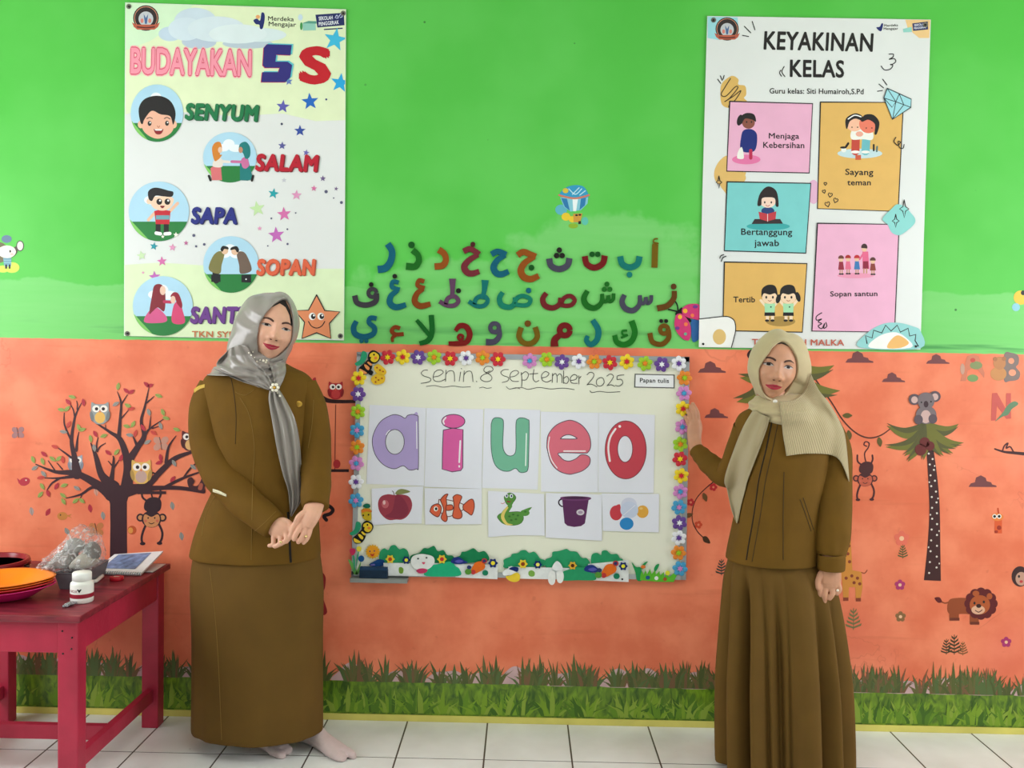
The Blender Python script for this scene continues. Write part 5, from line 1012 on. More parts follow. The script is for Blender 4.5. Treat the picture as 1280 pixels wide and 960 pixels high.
p2 = Art(Z7, 0.0005); p2.line([(600, 240), (560, 420), (520, 700)], [60, 64, 76], (62, 26, 28)); p2 = p2.build('palm_decal'); tag(p2, 'second palm decal hidden behind the head of the beige-scarfed woman', 'wall decal')
for k, (x1, y1, w_, b_) in enumerate([(925, 272, 104, 74), (960, 424, 124, 90), (360, 346, 104, -64), (340, 492, 130, -80), (390, 500, 130, -40), (800, 480, 110, 50)]):
    fr_ = Art(Z7, 0.0007 + k * 0.00008); frond(fr_, 610, 220, x1, y1, w_, b_); fr_.build('frond', p2)
decal('monkey_tail_decal', Z7, lambda a_: a_.poly([(402, 210), (420, 180), (450, 176), (470, 200), (462, 240), (424, 242)], (50, 22, 26), True), 'dark monkey decal peeping out beside the beige scarf')
def f(a_):
    K1 = (118, 104, 108); K2 = (92, 76, 84); K3 = (206, 170, 164)
    for d in (-1, 1): a_.ell(506 + d * 56, 338 - d * 8, 31, 30, K2).ell(506 + d * 56, 340 - d * 8, 18, 19, K3)
    a_.ell(514, 430, 56, 50, K1).ell(512, 440, 28, 36, K3).ell(472, 456, 24, 26, K2).ell(550, 452, 24, 26, K2)
    a_.poly([(470, 370), (474, 326), (510, 308), (548, 322), (558, 366), (530, 400), (494, 402)], K1, True).ell(513, 372, 13, 18, (60, 36, 44)).ell(488, 362, 4, 5, BLK).ell(540, 358, 4, 5, BLK)
decal('koala_decal', PA, f, 'grey koala decal sitting on top of the palm', off=0.0030)
vv = decal('vine_decal', PA, lambda a_: a_.line([(-130, 180), (-60, 280), (0, 366), (60, 460), (130, 528), (200, 556), (270, 540), (332, 494)], [9, 9, 8, 8, 8, 8, 7, 5], (84, 40, 26)), 'hanging vine decal from the second palm to the koala palm', off=0.0004)
for (x, y, r) in [(84, 434, 0), (94, 540, 80), (260, 578, 80)]: a_ = Art(PA, 0.0012); a_.poly(leaf_pts(x, y, 27, 14, r), (96, 84, 34), True, 3); a_.build('leaf', vv)
# alphabet decals
def f(a_):
    a_.poly([(700, 246), (738, 110), (770, 100), (800, 110), (832, 200), (830, 230), (800, 190), (776, 170), (740, 190), (730, 246)], (206, 120, 90)).ell(768, 230, 30, 20, (120, 150, 90)).ell(786, 160, 34, 22, (130, 140, 90)).ell(768, 132, 14, 12, (196, 70, 60)).ell(712, 180, 12, 30, (196, 150, 130))
decal('letter_decal', PA, f, 'faded letter A animal decal below the green wall')
def f(a_):
    a_.poly([(940, 100), (980, 92), (1016, 108), (1018, 150), (1004, 170), (1026, 200), (1016, 236), (970, 246), (938, 240)], (128, 110, 104), True).ell(978, 136, 16, 16, (240, 150, 116)).ell(984, 200, 20, 18, (240, 150, 116)).ell(908, 206, 44, 38, (200, 136, 80)).ell(914, 148, 34, 36, (190, 126, 78)).ell(890, 126, 12, 12, (170, 110, 70)).ell(938, 124, 12, 12, (170, 110, 70))
decal('letter_decal', PA, f, 'letter B decal with a brown bear leaning on it')
def f(a_):
    a_.poly([(874, 312), (900, 310), (950, 400), (950, 312), (976, 312), (976, 450), (950, 452), (900, 380), (894, 460), (868, 462)], (200, 84, 76)).poly([(890, 466), (930, 420), (960, 376), (996, 356), (1016, 372), (980, 400), (960, 430), (930, 440)], (96, 130, 96), True)
decal('letter_decal', PA, f, 'red letter N decal with a green dragonfly')
decal('branch_decal', PA, lambda a_: a_.line([(888, 616), (940, 632), (1000, 638), (1060, 644)], [8, 12, 16, 18], (60, 22, 24)).line([(930, 628), (940, 600), (960, 584), (950, 612), (972, 604), (990, 632)], 8, (70, 24, 26)), 'short dark branch decal at the right edge above the purple cloud')
# lion, giraffes, flowers, ferns
def f(a_):
    M1 = (96, 22, 26); B_ = (150, 70, 34)
    a_.line([(418, 372), (398, 378), (376, 366)], 5, B_).poly([(362, 360), (380, 358), (388, 374), (374, 376)], M1, True).poly([(412, 370), (440, 360), (480, 362), (520, 380), (520, 420), (470, 416), (412, 414)], B_, True)
    a_.rect(414, 400, 448, 440, B_).rect(486, 404, 518, 452, B_).rect(416, 430, 450, 440, (110, 44, 26)).rect(488, 444, 520, 454, (110, 44, 26))
    for i in range(12): a_.ell(526 + 42 * math.cos(i * .5236), 380 + 40 * math.sin(i * .5236), 17, 17, M1)
    a_.ell(526, 380, 46, 44, M1).ell(522, 384, 36, 34, (176, 84, 40)).ell(516, 402, 24, 16, (222, 170, 140)).ell(518, 388, 9, 7, (50, 20, 20)).ell(503, 378, 4, 5, BLK).ell(536, 374, 4, 5, BLK).line([(506, 404), (518, 410), (530, 402)], 3, (80, 30, 30)).ell(508, 344, 12, 10, (176, 84, 40)).ell(556, 354, 10, 11, (176, 84, 40))
decal('lion_decal', R2, f, 'brown lion decal with a scalloped mane')
def f(a_):
    G_ = (214, 140, 56); Sp = (140, 60, 34)
    a_.poly([(28, 262), (46, 150), (66, 148), (72, 262), (104, 268), (108, 320), (100, 370), (84, 370), (82, 322), (60, 322), (58, 368), (40, 368), (36, 300)], G_).line([(104, 270), (116, 272), (124, 262)], 3, Sp)
    for x, y in [(60, 176), (56, 204), (62, 232), (70, 282), (90, 290), (78, 306), (98, 310), (50, 290)]: a_.ell(x, y, 6, 6, Sp, n=8)
    a_.rect(40, 358, 58, 370, Sp).rect(84, 360, 102, 372, Sp)
decal('giraffe_decal', R2, f, 'spotted giraffe decal half behind the pleated skirt')
decal('giraffe_decal', R2, lambda a_: a_.rect(574, 84, 600, 132, (222, 90, 44)).ell(584, 74, 22, 14, (232, 130, 60)).ell(574, 72, 8, 8, (240, 235, 225)).ell(590, 72, 8, 8, (240, 235, 225)).ell(574, 72, 5, 5, BLK).ell(590, 72, 5, 5, BLK).line([(586, 44), (588, 60)], 5, (200, 70, 30)).ell(590, 112, 8, 8, (160, 50, 30)).ell(580, 126, 6, 5, (160, 50, 30)), 'small giraffe head decal above the lion')
decal('monkey_decal', R2, lambda a_: a_.ell(664, 284, 30, 36, (60, 34, 36)).ell(668, 292, 20, 24, (196, 150, 130)).ell(660, 284, 4, 5, BLK).ell(668, 302, 6, 5, (196, 60, 60)), 'dark round animal decal cut by the right edge')
def fl(T_, x, y, r, c_, lb):
    def f(a_):
        for i in range(5): a_.ell(x + r * .6 * math.cos(i * 1.2566 - 1.57), y + r * .6 * math.sin(i * 1.2566 - 1.57), r * .45, r * .45, c_)
        a_.ell(x, y, r * .32, r * .32, (240, 190, 150))
    decal('flower_decal', T_, f, lb)
fl(R2, 240, 314, 18, (176, 50, 110), 'magenta flower decal left of the palm foot'); fl(R2, 615, 516, 18, (176, 50, 110), 'magenta flower decal below the lion'); fl(R2, 242, 426, 18, (140, 100, 60), 'brown flower decal below the magenta one'); fl(R2, 246, 150, 26, (232, 112, 90), 'faded coral flower decal above a small fern')
fern(R2, 250, 214, 0.32, (74, 92, 50), 'small fern decal left of the palm trunk'); fern(R2, 76, 462, 0.5, (120, 116, 70), 'pale fern decal beside the pleated skirt'); fern(R2, 404, 552, 0.36, (70, 60, 36), 'leftmost fern decal of the three below the lion'); fern(R2, 432, 550, 0.46, (70, 60, 36), 'middle fern decal of the three below the lion'); fern(R2, 462, 556, 0.32, (130, 90, 50), 'rightmost fern decal of the three below the lion')
# decals on the green wall
def f(a_):
    a_.ell(268, 184, 32, 28, (90, 178, 196)).ell(398, 246, 18, 22, (90, 190, 170)).ell(334, 272, 26, 14, (140, 180, 40))
    a_.poly([(262, 116), (416, 116), (412, 150), (376, 186), (320, 194), (284, 170)], (130, 196, 214)).poly([(268, 120), (300, 124), (316, 190), (288, 168)], (36, 120, 176)).poly([(330, 124), (360, 124), (350, 192), (334, 192)], (236, 244, 246)).poly([(376, 122), (404, 118), (398, 160), (368, 186)], (36, 120, 176))
    a_.poly([(262, 104), (290, 66), (340, 50), (390, 58), (416, 98), (412, 116), (340, 126)], (44, 152, 196), True).line([(256, 104), (300, 116), (340, 122), (380, 116), (420, 104)], 10, (206, 120, 96))
    for p_ in ([(310, 70), (346, 100), (380, 70)], [(330, 100), (366, 64)], [(370, 104), (400, 80)]): a_.line(p_, 5, (190, 226, 236))
    a_.ell(292, 80, 16, 14, (214, 190, 60)).ell(294, 222, 24, 22, (234, 200, 44)).ell(330, 236, 20, 18, (234, 200, 44)).poly([(334, 206), (384, 204), (372, 252), (336, 252)], (206, 150, 60)).ell(352, 214, 8, 5, BLK).ell(370, 212, 8, 5, BLK).rect(362, 246, 376, 262, BLK)
decal('balloon_decal', C2, f, 'hot air balloon decal with small animals above the Arabic letters')
def f(a_):
    a_.ell(-8, 190, 62, 70, (110, 100, 70)).ell(134, 146, 26, 36, (60, 56, 52)).ell(134, 146, 20, 30, (222, 214, 206)).ell(44, 100, 34, 26, (96, 120, 150)).poly([(100, 150), (118, 176), (100, 210), (70, 220)], (80, 70, 56), True)
    a_.ell(80, 290, 50, 36, (206, 226, 80)).ell(20, 300, 40, 24, (206, 226, 80)).poly([(20, 226), (76, 226), (74, 284), (30, 284)], (130, 180, 190)).rect(34, 270, 48, 298, BLK).rect(58, 270, 70, 298, BLK).ell(46, 185, 60, 42, (238, 228, 214)).ell(68, 182, 6, 9, BLK).ell(80, 202, 12, 9, (240, 190, 180))
    for y in (234, 250, 266): a_.line([(24, y), (74, y)], 5, (90, 130, 160))
decal('monkey_decal', MK, f, 'monkey decal in a striped shirt at the left edge of the green wall')
decal('animal_decal', (0, 0, 1), lambda a_: a_.ell(1276, 372, 9, 9, (226, 190, 60)).ell(1270, 384, 5, 5, (140, 200, 214)).ell(1279, 366, 3, 3, BLK), 'small yellow decal cut off at the right edge of the green wall')
lb_ = cutout('foam_ladybird', LB, [('under_wing', (52, 100, 160), [sm([(520, 500), (560, 470), (660, 470), (660, 720), (600, 800), (540, 780)])]), ('body', BK, [sm([(300, 360), (350, 320), (400, 300), (520, 470), (530, 500), (500, 510), (420, 420), (300, 410)])]), ('wing', (206, 60, 116), [sm([(280, 480), (300, 410), (360, 380), (430, 420), (500, 520), (524, 620), (516, 740), (480, 790), (400, 760), (310, 660), (276, 560)]), sm([(390, 360), (400, 300), (470, 250), (560, 235), (640, 246), (660, 300), (660, 470), (560, 464), (470, 440), (410, 400)])]),
    ('wing_spot', (240, 180, 60), [ellipse(360, 434, 32, 34, 0, 14), ellipse(438, 344, 34, 34, 0, 14)]), ('wing_spot', (236, 120, 80), [ellipse(448, 544, 30, 30, 0, 14), ellipse(546, 412, 28, 28, 0, 14)]), ('wing_spot', (120, 60, 140), [ellipse(320, 602, 34, 26, 0, 14), ellipse(590, 280, 38, 26, 0, 14)]), ('wing_spot', (110, 170, 140), [ellipse(442, 690, 24, 24, 0, 14)]),
    ('antenna', BK, [[tuple(p) for p in stroke_outline([(330, 350), (320, 260), (290, 200)], 22)], [tuple(p) for p in stroke_outline([(310, 350), (230, 330), (180, 320)], 22)]])], 'large pink foam ladybird beside the class banner', 'foam ladybird', y0=0.0005)

# ------------------------------------------------------------------ printed grass border along the foot of the wall
def wall_strip(name, y0f, y1f, off, m, parent=None, x0=-40, x1=1330):
    V = [at(x0, y0f(x0), -off), at(x1, y0f(x1), -off), at(x1, y1f(x1), -off), at(x0, y1f(x0), -off)]
    return mesh(name, V, [[3, 2, 1, 0]], m, parent)
def solve_y(x, z):
    a_, b_ = 700.0, 1000.0
    for _ in range(40):
        m_ = (a_ + b_) / 2
        if at(x, m_, -0.0008).z > z: a_ = m_
        else: b_ = m_
    return a_
by0, by1 = solve_y(0, zt), solve_y(1280, zt)
base_y = lambda x: by0 + (by1 - by0) * x / 1280
gm, gnt, gN, gL, gb = nt_of('printed_grass')
tc = gN.new('ShaderNodeTexCoord'); mp = gN.new('ShaderNodeMapping'); mp.inputs['Scale'].default_value = (1, 1, 0.45); gL.new(tc.outputs['Object'], mp.inputs[0])
nz = gN.new('ShaderNodeTexNoise'); nz.inputs['Scale'].default_value = 38; nz.inputs['Detail'].default_value = 3; nz.inputs['Distortion'].default_value = 1.0; gL.new(mp.outputs[0], nz.inputs['Vector'])
rp = gN.new('ShaderNodeValToRGB'); rp.color_ramp.elements[0].position = 0.32; rp.color_ramp.elements[1].position = 0.68; rp.color_ramp.elements[0].color = col4((52, 88, 20)); rp.color_ramp.elements[1].color = col4((124, 160, 34)); gL.new(nz.outputs['Fac'], rp.inputs[0]); gL.new(rp.outputs[0], gb.inputs['Base Color']); gb.inputs['Roughness'].default_value = 0.35
gband = wall_strip('grass_border', lambda x: base_y(x) - 41, base_y, 0.0008, gm); tag(gband, 'printed green grass border along the foot of the wall', 'grass border')
film = mat((206, 170, 172), 0.3, 0.15, 9)
rnd = random.Random(5)
def blades(name, n, y_root, hmin, hmax, cols, off, spread=26, wid=(2.5, 5)):
    V, F, fm = [], [], []; ms = [PR(c_) for c_ in cols]
    for k in range(n):
        cx = rnd.uniform(-40, 1325); tuft = rnd.randint(5, 9)
        for j in range(tuft):
            u = (j + .5) / tuft * 2 - 1; h_ = rnd.uniform(hmin, hmax) * (1 - .45 * abs(u)); x0 = cx + u * spread * .25; x1 = cx + u * spread * rnd.uniform(.7, 1.1); yb = base_y(cx) - y_root
            w_ = rnd.uniform(*wid); xm = (x0 + x1) / 2 - u * spread * .12; ym = yb - h_ * .55; o_ = off + rnd.random() * 0.0004; b = len(V)
            V += [at(x0 - w_ / 2, yb, -o_), at(x0 + w_ / 2, yb, -o_), at(xm + w_ / 2, ym, -o_), at(x1, yb - h_, -o_), at(xm - w_ / 2, ym, -o_)]
            F.append([b, b + 1, b + 2, b + 3, b + 4]); fm.append(rnd.randrange(len(ms)))
    o = mesh(name, V, F, ms, gband, fm); o['kind'] = 'stuff'; return o
fv = Art((0, 0, 1), 0.0004)
for k in range(26):
    x = -30 + k * 53 + rnd.uniform(-12, 12); y = base_y(x) - 41
    fv.poly([(x - 26, y), (x - 18, y - 12), (x - 4, y - rnd.uniform(12, 24)), (x + 12, y - 14), (x + 26, y)], film, True)
fm_o = fv.build('clear_film', gband); fm_o['kind'] = 'stuff'
blades('upper_grass_blade', 170, 40, 14, 42, [(90, 98, 48), (104, 100, 56), (80, 90, 46), (120, 90, 60), (86, 106, 58)], 0.0010)
blades('lower_grass_blade', 150, 2, 14, 38, [(126, 160, 40), (104, 144, 34), (84, 124, 30), (140, 166, 58), (66, 104, 26)], 0.0016, 34, (3, 7))

# ------------------------------------------------------------------ red table
M_RED = mat((176, 38, 66), 0.45, 0.14, 9, 0.45, 0.12, 30)
def worn_top():
    m, nt, N, L, b = nt_of('worn_red_tabletop')
    tc = N.new('ShaderNodeTexCoord'); mp = N.new('ShaderNodeMapping'); mp.inputs['Scale'].default_value = (3, 14, 14); L.new(tc.outputs['Object'], mp.inputs[0])
    n1 = N.new('ShaderNodeTexNoise'); n1.inputs['Scale'].default_value = 3; n1.inputs['Detail'].default_value = 4; L.new(mp.outputs[0], n1.inputs['Vector'])
    rp = N.new('ShaderNodeValToRGB'); e = rp.color_ramp.elements; e[0].position = 0.3; e[0].color = col4((96, 28, 40)); e[1].position = 0.62; e[1].color = col4((140, 40, 56))
    x = e.new(0.78); x.color = col4((166, 84, 88)); L.new(n1.outputs['Fac'], rp.inputs[0]); L.new(rp.outputs[0], b.inputs['Base Color']); b.inputs['Roughness'].default_value = 0.4
    return m
M_TOP = worn_top()
pb = at(205, 704, -0.045); ZT = pb.z
pf = at_z(110, 771, ZT)
TXR = (pb.x + pf.x) / 2 + 0.0; TYB, TYF = -0.045, pf.y; TXL = TXR - 0.66
print('TABLE', pb, pf, ZT, TXR)
tb = empty('wooden_table', ((TXL + TXR) / 2, (TYB + TYF) / 2, 0), 'low red painted wooden table in the left foreground', 'table')
box('table_top', ((TXL + TXR) / 2, (TYB + TYF) / 2, ZT - 0.0105), (TXR - TXL, TYB - TYF, 0.021), M_TOP, tb, 0.003)
LW = 0.062; ix, iy = 0.016, 0.016
legs = {}
for sx in (0, 1):
    for sy in (0, 1):
        lx = (TXR - ix - LW / 2) if sx else (TXL + ix + LW / 2); ly = (TYF + iy + LW / 2) if sy else (TYB - iy - LW / 2)
        box('leg', (lx, ly, (ZT - 0.0215) / 2), (LW, LW * .9, ZT - 0.0215), M_RED, tb, 0.004); legs[sx, sy] = (lx, ly)
AH = 0.10; zc_ = ZT - 0.0215 - AH / 2
for sy in (0, 1):
    y = legs[0, sy][1] + (0.012 if sy == 0 else -0.012); box('apron', ((legs[0, 0][0] + legs[1, 0][0]) / 2, y, zc_), (legs[1, 0][0] - legs[0, 0][0] - LW, 0.022, AH), M_RED, tb, 0.003)
for sx in (0, 1):
    x = legs[sx, 0][0] + (0.015 if sx else -0.015); box('apron', (x, (legs[0, 0][1] + legs[0, 1][1]) / 2, zc_), (0.022, legs[0, 0][1] - legs[0, 1][1] - LW * .9, AH), M_RED, tb, 0.003)
    box('stretcher', (legs[sx, 0][0], (legs[0, 0][1] + legs[0, 1][1]) / 2, 0.125), (0.026, legs[0, 0][1] - legs[0, 1][1] - LW * .9, 0.05), M_RED, tb, 0.003)
ym = (legs[0, 0][1] + legs[0, 1][1]) / 2
box('stretcher', ((legs[0, 0][0] + legs[1, 0][0]) / 2, ym - 0.05, 0.125), (legs[1, 0][0] - legs[0, 0][0] - 0.026, 0.026, 0.05), M_RED, tb, 0.003)
M_NAIL = mat((52, 20, 26), 0.5)
for (dx, dz) in ((-0.016, -0.03), (0.014, -0.05), (0.012, -0.085), (-0.014, -0.10)):
    bm = bmesh.new(); bmesh.ops.create_uvsphere(bm, u_segments=8, v_segments=5, radius=0.0032); me = bpy.data.meshes.new('nail_head'); bm.to_mesh(me); bm.free(); me.materials.append(M_NAIL)
    lx, ly = legs[1, 1]; me.transform(Matrix.Translation((lx + dx, ly - LW * .45, ZT - 0.0215 + dz))); link_mesh('nail_head', me, tb)

def lathe(name, prof, c, m, parent=None, n=32, sx=1.0, sy=1.0, fm=None, mats=None, close=True):
    """profile [(r,z)] turned about the vertical through c"""
    V, F, FM = [], [], []
    for (r, z) in prof:
        for k in range(n):
            a_ = 2 * math.pi * k / n; V.append((c[0] + r * sx * math.cos(a_), c[1] + r * sy * math.sin(a_), c[2] + z))
    for i in range(len(prof) - 1):
        for k in range(n):
            F.append([i * n + k, i * n + (k + 1) % n, (i + 1) * n + (k + 1) % n, (i + 1) * n + k]); FM.append(fm[i] if fm else 0)
    if prof[0][0] > 1e-5: F.append(list(range(n))[::-1]); FM.append(FM[0])
    if prof[-1][0] > 1e-5 and close: F.append([(len(prof) - 1) * n + k for k in range(n)]); FM.append(FM[-2])
    o = mesh(name, V, F, mats or m, parent, FM, True); fix_normals(o)
    return o
# ---- stacked oval plates
pc = at_z(4, 748, ZT)
def plate(z, c_, k, label, dx):
    prof = [(0.0, 0.0), (0.05, 0.0), (0.075, 0.006), (0.105, 0.028), (0.126, 0.040), (0.134, 0.042), (0.135, 0.0445), (0.125, 0.043), (0.104, 0.0315), (0.074, 0.0095), (0.05, 0.0035), (0.0, 0.0035)]
    n = 64; V, F = [], []
    for (r, z_) in prof:
        for j in range(n):
            q = 2 * math.pi * j / n; tip = 1 + .20 * max(0.0, math.cos(q)) ** 6 + .20 * max(0.0, -math.cos(q)) ** 6
            V.append((pc.x + dx + r * k * math.cos(q) * tip, pc.y + r * k * .98 * math.sin(q), z + z_ + .006 * (abs(math.cos(q)) ** 6) * (r / .135) ** 2))
    for i in range(len(prof) - 1):
        for j in range(n): F.append([i * n + j, i * n + (j + 1) % n, (i + 1) * n + (j + 1) % n, (i + 1) * n + j])
    o = mesh('plastic_plate', V, F, mat(c_, 0.25, 0.04, 10, 0.5), None, None, True); fix_normals(o)
    tag(o, label, 'plate', 'plastic plates stacked on the red table')
plate(ZT + 0.0005, (226, 40, 130), 1.02, 'pink plastic oval plate at the bottom of the stack on the table', 0.0)
plate(ZT + 0.0100, (232, 60, 60), 1.0, 'coral plastic oval plate in the middle of the stack', 0.002)
plate(ZT + 0.0175, (240, 112, 26), 1.0, 'orange plastic oval plate second from the top of the stack', 0.001)
plate(ZT + 0.0250, (248, 132, 20), 1.0, 'bright orange plastic oval plate on top of the stack', 0.004)
# ---- tambourine
tcn = at_z(0, 716, ZT); R_ = 0.125
tcx = at_z(46, 712, ZT).x - R_
tmb = empty('tambourine', (tcx, tcn.y - 0.02, ZT), 'dark red plastic tambourine with metal jingles on the red table', 'tambourine')
TC = (tcx, tcn.y - 0.02, ZT + 0.001)
M_TAMB = mat((140, 18, 36), 0.25, 0.06, 20, 0.5)
lathe('frame', [(R_ - .012, 0.0), (R_, 0.0), (R_ + .003, 0.004), (R_, 0.010), (R_, 0.014), (R_ - .012, 0.014), (R_ - .012, 0.0)], TC, M_TAMB, tmb, 48)
lathe('frame', [(R_ - .012, 0.034), (R_, 0.034), (R_ + .003, 0.042), (R_, 0.050), (R_ - .006, 0.052), (R_ - .012, 0.050), (R_ - .012, 0.034)], TC, M_TAMB, tmb, 48)
M_JING = mat((190, 186, 180), 0.25, 0.1, 40, 0.5, metal=0.9)
for k in range(10):
    a_ = 2 * math.pi * k / 10 + .2; cx, cy = TC[0] + (R_ - .006) * math.cos(a_), TC[1] + (R_ - .006) * math.sin(a_)
    box('post', (TC[0] + (R_ - .006) * math.cos(a_ + .3), TC[1] + (R_ - .006) * math.sin(a_ + .3), TC[2] + .024), (0.014, 0.014, 0.021), M_TAMB, tmb, 0.002)
    for dz in (0.019, 0.026): lathe('jingle', [(0.0, 0.0), (0.008, 0.0), (0.017, 0.002), (0.017, 0.003), (0.008, 0.0012), (0.0, 0.0012)], (cx, cy, TC[2] + dz), M_JING, tmb, 16)
# ---- grey plastic tray and the clear bag on it
g0 = at_z(64, 739, ZT); g1 = at_z(92, 741, ZT)
gx0, gx1, gy = g0.x + 0.004, g1.x + 0.012, g0.y + 0.012
def tray_mesh(name, x0, x1, y0, y1, z, h, m, parent=None):
    V, F = [], []
    for (ins, zz) in ((0.012, 0), (0.0, h), (-0.004, h + .001), (0.004, h + .001), (0.016, 0.003)):
        V += [(x0 + ins, y0 + ins, z + zz), (x1 - ins, y0 + ins, z + zz), (x1 - ins, y1 - ins, z + zz), (x0 + ins, y1 - ins, z + zz)]
    for i in range(4):
        for k in range(4): F.append([i * 4 + k, i * 4 + (k + 1) % 4, i * 4 + 4 + (k + 1) % 4, i * 4 + 4 + k])
    F.append([3, 2, 1, 0]); F.append([16, 17, 18, 19]); o = mesh(name, V, F, m, parent); fix_normals(o); return o
TH = at(78, 717, gy).z - ZT
tr_o = tray_mesh('plastic_tray', gx0, gx1, gy, gy + 0.20, ZT + 0.001, max(TH, 0.03), mat((112, 110, 116), 0.4, 0.05, 20)); tag(tr_o, 'grey plastic tray under the clear bag on the table', 'tray')
TH = max(TH, 0.03)
# clear bag: crumpled hull with grey things inside
M_BAG, nt_, N_, L_, b_ = nt_of('clear_plastic_film')
b_.inputs['Base Color'].default_value = (0.93, 0.94, 0.95, 1); b_.inputs['Roughness'].default_value = 0.12; b_.inputs['Alpha'].default_value = 0.30; b_.inputs['Specular IOR Level'].default_value = 0.9; b_.inputs['Coat Weight'].default_value = 0.6
tcb = N_.new('ShaderNodeTexCoord'); nb = N_.new('ShaderNodeTexNoise'); nb.inputs['Scale'].default_value = 28; nb.inputs['Detail'].default_value = 3; nb.inputs['Distortion'].default_value = 2; L_.new(tcb.outputs['Object'], nb.inputs['Vector'])
bpn = N_.new('ShaderNodeBump'); bpn.inputs['Strength'].default_value = 0.9; bpn.inputs['Distance'].default_value = 0.02; L_.new(nb.outputs['Fac'], bpn.inputs['Height']); L_.new(bpn.outputs['Normal'], b_.inputs['Normal'])
mrb = N_.new('ShaderNodeMapRange'); mrb.inputs['From Min'].default_value = 0.50; mrb.inputs['From Max'].default_value = 0.68; mrb.inputs['To Min'].default_value = 0.14; mrb.inputs['To Max'].default_value = 0.75; L_.new(nb.outputs['Fac'], mrb.inputs['Value']); L_.new(mrb.outputs[0], b_.inputs['Alpha'])
by = gy + 0.075
ZBAG = ZT + TH + 0.004
bag = empty('plastic_bag', at(88, 718, by), 'clear crumpled plastic bag of grey things on the table', 'plastic bag')
T6 = (0, 640, 6.857)
out = crom([(330, 470), (400, 530), (480, 545), (600, 535), (700, 520), (800, 495), (860, 440), (876, 360), (860, 270), (820, 190), (760, 128), (740, 150), (690, 110), (640, 140), (590, 220), (510, 290), (430, 360), (370, 420)], 3, True)
cxp, cyp = 640, 390
rb = random.Random(3); V, F = [], []; nO = len(out); lay = 9
for j in range(lay):
    th = math.pi * (j + .5) / lay; s_ = math.sin(th) ** .7; d_ = math.cos(th) * 0.085
    for i, p in enumerate(out):
        w_ = 1 + .05 * math.sin(i * 2.3 + j * 1.7) * (1 if 0 < j < lay - 1 else 0)
        q = (cxp + (p[0] - cxp) * s_ * w_, cyp + (p[1] - cyp) * s_ * w_)
        q = tr(T6, [q])[0]; pt_ = at(q[0], q[1], by); pt_.y += d_ + .008 * math.sin(i * 1.3 + j * 2.1); pt_.z = max(pt_.z, ZBAG + .001 * math.sin(i * 3.1 + j))
        V.append(pt_)
for j in range(lay - 1):
    for i in range(nO): F.append([j * nO + i, j * nO + (i + 1) % nO, (j + 1) * nO + (i + 1) % nO, (j + 1) * nO + i])
F.append(list(range(nO))[::-1]); F.append([(lay - 1) * nO + i for i in range(nO)])
bo = mesh('film', V, F, M_BAG, bag, None, True); fix_normals(bo)
def lump(name, T_, pts, yc, d, c_, parent):
    P = [tr(T_, [tuple(p)])[0] for p in crom(pts, 3, True)]; cx = sum(p[0] for p in P) / len(P); cy = sum(p[1] for p in P) / len(P); V, F = [], []; n_ = len(P); L_ = 7
    for j in range(L_):
        th = math.pi * (j + .5) / L_; s_ = math.sin(th) ** .6
        for p in P:
            v = at(cx + (p[0] - cx) * s_, cy + (p[1] - cy) * s_, yc); v.y += math.cos(th) * d; v.z = max(v.z, ZBAG + .004); V.append(v)
    for j in range(L_ - 1):
        for i in range(n_): F.append([j * n_ + i, j * n_ + (i + 1) % n_, (j + 1) * n_ + (i + 1) % n_, (j + 1) * n_ + i])
    F.append(list(range(n_))[::-1]); F.append([(L_ - 1) * n_ + i for i in range(n_)])
    o = mesh(name, V, F, mat(c_, 0.7, 0.2, 30, 0.3, 0.4, 40), parent, None, True); fix_normals(o); return o
lump('grey_cloth', T6, [(370, 480), (440, 420), (520, 330), (600, 300), (660, 380), (640, 470), (540, 520), (430, 520)], by, 0.05, (150, 146, 142), bag)
lump('grey_cloth', T6, [(610, 460), (660, 390), (740, 330), (800, 370), (830, 440), (760, 490), (680, 500)], by - 0.005, 0.05, (176, 170, 158), bag)
lump('grey_cloth', T6, [(740, 320), (760, 260), (800, 270), (840, 330), (840, 400), (790, 400)], by + 0.01, 0.04, (110, 108, 104), bag)
lump('grey_cloth', T6, [(560, 310), (600, 230), (670, 240), (720, 300), (680, 350), (600, 350)], by + 0.02, 0.04, (160, 158, 156), bag)
# ---- medicine bottle
b0 = at_z(102.5, 752, ZT); kx = pxm(b0.y)
bt = empty('pill_bottle', b0, 'white plastic pill bottle with a dark red band on the table corner', 'bottle')
rB = 13.6 / kx; hB = at(102, 715, b0.y).z - ZT
M_BOT = mat((238, 238, 230), 0.35, 0.02, 20); 
lathe('body', [(0, 0), (rB * .94, 0), (rB, .004), (rB, hB * .60), (rB * .97, hB * .66), (rB * .8, hB * .72), (rB * .78, hB * .73), (0, hB * .73)], (b0.x, b0.y, ZT + .0005), M_BOT, bt, 36)
cp = lathe('cap', [(rB * .76, hB * .73), (rB * .84, hB * .735), (rB * .84, hB * .97), (rB * .78, hB), (0, hB)], (b0.x, b0.y, ZT + .0005), mat((240, 240, 236), 0.4, 0.02, 20), bt, 36)
lb = lathe('label_band', [(rB * 1.004, hB * .10), (rB * 1.008, hB * .11), (rB * 1.008, hB * .56), (rB * 1.004, hB * .57)], (b0.x, b0.y, ZT + .0005), mat((240, 238, 232), 0.5), bt, 36, close=False)
lathe('red_band', [(rB * 1.012, hB * .18), (rB * 1.014, hB * .19), (rB * 1.014, hB * .31), (rB * 1.012, hB * .32)], (b0.x, b0.y, ZT + .0005), mat((150, 20, 46), 0.5), bt, 36, close=False)
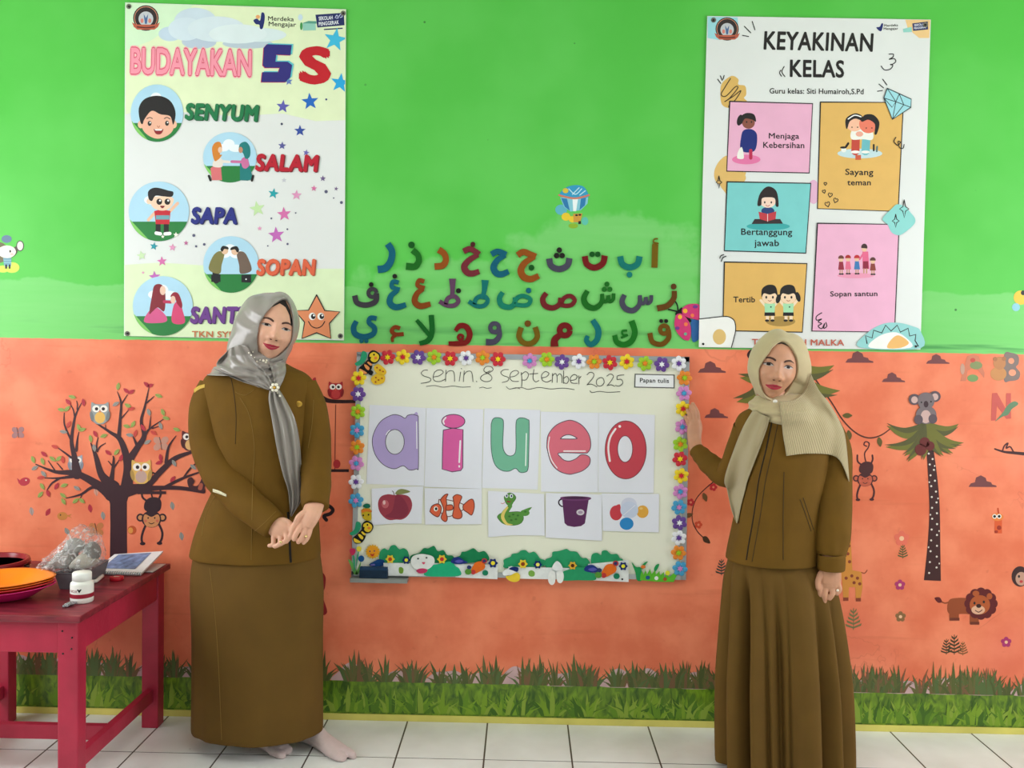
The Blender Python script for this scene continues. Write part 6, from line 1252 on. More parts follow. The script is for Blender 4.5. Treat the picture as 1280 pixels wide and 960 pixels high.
def wrap(name, V2, F2, s_, u0, z0, m):   # 2D shapes wrapped round the bottle, u along the front arc
    V = []
    for (x, y) in V2:
        a_ = -math.pi / 2 + (u0 + x * s_) / rB; V.append((b0.x + rB * 1.02 * math.cos(a_), b0.y + rB * 1.02 * math.sin(a_), ZT + z0 + y * s_))
    mesh(name, V, F2, m, lb)
Vg, Fg, bbg = glyphs('NOX'); wrap('lettering', Vg, Fg, 0.0125, -0.026, hB * .385, mat((140, 16, 46), 0.5))
wrap('heart_mark', [(-.5, .55), (-.25, .6), (0, .4), (.25, .6), (.5, .55), (0, -.3)], [[5, 4, 3, 2], [5, 2, 1, 0]], 0.014, 0.008, hB * .42, mat((26, 24, 28), 0.5))
# ---- red jar lid, white stick, foil scrap, spiral calendar
l0 = at_z(143.5, 726, ZT)
lid = lathe('jar_lid', [(0, .002), (.020, .002), (.0225, 0), (.0235, .002), (.0235, .010), (.0225, .012), (0.018, .0122), (0, .0122)], (l0.x + .002, l0.y + .01, ZT + .0005), mat((190, 24, 44), 0.35), None, 28); tag(lid, 'red bottle lid lying behind the pill bottle', 'lid')
a_ = Art((0, 0, 1)); 
V = [(l0.x - .008, l0.y + .006, ZT + .0131), (l0.x + .012, l0.y + .006, ZT + .0131), (l0.x + .012, l0.y + .012, ZT + .0131), (l0.x - .008, l0.y + .012, ZT + .0131)]
mesh('white_mark', V, [[0, 1, 2, 3]], mat((240, 236, 230)), lid)
def tube(name, pts, rad, m, parent=None, n=10, sub=4, closed_ends=True):
    P = crom([tuple(p) + ((rad[i] if isinstance(rad, (list, tuple)) else rad),) for i, p in enumerate(pts)], sub)
    V, F = [], []; up = None
    for i, p in enumerate(P):
        a_ = P[max(i - 1, 0)][:3]; b_ = P[min(i + 1, len(P) - 1)][:3]; t = Vector(b_ - a_).normalized()
        if up is None: up = t.orthogonal().normalized()
        up = (up - t * up.dot(t)).normalized(); s_ = t.cross(up)
        for k in range(n):
            q = 2 * math.pi * k / n; V.append(Vector(p[:3]) + (up * math.cos(q) + s_ * math.sin(q)) * p[3])
    for i in range(len(P) - 1):
        for k in range(n): F.append([i * n + k, i * n + (k + 1) % n, (i + 1) * n + (k + 1) % n, (i + 1) * n + k])
    F.append(list(range(n))[::-1]); F.append([(len(P) - 1) * n + k for k in range(n)])
    o = mesh(name, V, F, m, parent, None, True); return o
s0 = at_z(112, 733, ZT); s1 = at_z(124.5, 724, ZT)
st = tube('plastic_stick', [(s0.x - .02, s0.y + .04, ZT + .0075), (s0.x, s0.y + .045, ZT + .0075), (s1.x, s1.y + .02, ZT + .0075)], [.006, .0065, .007], mat((236, 232, 222), 0.4)); tag(st, 'short white plastic stick behind the pill bottle', 'stick')
f0 = at_z(85, 759, ZT)
fo = tube('foil_scrap', [(f0.x - .010, f0.y - .012, ZT + .005), (f0.x - .004, f0.y, ZT + .007), (f0.x + .004, f0.y + .012, ZT + .008), (f0.x + .011, f0.y + .03, ZT + .006)], [.004, .0068, .0076, .004], mat((170, 170, 176), 0.25, 0.3, 120, 0.5, 0.8, 150, metal=0.9)); tag(fo, 'crumpled silver foil scrap in front of the pill bottle', 'foil')
cal = empty('spiral_calendar', at_z(165, 712, ZT), 'white spiral-bound desk calendar with a blue printed page lying open', 'calendar')
T3 = (0, 640, 3.0)
k0 = at_z(*tr(T3, [(342, 232)])[0], ZT + .004); k1 = at_z(*tr(T3, [(528, 238)])[0], ZT + .004)
kb = -0.07
k2 = at(*tr(T3, [(612, 152)])[0], kb); k3 = at(*tr(T3, [(430, 164)])[0], kb)
def slab(name, P, t, m, parent):
    P = [Vector(p) for p in P]; nrm = (P[1] - P[0]).cross(P[3] - P[0]).normalized()
    if nrm.z < 0: nrm = -nrm
    V = P + [p + nrm * t for p in P]; o = mesh(name, V, [[0, 1, 2, 3], [4, 5, 6, 7], [0, 1, 5, 4], [1, 2, 6, 5], [2, 3, 7, 6], [3, 0, 4, 7]], m, parent); fix_normals(o); return o, nrm
_, nr = slab('page_block', [k0, k1, k2, k3], .006, mat((232, 232, 236), 0.5), cal)
def bil(u, v): return (Vector(k0) * (1 - u) + Vector(k1) * u) * (1 - v) + (Vector(k3) * (1 - u) + Vector(k2) * u) * v
slab('printed_page', [p + nr * .0085 for p in (bil(.12, .18), bil(.80, .18), bil(.80, .92), bil(.12, .92))], .0004, mat((110, 130, 170), 0.5, 0.5, 40), cal)
slab('stand_base', [bil(.0, .3) + Vector((0.02, 0, -(bil(0, .3).z - ZT - .002))), bil(1.05, .3) + Vector((.01, 0, -(bil(1.05, .3).z - ZT - .002))), Vector((k2.x + .012, kb - .005, ZT + .002)), Vector((k3.x, kb - .005, ZT + .002))], .003, mat((206, 206, 206), 0.5), cal)
for i in range(22):
    p = bil(.02 + .96 * i / 21, 0.015) + nr * .004
    tube('spiral_loop', [p + Vector((0, .006, 0.004)), p + Vector((0, -.002, .006)), p + Vector((0, -.006, 0)), p + Vector((0, 0, -.003))], .0011, mat((120, 150, 160), 0.4), cal, 5, 2)

# ------------------------------------------------------------------ people: shared tools
from mathutils.geometry import delaunay_2d_cdt
def grid_mesh(name, G, m, parent, close_u=False, uv=True, thick=0.0, smooth=True, cap=False):
    """G[i][j] world points; i down, j across"""
    h = len(G); w = len(G[0]); V = [p for r in G for p in r]; F = []
    for i in range(h - 1):
        for j in range(w if close_u else w - 1):
            F.append([i * w + j, i * w + (j + 1) % w, (i + 1) * w + (j + 1) % w, (i + 1) * w + j])
    if cap: F.append(list(range(w))[::-1]); F.append([(h - 1) * w + j for j in range(w)])
    me = bpy.data.meshes.new(name); me.from_pydata([tuple(v) for v in V], [], F)
    if uv:
        ul = me.uv_layers.new(name='UVMap'); k = 0
        for p in me.polygons:
            for li, vi in zip(p.loop_indices, p.vertices):
                i, j = divmod(vi, w); u = j / (w - 1)
                if close_u and j == 0 and any(q % w == w - 1 for q in p.vertices): u = w / (w - 1)
                ul.data[li].uv = (u, i / (h - 1))
    me.materials.append(m)
    if smooth: me.polygons.foreach_set('use_smooth', [True] * len(me.polygons))
    me.update(); o = link_mesh(name, me, parent)
    bm = bmesh.new(); bm.from_mesh(me); bmesh.ops.recalc_face_normals(bm, faces=bm.faces); bm.to_mesh(me); bm.free()
    if thick:
        md = o.modifiers.new('solid', 'SOLIDIFY'); md.thickness = thick; md.offset = 0
    return o
def spow(v, e): return math.copysign(abs(v) ** e, v)
def body_loft(rows, Y0, n=72, sub=5, mod=None):
    """rows (py, xl, xr, front depth, back depth, exponent) read off the photo at the plane Y0"""
    R = []
    for r in rows:
        py, xl, xr, df, db = r[:5]; e = r[5] if len(r) > 5 else 2.2; y0 = r[6] if len(r) > 6 else Y0
        a, b = at(xl, py, y0), at(xr, py, y0); R.append(((a.x + b.x) / 2, (a.z + b.z) / 2, (b.x - a.x) / 2, df, db, e, y0))
    R = crom(R, sub); G = []
    for i, (cx, cz, a, df, db, e, y0) in enumerate(R):
        t = i / (len(R) - 1); row = []
        for k in range(n):
            q = 2 * math.pi * k / n; c = spow(math.cos(q), 2 / e); s_ = spow(math.sin(q), 2 / e)
            f = mod(q, t) if mod else (1.0, 0.0)
            row.append(Vector((cx + a * c * f[0], y0 + (db if s_ > 0 else df) * s_ * f[0], cz + f[1])))
        G.append(row)
    return G
def tube_grid(pts, n=28, sub=6, flat=1.0, wr=None):
    """pts (px, py, Y, radius px) -> ring grid; wr(theta, t) radial factor"""
    P = crom([tuple(at(p[0], p[1], p[2])) + (p[3] / pxm(p[2]),) for p in pts], sub); G = []; up = None
    for i, p in enumerate(P):
        t = Vector(P[min(i + 1, len(P) - 1)][:3] - P[max(i - 1, 0)][:3]).normalized()
        if up is None: up = Vector((0, -1, 0))
        up = (up - t * up.dot(t)).normalized(); s_ = t.cross(up); row = []
        for k in range(n):
            q = 2 * math.pi * k / n; f = wr(q, i / (len(P) - 1)) if wr else 1.0
            row.append(Vector(p[:3]) + (up * math.cos(q) * flat + s_ * math.sin(q)) * p[3] * f)
        G.append(row)
    return G
def add_grid(bm, G, cap=True):
    w = len(G[0]); vs = [[bm.verts.new(p) for p in r] for r in G]
    for i in range(len(G) - 1):
        for j in range(w): bm.faces.new((vs[i][j], vs[i][(j + 1) % w], vs[i + 1][(j + 1) % w], vs[i + 1][j]))
    if cap: bm.faces.new(vs[0][::-1]); bm.faces.new(vs[-1])
def add_ell(bm, c, r, M=None, seg=20):
    v = bmesh.ops.create_uvsphere(bm, u_segments=seg, v_segments=seg // 2, radius=1.0)['verts']
    for x in v:
        p = Vector((x.co.x * r[0], x.co.y * r[1], x.co.z * r[2])); x.co = (M @ p if M else p) + Vector(c)
def gs(x, z, cx, cz, sx, sz): return math.exp(-((x - cx) / sx) ** 2 - ((z - cz) / sz) ** 2)
def smst(a, b, x): t = min(max((x - a) / (b - a), 0), 1); return t * t * (3 - 2 * t)
from mathutils import noise as mnoise
def crease(q, t, k=1.6, f=5.0, seed=0.0): return mnoise.noise(Vector((math.cos(q) * k + seed, math.sin(q) * k, t * f))) 
def head_shape(bm, M, smile=1.0, cheek=1.0, nz=0.0, mz=0.0):
    """local: x to viewer's right, -y forward, z up, origin between the eyes at the head's middle depth; M places it"""
    vs = bmesh.ops.create_icosphere(bm, subdivisions=6, radius=1.0)['verts']
    for v in vs:
        x, y, z = v.co; X, Y, Z = x * .0745, y * .096, z * .113 + .001
        j = smst(-.015, -.112, Z); X *= 1 - .24 * j; 
        if Y < 0: Y *= 1 - .05 * j
        else: Y *= 1 - .35 * j
        k_ = 1 - .14 * smst(.025, .11, Z); X *= k_; Y *= k_
        if y > 0: X *= 1 - .10 * y; Y *= .86
        if y < 0:
            w = smst(0, .35, -y); d = 0
            d += .0230 * gs(X, Z, 0, -.0385 + nz, .0122, .0125) + .0075 * gs(X, Z, 0, -.014 + nz * .5, .0085, .02) + .003 * gs(X, Z, 0, .004, .01, .014)
            for s_ in (-1, 1):
                d += .0125 * gs(X, Z, s_ * .0160, -.0435 + nz, .0074, .0065)
                d -= .0085 * gs(X, Z, s_ * .030, .000, .017, .0105); d += .0042 * gs(X, Z, s_ * .0315, -.001, .0105, .0058)
                d += .0032 * gs(X, Z, s_ * .028, .0175, .018, .007)
                d += .0080 * cheek * gs(X, Z, s_ * .042, -.036, .019, .017)
                xs = .020 + .010 * smst(-.045, -.075, Z); d -= .0022 * smile * math.exp(-((abs(X) - xs) / .0042) ** 2) * gs(0, Z, 0, -.058, 1, .017) * (1 if X * s_ > 0 else 0)
            d -= .002 * gs(X, Z, 0, -.055, .004, .006)
            zc_ = Z - mz - smile * 6.5 * X * X
            d += .0058 * gs(X, zc_, 0, -.0645, .020, .0052) + .0066 * gs(X, zc_, 0, -.0755, .016, .0058) - .0042 * gs(X, zc_, 0, -.0698, .021, .0017)
            d -= .0032 * gs(X, Z, 0, -.0875, .014, .006); d += .0075 * gs(X, Z, 0, -.104, .017, .013)
            Y -= d * w
        v.co = M @ Vector((X, Y, Z))
def voxel_body(name, bm, m, parent, vox=0.0022):
    me = bpy.data.meshes.new(name); bmesh.ops.recalc_face_normals(bm, faces=bm.faces); bm.to_mesh(me); bm.free()
    o = bpy.data.objects.new(name, me); COL.objects.link(o)
    md = o.modifiers.new('r', 'REMESH'); md.mode = 'VOXEL'; md.voxel_size = vox
    ms = o.modifiers.new('s', 'SMOOTH'); ms.factor = 0.5; ms.iterations = 2
    dg = bpy.context.evaluated_depsgraph_get(); dg.update()
    m2 = bpy.data.meshes.new_from_object(o.evaluated_get(dg)); bpy.data.objects.remove(o)
    m2.name = name; m2.materials.clear(); m2.materials.append(m); m2.polygons.foreach_set('use_smooth', [True] * len(m2.polygons))
    return link_mesh(name, m2, parent), m2
def bvh_of(*objs):
    V, F = [], []
    for o in objs:
        b = len(V); off = wloc(o); V += [Vector(v.co) + off for v in o.data.vertices]; F += [[b + i for i in p.vertices] for p in o.data.polygons]
    return BVHTree.FromPolygons(V, F)
def head_bvh(me):
    return BVHTree.FromPolygons([v.co.copy() for v in me.vertices], [list(p.vertices) for p in me.polygons])
def patch(name, P, m, bvh, M, parent, lift=0.0007, step=0.0022, loc=None):
    """outline P in face coordinates (x,z) laid on the face"""
    P = [Vector((float(p[0]), float(p[1]))) for p in P]; n = len(P)
    xs = [p.x for p in P]; zs = [p.y for p in P]; pts = list(P)
    x = min(xs)
    while x < max(xs):
        z = min(zs)
        while z < max(zs): pts.append(Vector((x, z))); z += step
        x += step
    r = delaunay_2d_cdt(pts, [(i, (i + 1) % n) for i in range(n)], [list(range(n))], 1, 1e-6)
    V2, F2 = r[0], r[2]; V = []; iM = M.to_3x3(); dr = (iM @ Vector((0, 1, 0))).normalized()
    for p in V2:
        o = M @ Vector((p.x, -0.3, p.y)); h = bvh.ray_cast(o, dr)
        V.append((h[0] - dr * lift) if h[0] is not None else M @ Vector((p.x, -0.05, p.y)))
    o = mesh(name, V, [list(f) for f in F2], m, parent, None, True); return o
def mirror(P): return [(-x, z) for x, z in P]
def sm2(P, n=4): return [tuple(p) for p in crom(P, n, True)]
def face_details(body, bvh, M, smile, skin, lipc, browc, open_=1.0, nz=0.0, mz=0.0):
    for s_ in (-1, 1):
        f = (lambda P: P) if s_ > 0 else mirror
        patch('eyebrow', f(sm2([(.0135, .0170), (.024, .0222), (.036, .0226), (.050, .0145), (.037, .0170), (.025, .0158), (.014, .0115)])), browc, bvh, M, body, .0008)
        e = patch('eye', f(sm2([(.0165, -.0026), (.023, .0030 * open_ + .0006), (.031, .0050 * open_), (.040, .0028 * open_), (.0465, -.0008), (.040, -.0042), (.030, -.0056), (.022, -.0048)])), mat((176, 160, 152), 0.35), bvh, M, body, .0007)
        patch('iris', [(s_ * .031 + .0062 * math.cos(a), -.0006 + .0050 * min(max(math.sin(a), -.85), .9) * max(open_, .75)) for a in np.linspace(0, 2 * math.pi, 16, endpoint=False)], mat((30, 18, 15), 0.55, 0.05, 25, 0.15), bvh, M, e, .0013, .0015)
        patch('eyelash', f(sm2([(.0150, -.0028), (.023, .0050 * open_ + .0006), (.031, .0074 * open_), (.040, .0050 * open_), (.0500, -.0006), (.0455, .0002), (.040, .0018 * open_), (.031, .0036 * open_), (.023, .0018 * open_)])), mat((34, 22, 20), 0.5), bvh, M, body, .0018)
        patch('nostril_shade', f(sm2([(.0045, -.0490 + nz), (.0085, -.0468 + nz), (.0130, -.0484 + nz), (.0090, -.0504 + nz)])), mat((92, 44, 36), 0.6), bvh, M, body, .0006, .0012)  # dark patch paints the shadow under each side of the nose
    q = lambda x, z: (x, z + mz + smile * 6.5 * x * x)
    up = [(-.0260, -.0690), (-.018, -.0662), (-.009, -.0630), (-.003, -.0618), (0, -.0626), (.003, -.0618), (.009, -.0630), (.018, -.0662), (.0260, -.0690), (.015, -.0692), (0, -.0698), (-.015, -.0692)]
    lo = [(-.0265, -.0692), (-.014, -.0700), (0, -.0708), (.014, -.0700), (.0265, -.0692), (.018, -.0745), (.008, -.0778), (0, -.0784), (-.008, -.0778), (-.018, -.0745)]
    lp = patch('lips', [q(*p) for p in crom(up, 3, True)], lipc, bvh, M, body, .0009, .0018)
    patch('lower_lip', [q(*p) for p in crom(lo, 3, True)], lipc, bvh, M, lp, .0009, .0018)
def hijab_hood(name, M, r_in, r_out, bvh, m, parent, n=96, c=(0, -.018), inner=None, thick=.0014, back=(.062, .105, .128), fold=None):
    """r_in(phi), r_out(phi) radii round the face centre; phi 0 = viewer's right, 90 = up"""
    iM = M.to_3x3(); dr = (iM @ Vector((0, 1, 0))).normalized(); rows = [[] for _ in range(12)]
    for k in range(n):
        p = 2 * math.pi * k / n; ri, ro = r_in(p), r_out(p); cx, sx = math.cos(p), math.sin(p)
        def surf(r):
            o = M @ Vector((c[0] + r * cx, -.3, c[1] + r * sx)); h = bvh.ray_cast(o, dr)
            if h[0] is None: return 0.0
            return (M.inverted() @ h[0]).y
        y1 = min(surf(ri * .97), .0) - .004; y0 = y1 + .012
        lst = [(ri * .93, y0), (ri * .975, y1 + .003), (ri, y1 - .003), (ri * 1.045, y1 - .004), (ri + (ro - ri) * .38, y1 * .80 - .001), (ri + (ro - ri) * .72, y1 * .42), (ro * .985, y1 * .06), (ro, .022), (ro * .955, back[0]), (ro * .78, back[1]), (ro * .45, back[2]), (ro * .05, back[2] + .008)]
        for i, (r, y) in enumerate(lst):
            df = fold(p, i) if fold else 0
            rows[i].append(M @ Vector((c[0] + (r + df) * cx, y, c[1] + (r + df) * sx)))
    G = []
    cols = list(zip(*rows)); dense = [crom([tuple(q) for q in col], 3) for col in cols]
    G = [[Vector(dense[k][i]) for k in range(n)] for i in range(len(dense[0]))]
    O = M @ Vector((0, .005, -.01))
    for i in range(8, len(G)):
        for k in range(n):
            d = G[i][k] - O; l = d.length; d = d / l; far = bvh.ray_cast(O + d * .135, -d, .135) if d.dot((M.to_3x3() @ Vector((0, 0, 1))).normalized()) > -.95 else (None,)
            if far[0] is not None and (far[0] - O).length + .005 > l: G[i][k] = O + d * ((far[0] - O).length + .005)
    o = grid_mesh(name, G, m, parent, True, True, thick)
    return o
def interp_phi(tab):
    """tab [(deg, r)] -> smooth periodic radius function"""
    tab = sorted(tab); D = [t[0] for t in tab]; R = [t[1] for t in tab]; n = len(tab)
    def f(p):
        d = math.degrees(p) % 360; i = max([k for k in range(n) if D[k] <= d], default=-1)
        d0 = D[i] if i >= 0 else D[-1] - 360; d1 = D[(i + 1) % n] if i + 1 < n else D[0] + 360
        t = (d - d0) / (d1 - d0); a, b, c_, e = R[(i - 1) % n], R[i % n], R[(i + 1) % n], R[(i + 2) % n]
        return .5 * (2 * b + (c_ - a) * t + (2 * a - 5 * b + 4 * c_ - e) * t * t + (3 * b - a - 3 * c_ + e) * t ** 3)
    return f
def cam_hit(bvh, px, py):
    d = ray(px, py).normalized(); h = bvh.ray_cast(CAM, d); return h[0], d
def drape(rows, bvh, lift, nu=24, sub=5, blur=3, fold=None, ydef=-0.3, yoff=None):
    """rows of pixel polylines (left..right) -> cloth grid resting on bvh, lifted towards the camera"""
    R = [crom(r, max(1, nu // (len(r) - 1))) for r in rows]
    w = min(len(r) for r in R); R = [[r[int(round(j * (len(r) - 1) / (w - 1)))] for j in range(w)] for r in R]
    cols = [crom([R[i][j] for i in range(len(R))], sub) for j in range(w)]
    H_, W_ = len(cols[0]), w; Y = np.full((H_, W_), np.nan)
    for i in range(H_):
        for j in range(W_):
            h, d = cam_hit(bvh, *cols[j][i])
            if h is not None: Y[i, j] = h.y
    Y0_ = Y.copy()
    if np.isnan(Y).all(): Y[:] = ydef
    for _ in range(60):
        if not np.isnan(Y).any(): break
        P = np.pad(Y, 1, constant_values=np.nan); st_ = np.stack([P[:-2, 1:-1], P[2:, 1:-1], P[1:-1, :-2], P[1:-1, 2:]])
        cnt = (~np.isnan(st_)).sum(0); av = np.where(cnt > 0, np.nansum(st_, 0) / np.maximum(cnt, 1), np.nan); Y = np.where(np.isnan(Y), av, Y)
    for _ in range(blur):
        P = np.pad(Y, 1, mode='edge'); B_ = (P[:-2, 1:-1] + P[2:, 1:-1] + P[1:-1, :-2] + P[1:-1, 2:] + 2 * Y) / 6; Y = np.where(np.isnan(Y0_), B_, np.minimum(B_, Y0_))
    G = []
    for i in range(H_):
        row = []
        for j in range(W_):
            u, v = j / (W_ - 1), i / (H_ - 1); q = cols[j][i]
            y = Y[i, j] - lift - (fold(u, v) if fold else 0) + (yoff(u, v) if yoff else 0); row.append(at(q[0], q[1], y))
        G.append(row)
    return G
def seam(name, pts, bvh, m, parent, r=0.0011, lift=0.0006, n=6):
    V = []
    for p in crom(pts, n):
        h, d = cam_hit(bvh, p[0], p[1])
        if h is not None: V.append(h - d * lift)
    if len(V) > 3: return tube(name, V, r, m, parent, 6, 1)
def foot(name, heel, toe, w, h, m, parent, side=1):
    """split-toed sock from heel to toe on the floor"""
    A, B = Vector((heel.x, heel.y, 0)), Vector((toe.x, toe.y, 0)); ax = (B - A); L_ = ax.length; ax.normalize(); sd = ax.cross(Vector((0, 0, 1)))
    bm = bmesh.new()
    def ringat(t, wd, ht, off=0, zb=0.0):
        c = A + ax * (t * L_) + sd * off; return [c + sd * (wd * math.cos(q)) + Vector((0, 0, max(zb, 0) + ht * .5 + ht * .5 * spow(math.sin(q), .8))) for q in np.linspace(0, 2 * math.pi, 20, endpoint=False)]
    G = [ringat(t, wd * w, ht * h) for t, wd, ht in [(0, .30, .5), (.04, .52, .85), (.15, .66, 1.25), (.30, .68, 1.35), (.45, .74, 1.0), (.6, .88, .74), (.74, .98, .55), (.82, .92, .46)]]
    add_grid(bm, [[Vector(p) for p in r] for r in crom([np.array([tuple(v) for v in r]) for r in G], 3)])
    for off, wd, ln, ht in ((side * .50 * w, .42 * w, 1.0, .42), (-side * .34 * w, .60 * w, .95, .38)):
        G = [ringat(t, wd * k, ht * h * z_, off) for t, k, z_ in [(.66, .9, 1.1), (.8, 1.0, 1.1), (.9 * ln, .98, 1.0), (.96 * ln, .8, .86), (1.0 * ln, .4, .6)]]
        add_grid(bm, [[Vector(p) for p in r] for r in crom([np.array([tuple(v) for v in r]) for r in G], 3)])
    # ankle
    c = A + ax * (.20 * L_); add_grid(bm, [[c + sd * (.56 * w * math.cos(q)) + ax * (.62 * w * math.sin(q)) + Vector((0, 0, z)) for q in np.linspace(0, 2 * math.pi, 18, endpoint=False)] for z in (.03, .09, .16)])
    return voxel_body(name, bm, m, parent, .003)[0]
def cloth_mat(rgb, rough=.75, sheen=.25, weave=900, bump=.12, fold=0.0, fscale=9, noise=.05):
    m, nt, N, L, b = nt_of('woven_cloth'); c = [lin(v) for v in rgb]
    tc = N.new('ShaderNodeTexCoord'); nz = N.new('ShaderNodeTexNoise'); nz.inputs['Scale'].default_value = fscale; nz.inputs['Detail'].default_value = 3; L.new(tc.outputs['Object'], nz.inputs['Vector'])
    rp = N.new('ShaderNodeValToRGB'); rp.color_ramp.elements[0].position = .3; rp.color_ramp.elements[1].position = .7
    rp.color_ramp.elements[0].color = [v * (1 - noise) for v in c] + [1]; rp.color_ramp.elements[1].color = [min(1, v * (1 + noise)) for v in c] + [1]
    L.new(nz.outputs['Fac'], rp.inputs[0]); L.new(rp.outputs[0], b.inputs['Base Color']); b.inputs['Roughness'].default_value = rough; b.inputs['Sheen Weight'].default_value = sheen; b.inputs['Specular IOR Level'].default_value = .25
    bp = N.new('ShaderNodeBump'); bp.inputs['Strength'].default_value = bump + fold; bp.inputs['Distance'].default_value = .012; L.new(nz.outputs['Fac'], bp.inputs['Height']); L.new(bp.outputs['Normal'], b.inputs['Normal'])
    return m

# ------------------------------------------------------------------ placing heads by what the photo shows
def head_matrix(px, py, yf, yaw, roll, pitch, s_):
    Rm = Matrix.Rotation(math.radians(yaw), 3, 'Z') @ Matrix.Rotation(math.radians(roll), 3, 'Y') @ Matrix.Rotation(math.radians(pitch), 3, 'X')
    O = at(px, py, yf) - Rm @ Vector((0, -.085 * s_, 0))
    return Matrix.Translation(O) @ (Rm * s_).to_4x4()
def px2face(M, px, py, yl):
    iM = M.inverted(); o = iM @ CAM; d = iM.to_3x3() @ ray(px, py); t = (yl - o.y) / d.y; p = o + d * t; return p.x, p.z
def radius_fn(M, pts, yl, c):
    tab = []
    for (x, y) in pts:
        u, v = px2face(M, x, y, yl); u -= c[0]; v -= c[1]; tab.append((math.degrees(math.atan2(v, u)) % 360, math.hypot(u, v)))
    return interp_phi(tab)
KHAKI = cloth_mat((104, 73, 16), .85, .0, noise=.08, fscale=13, bump=.30)
KHAKI_S = cloth_mat((100, 72, 26), .85, .0, noise=.08, fscale=8, bump=.28)
KHAKI_D = mat((58, 42, 14), .8, .05)
SEAM = mat((134, 102, 42), .8, .05)
GOLD = mat((206, 160, 70), .3, .1, 60, .5, metal=.8)
PEARL = mat((240, 232, 214), .2, .04, 60, .6)
SOCK = cloth_mat((206, 184, 182), .85, .3, bump=.1, fscale=60)
LIP = mat((168, 26, 58), .35, .06, 90, .5)
BROW = mat((78, 52, 42), .8, .1, 200)
def hand(bm, palm, fingers):
    add_grid(bm, tube_grid(palm, 18, 5, .62))
    e = palm[-1]; p_ = at(e[0], e[1], e[2]); r_ = e[3] / pxm(e[2]); add_ell(bm, p_, (r_ * .92, r_ * .62, r_ * .92), None, 14)
    for f in fingers:
        b0_ = palm[-1] if f is not fingers[-1] else palm[-2]
        f = [tuple((np.array(b0_[:3]) * .55 + np.array(f[0][:3]) * .45)) + (f[0][3],)] + list(f)
        add_grid(bm, tube_grid(f, 10, 4)); e = f[-1]; add_ell(bm, at(e[0], e[1], e[2]), (e[3] / pxm(e[2]),) * 3, None, 10)
def inner_rows(rows, k=.86):
    out = []
    for r in rows: c = (r[1] + r[2]) / 2; h = (r[2] - r[1]) / 2 * k; out.append((r[0], c - h, c + h, r[3] * k, r[4] * k) + tuple(r[5:]))
    return out
def bead(name, p, r, m, parent):
    bm = bmesh.new(); bmesh.ops.create_icosphere(bm, subdivisions=2, radius=r); me = bpy.data.meshes.new(name); bm.to_mesh(me); bm.free(); me.transform(Matrix.Translation(p)); me.materials.append(m); me.polygons.foreach_set('use_smooth', [True] * len(me.polygons)); return link_mesh(name, me, parent)

# ================================================================== woman in the grey satin scarf
Y1 = -0.25
w1 = empty('person', (at(325, 925, Y1).x, Y1, 0), 'woman in khaki jacket and long skirt with shiny grey headscarf, hands folded', 'person')
SK1 = mat((220, 166, 140), .5, .05, 40, .4, sss=.12)
M1 = head_matrix(345.5, 408.5, -0.365, 21, 13, 0, 1.08)
jr1 = [(450, 302, 350, .055, .055), (459, 284, 366, .08, .08), (467, 264, 383, .095, .10), (479, 255, 392, .112, .11), (505, 259, 391, .130, .115), (535, 267, 391, .145, .115), (570, 273, 390, .140, .11), (605, 270, 390, .132, .11), (635, 258, 396, .145, .12), (665, 247, 399, .155, .13), (692, 240, 400, .162, .135)]
armA = [(270, 479, Y1, 19), (264, 512, Y1 - .01, 26.5), (267, 556, Y1 - .03, 27.5), (283, 598, Y1 - .085, 25), (313, 632, Y1 - .14, 21), (342, 656.5, Y1 - .185, 17.5)]
armB = [(378, 481, Y1, 18), (389, 515, Y1 - .005, 20.5), (394, 558, Y1 - .03, 20), (395, 598, Y1 - .08, 18.5), (394, 631, Y1 - .15, 17)]
yh = Y1 - .20
bm = bmesh.new(); head_shape(bm, M1, 1.6, 1.4, .0055, .0035)
nk = M1 @ Vector((0, .02, -.06))
add_grid(bm, [[Vector((c_[0] + c_[3] * math.cos(q), c_[1] + c_[3] * math.sin(q), c_[2])) for q in np.linspace(0, 2 * math.pi, 24, endpoint=False)] for c_ in [(nk.x, nk.y, nk.z, .052), ((nk.x + at(326, 450, Y1).x) / 2, (nk.y + Y1) / 2, nk.z - .07, .052), (at(326, 455, Y1).x, Y1, nk.z - .17, .07)]])
add_grid(bm, body_loft(inner_rows(jr1[1:]), Y1, 40, 3))
for leg in ([(290, 660), (292, 780), (308, 905)], [(355, 660), (358, 780), (372, 905)]):
    add_grid(bm, tube_grid([(leg[0][0], leg[0][1], Y1, 26), (leg[1][0], leg[1][1], Y1, 19), (leg[2][0], leg[2][1], Y1 + .02, 13)], 20, 5))
for A_ in (armA, armB): add_grid(bm, tube_grid([(p[0], p[1], p[2], p[3] * .72) for p in A_], 18, 4))
hand(bm, [(338, 653, Y1 - .18, 12.0), (347, 660, yh, 12.9), (356, 664, yh - .004, 11.2)], [[(361, 658, yh - .006, 3.55), (364.5, 667, yh - .018, 3.26), (358, 677, yh - .020, 2.89)], [(356, 663, yh - .01, 3.55), (358, 674, yh - .022, 3.33), (351, 680, yh - .022, 2.96)], [(350, 667, yh - .01, 3.55), (350, 679, yh - .020, 3.26), (343.5, 683, yh - .018, 2.89)], [(342.5, 668, yh - .006, 3.26), (341.5, 680, yh - .014, 2.96), (336.5, 682, yh - .012, 2.59)], [(352, 650, yh + .004, 3.70), (361, 653, yh - .004, 3.40), (366, 660, yh - .008, 2.96)]])
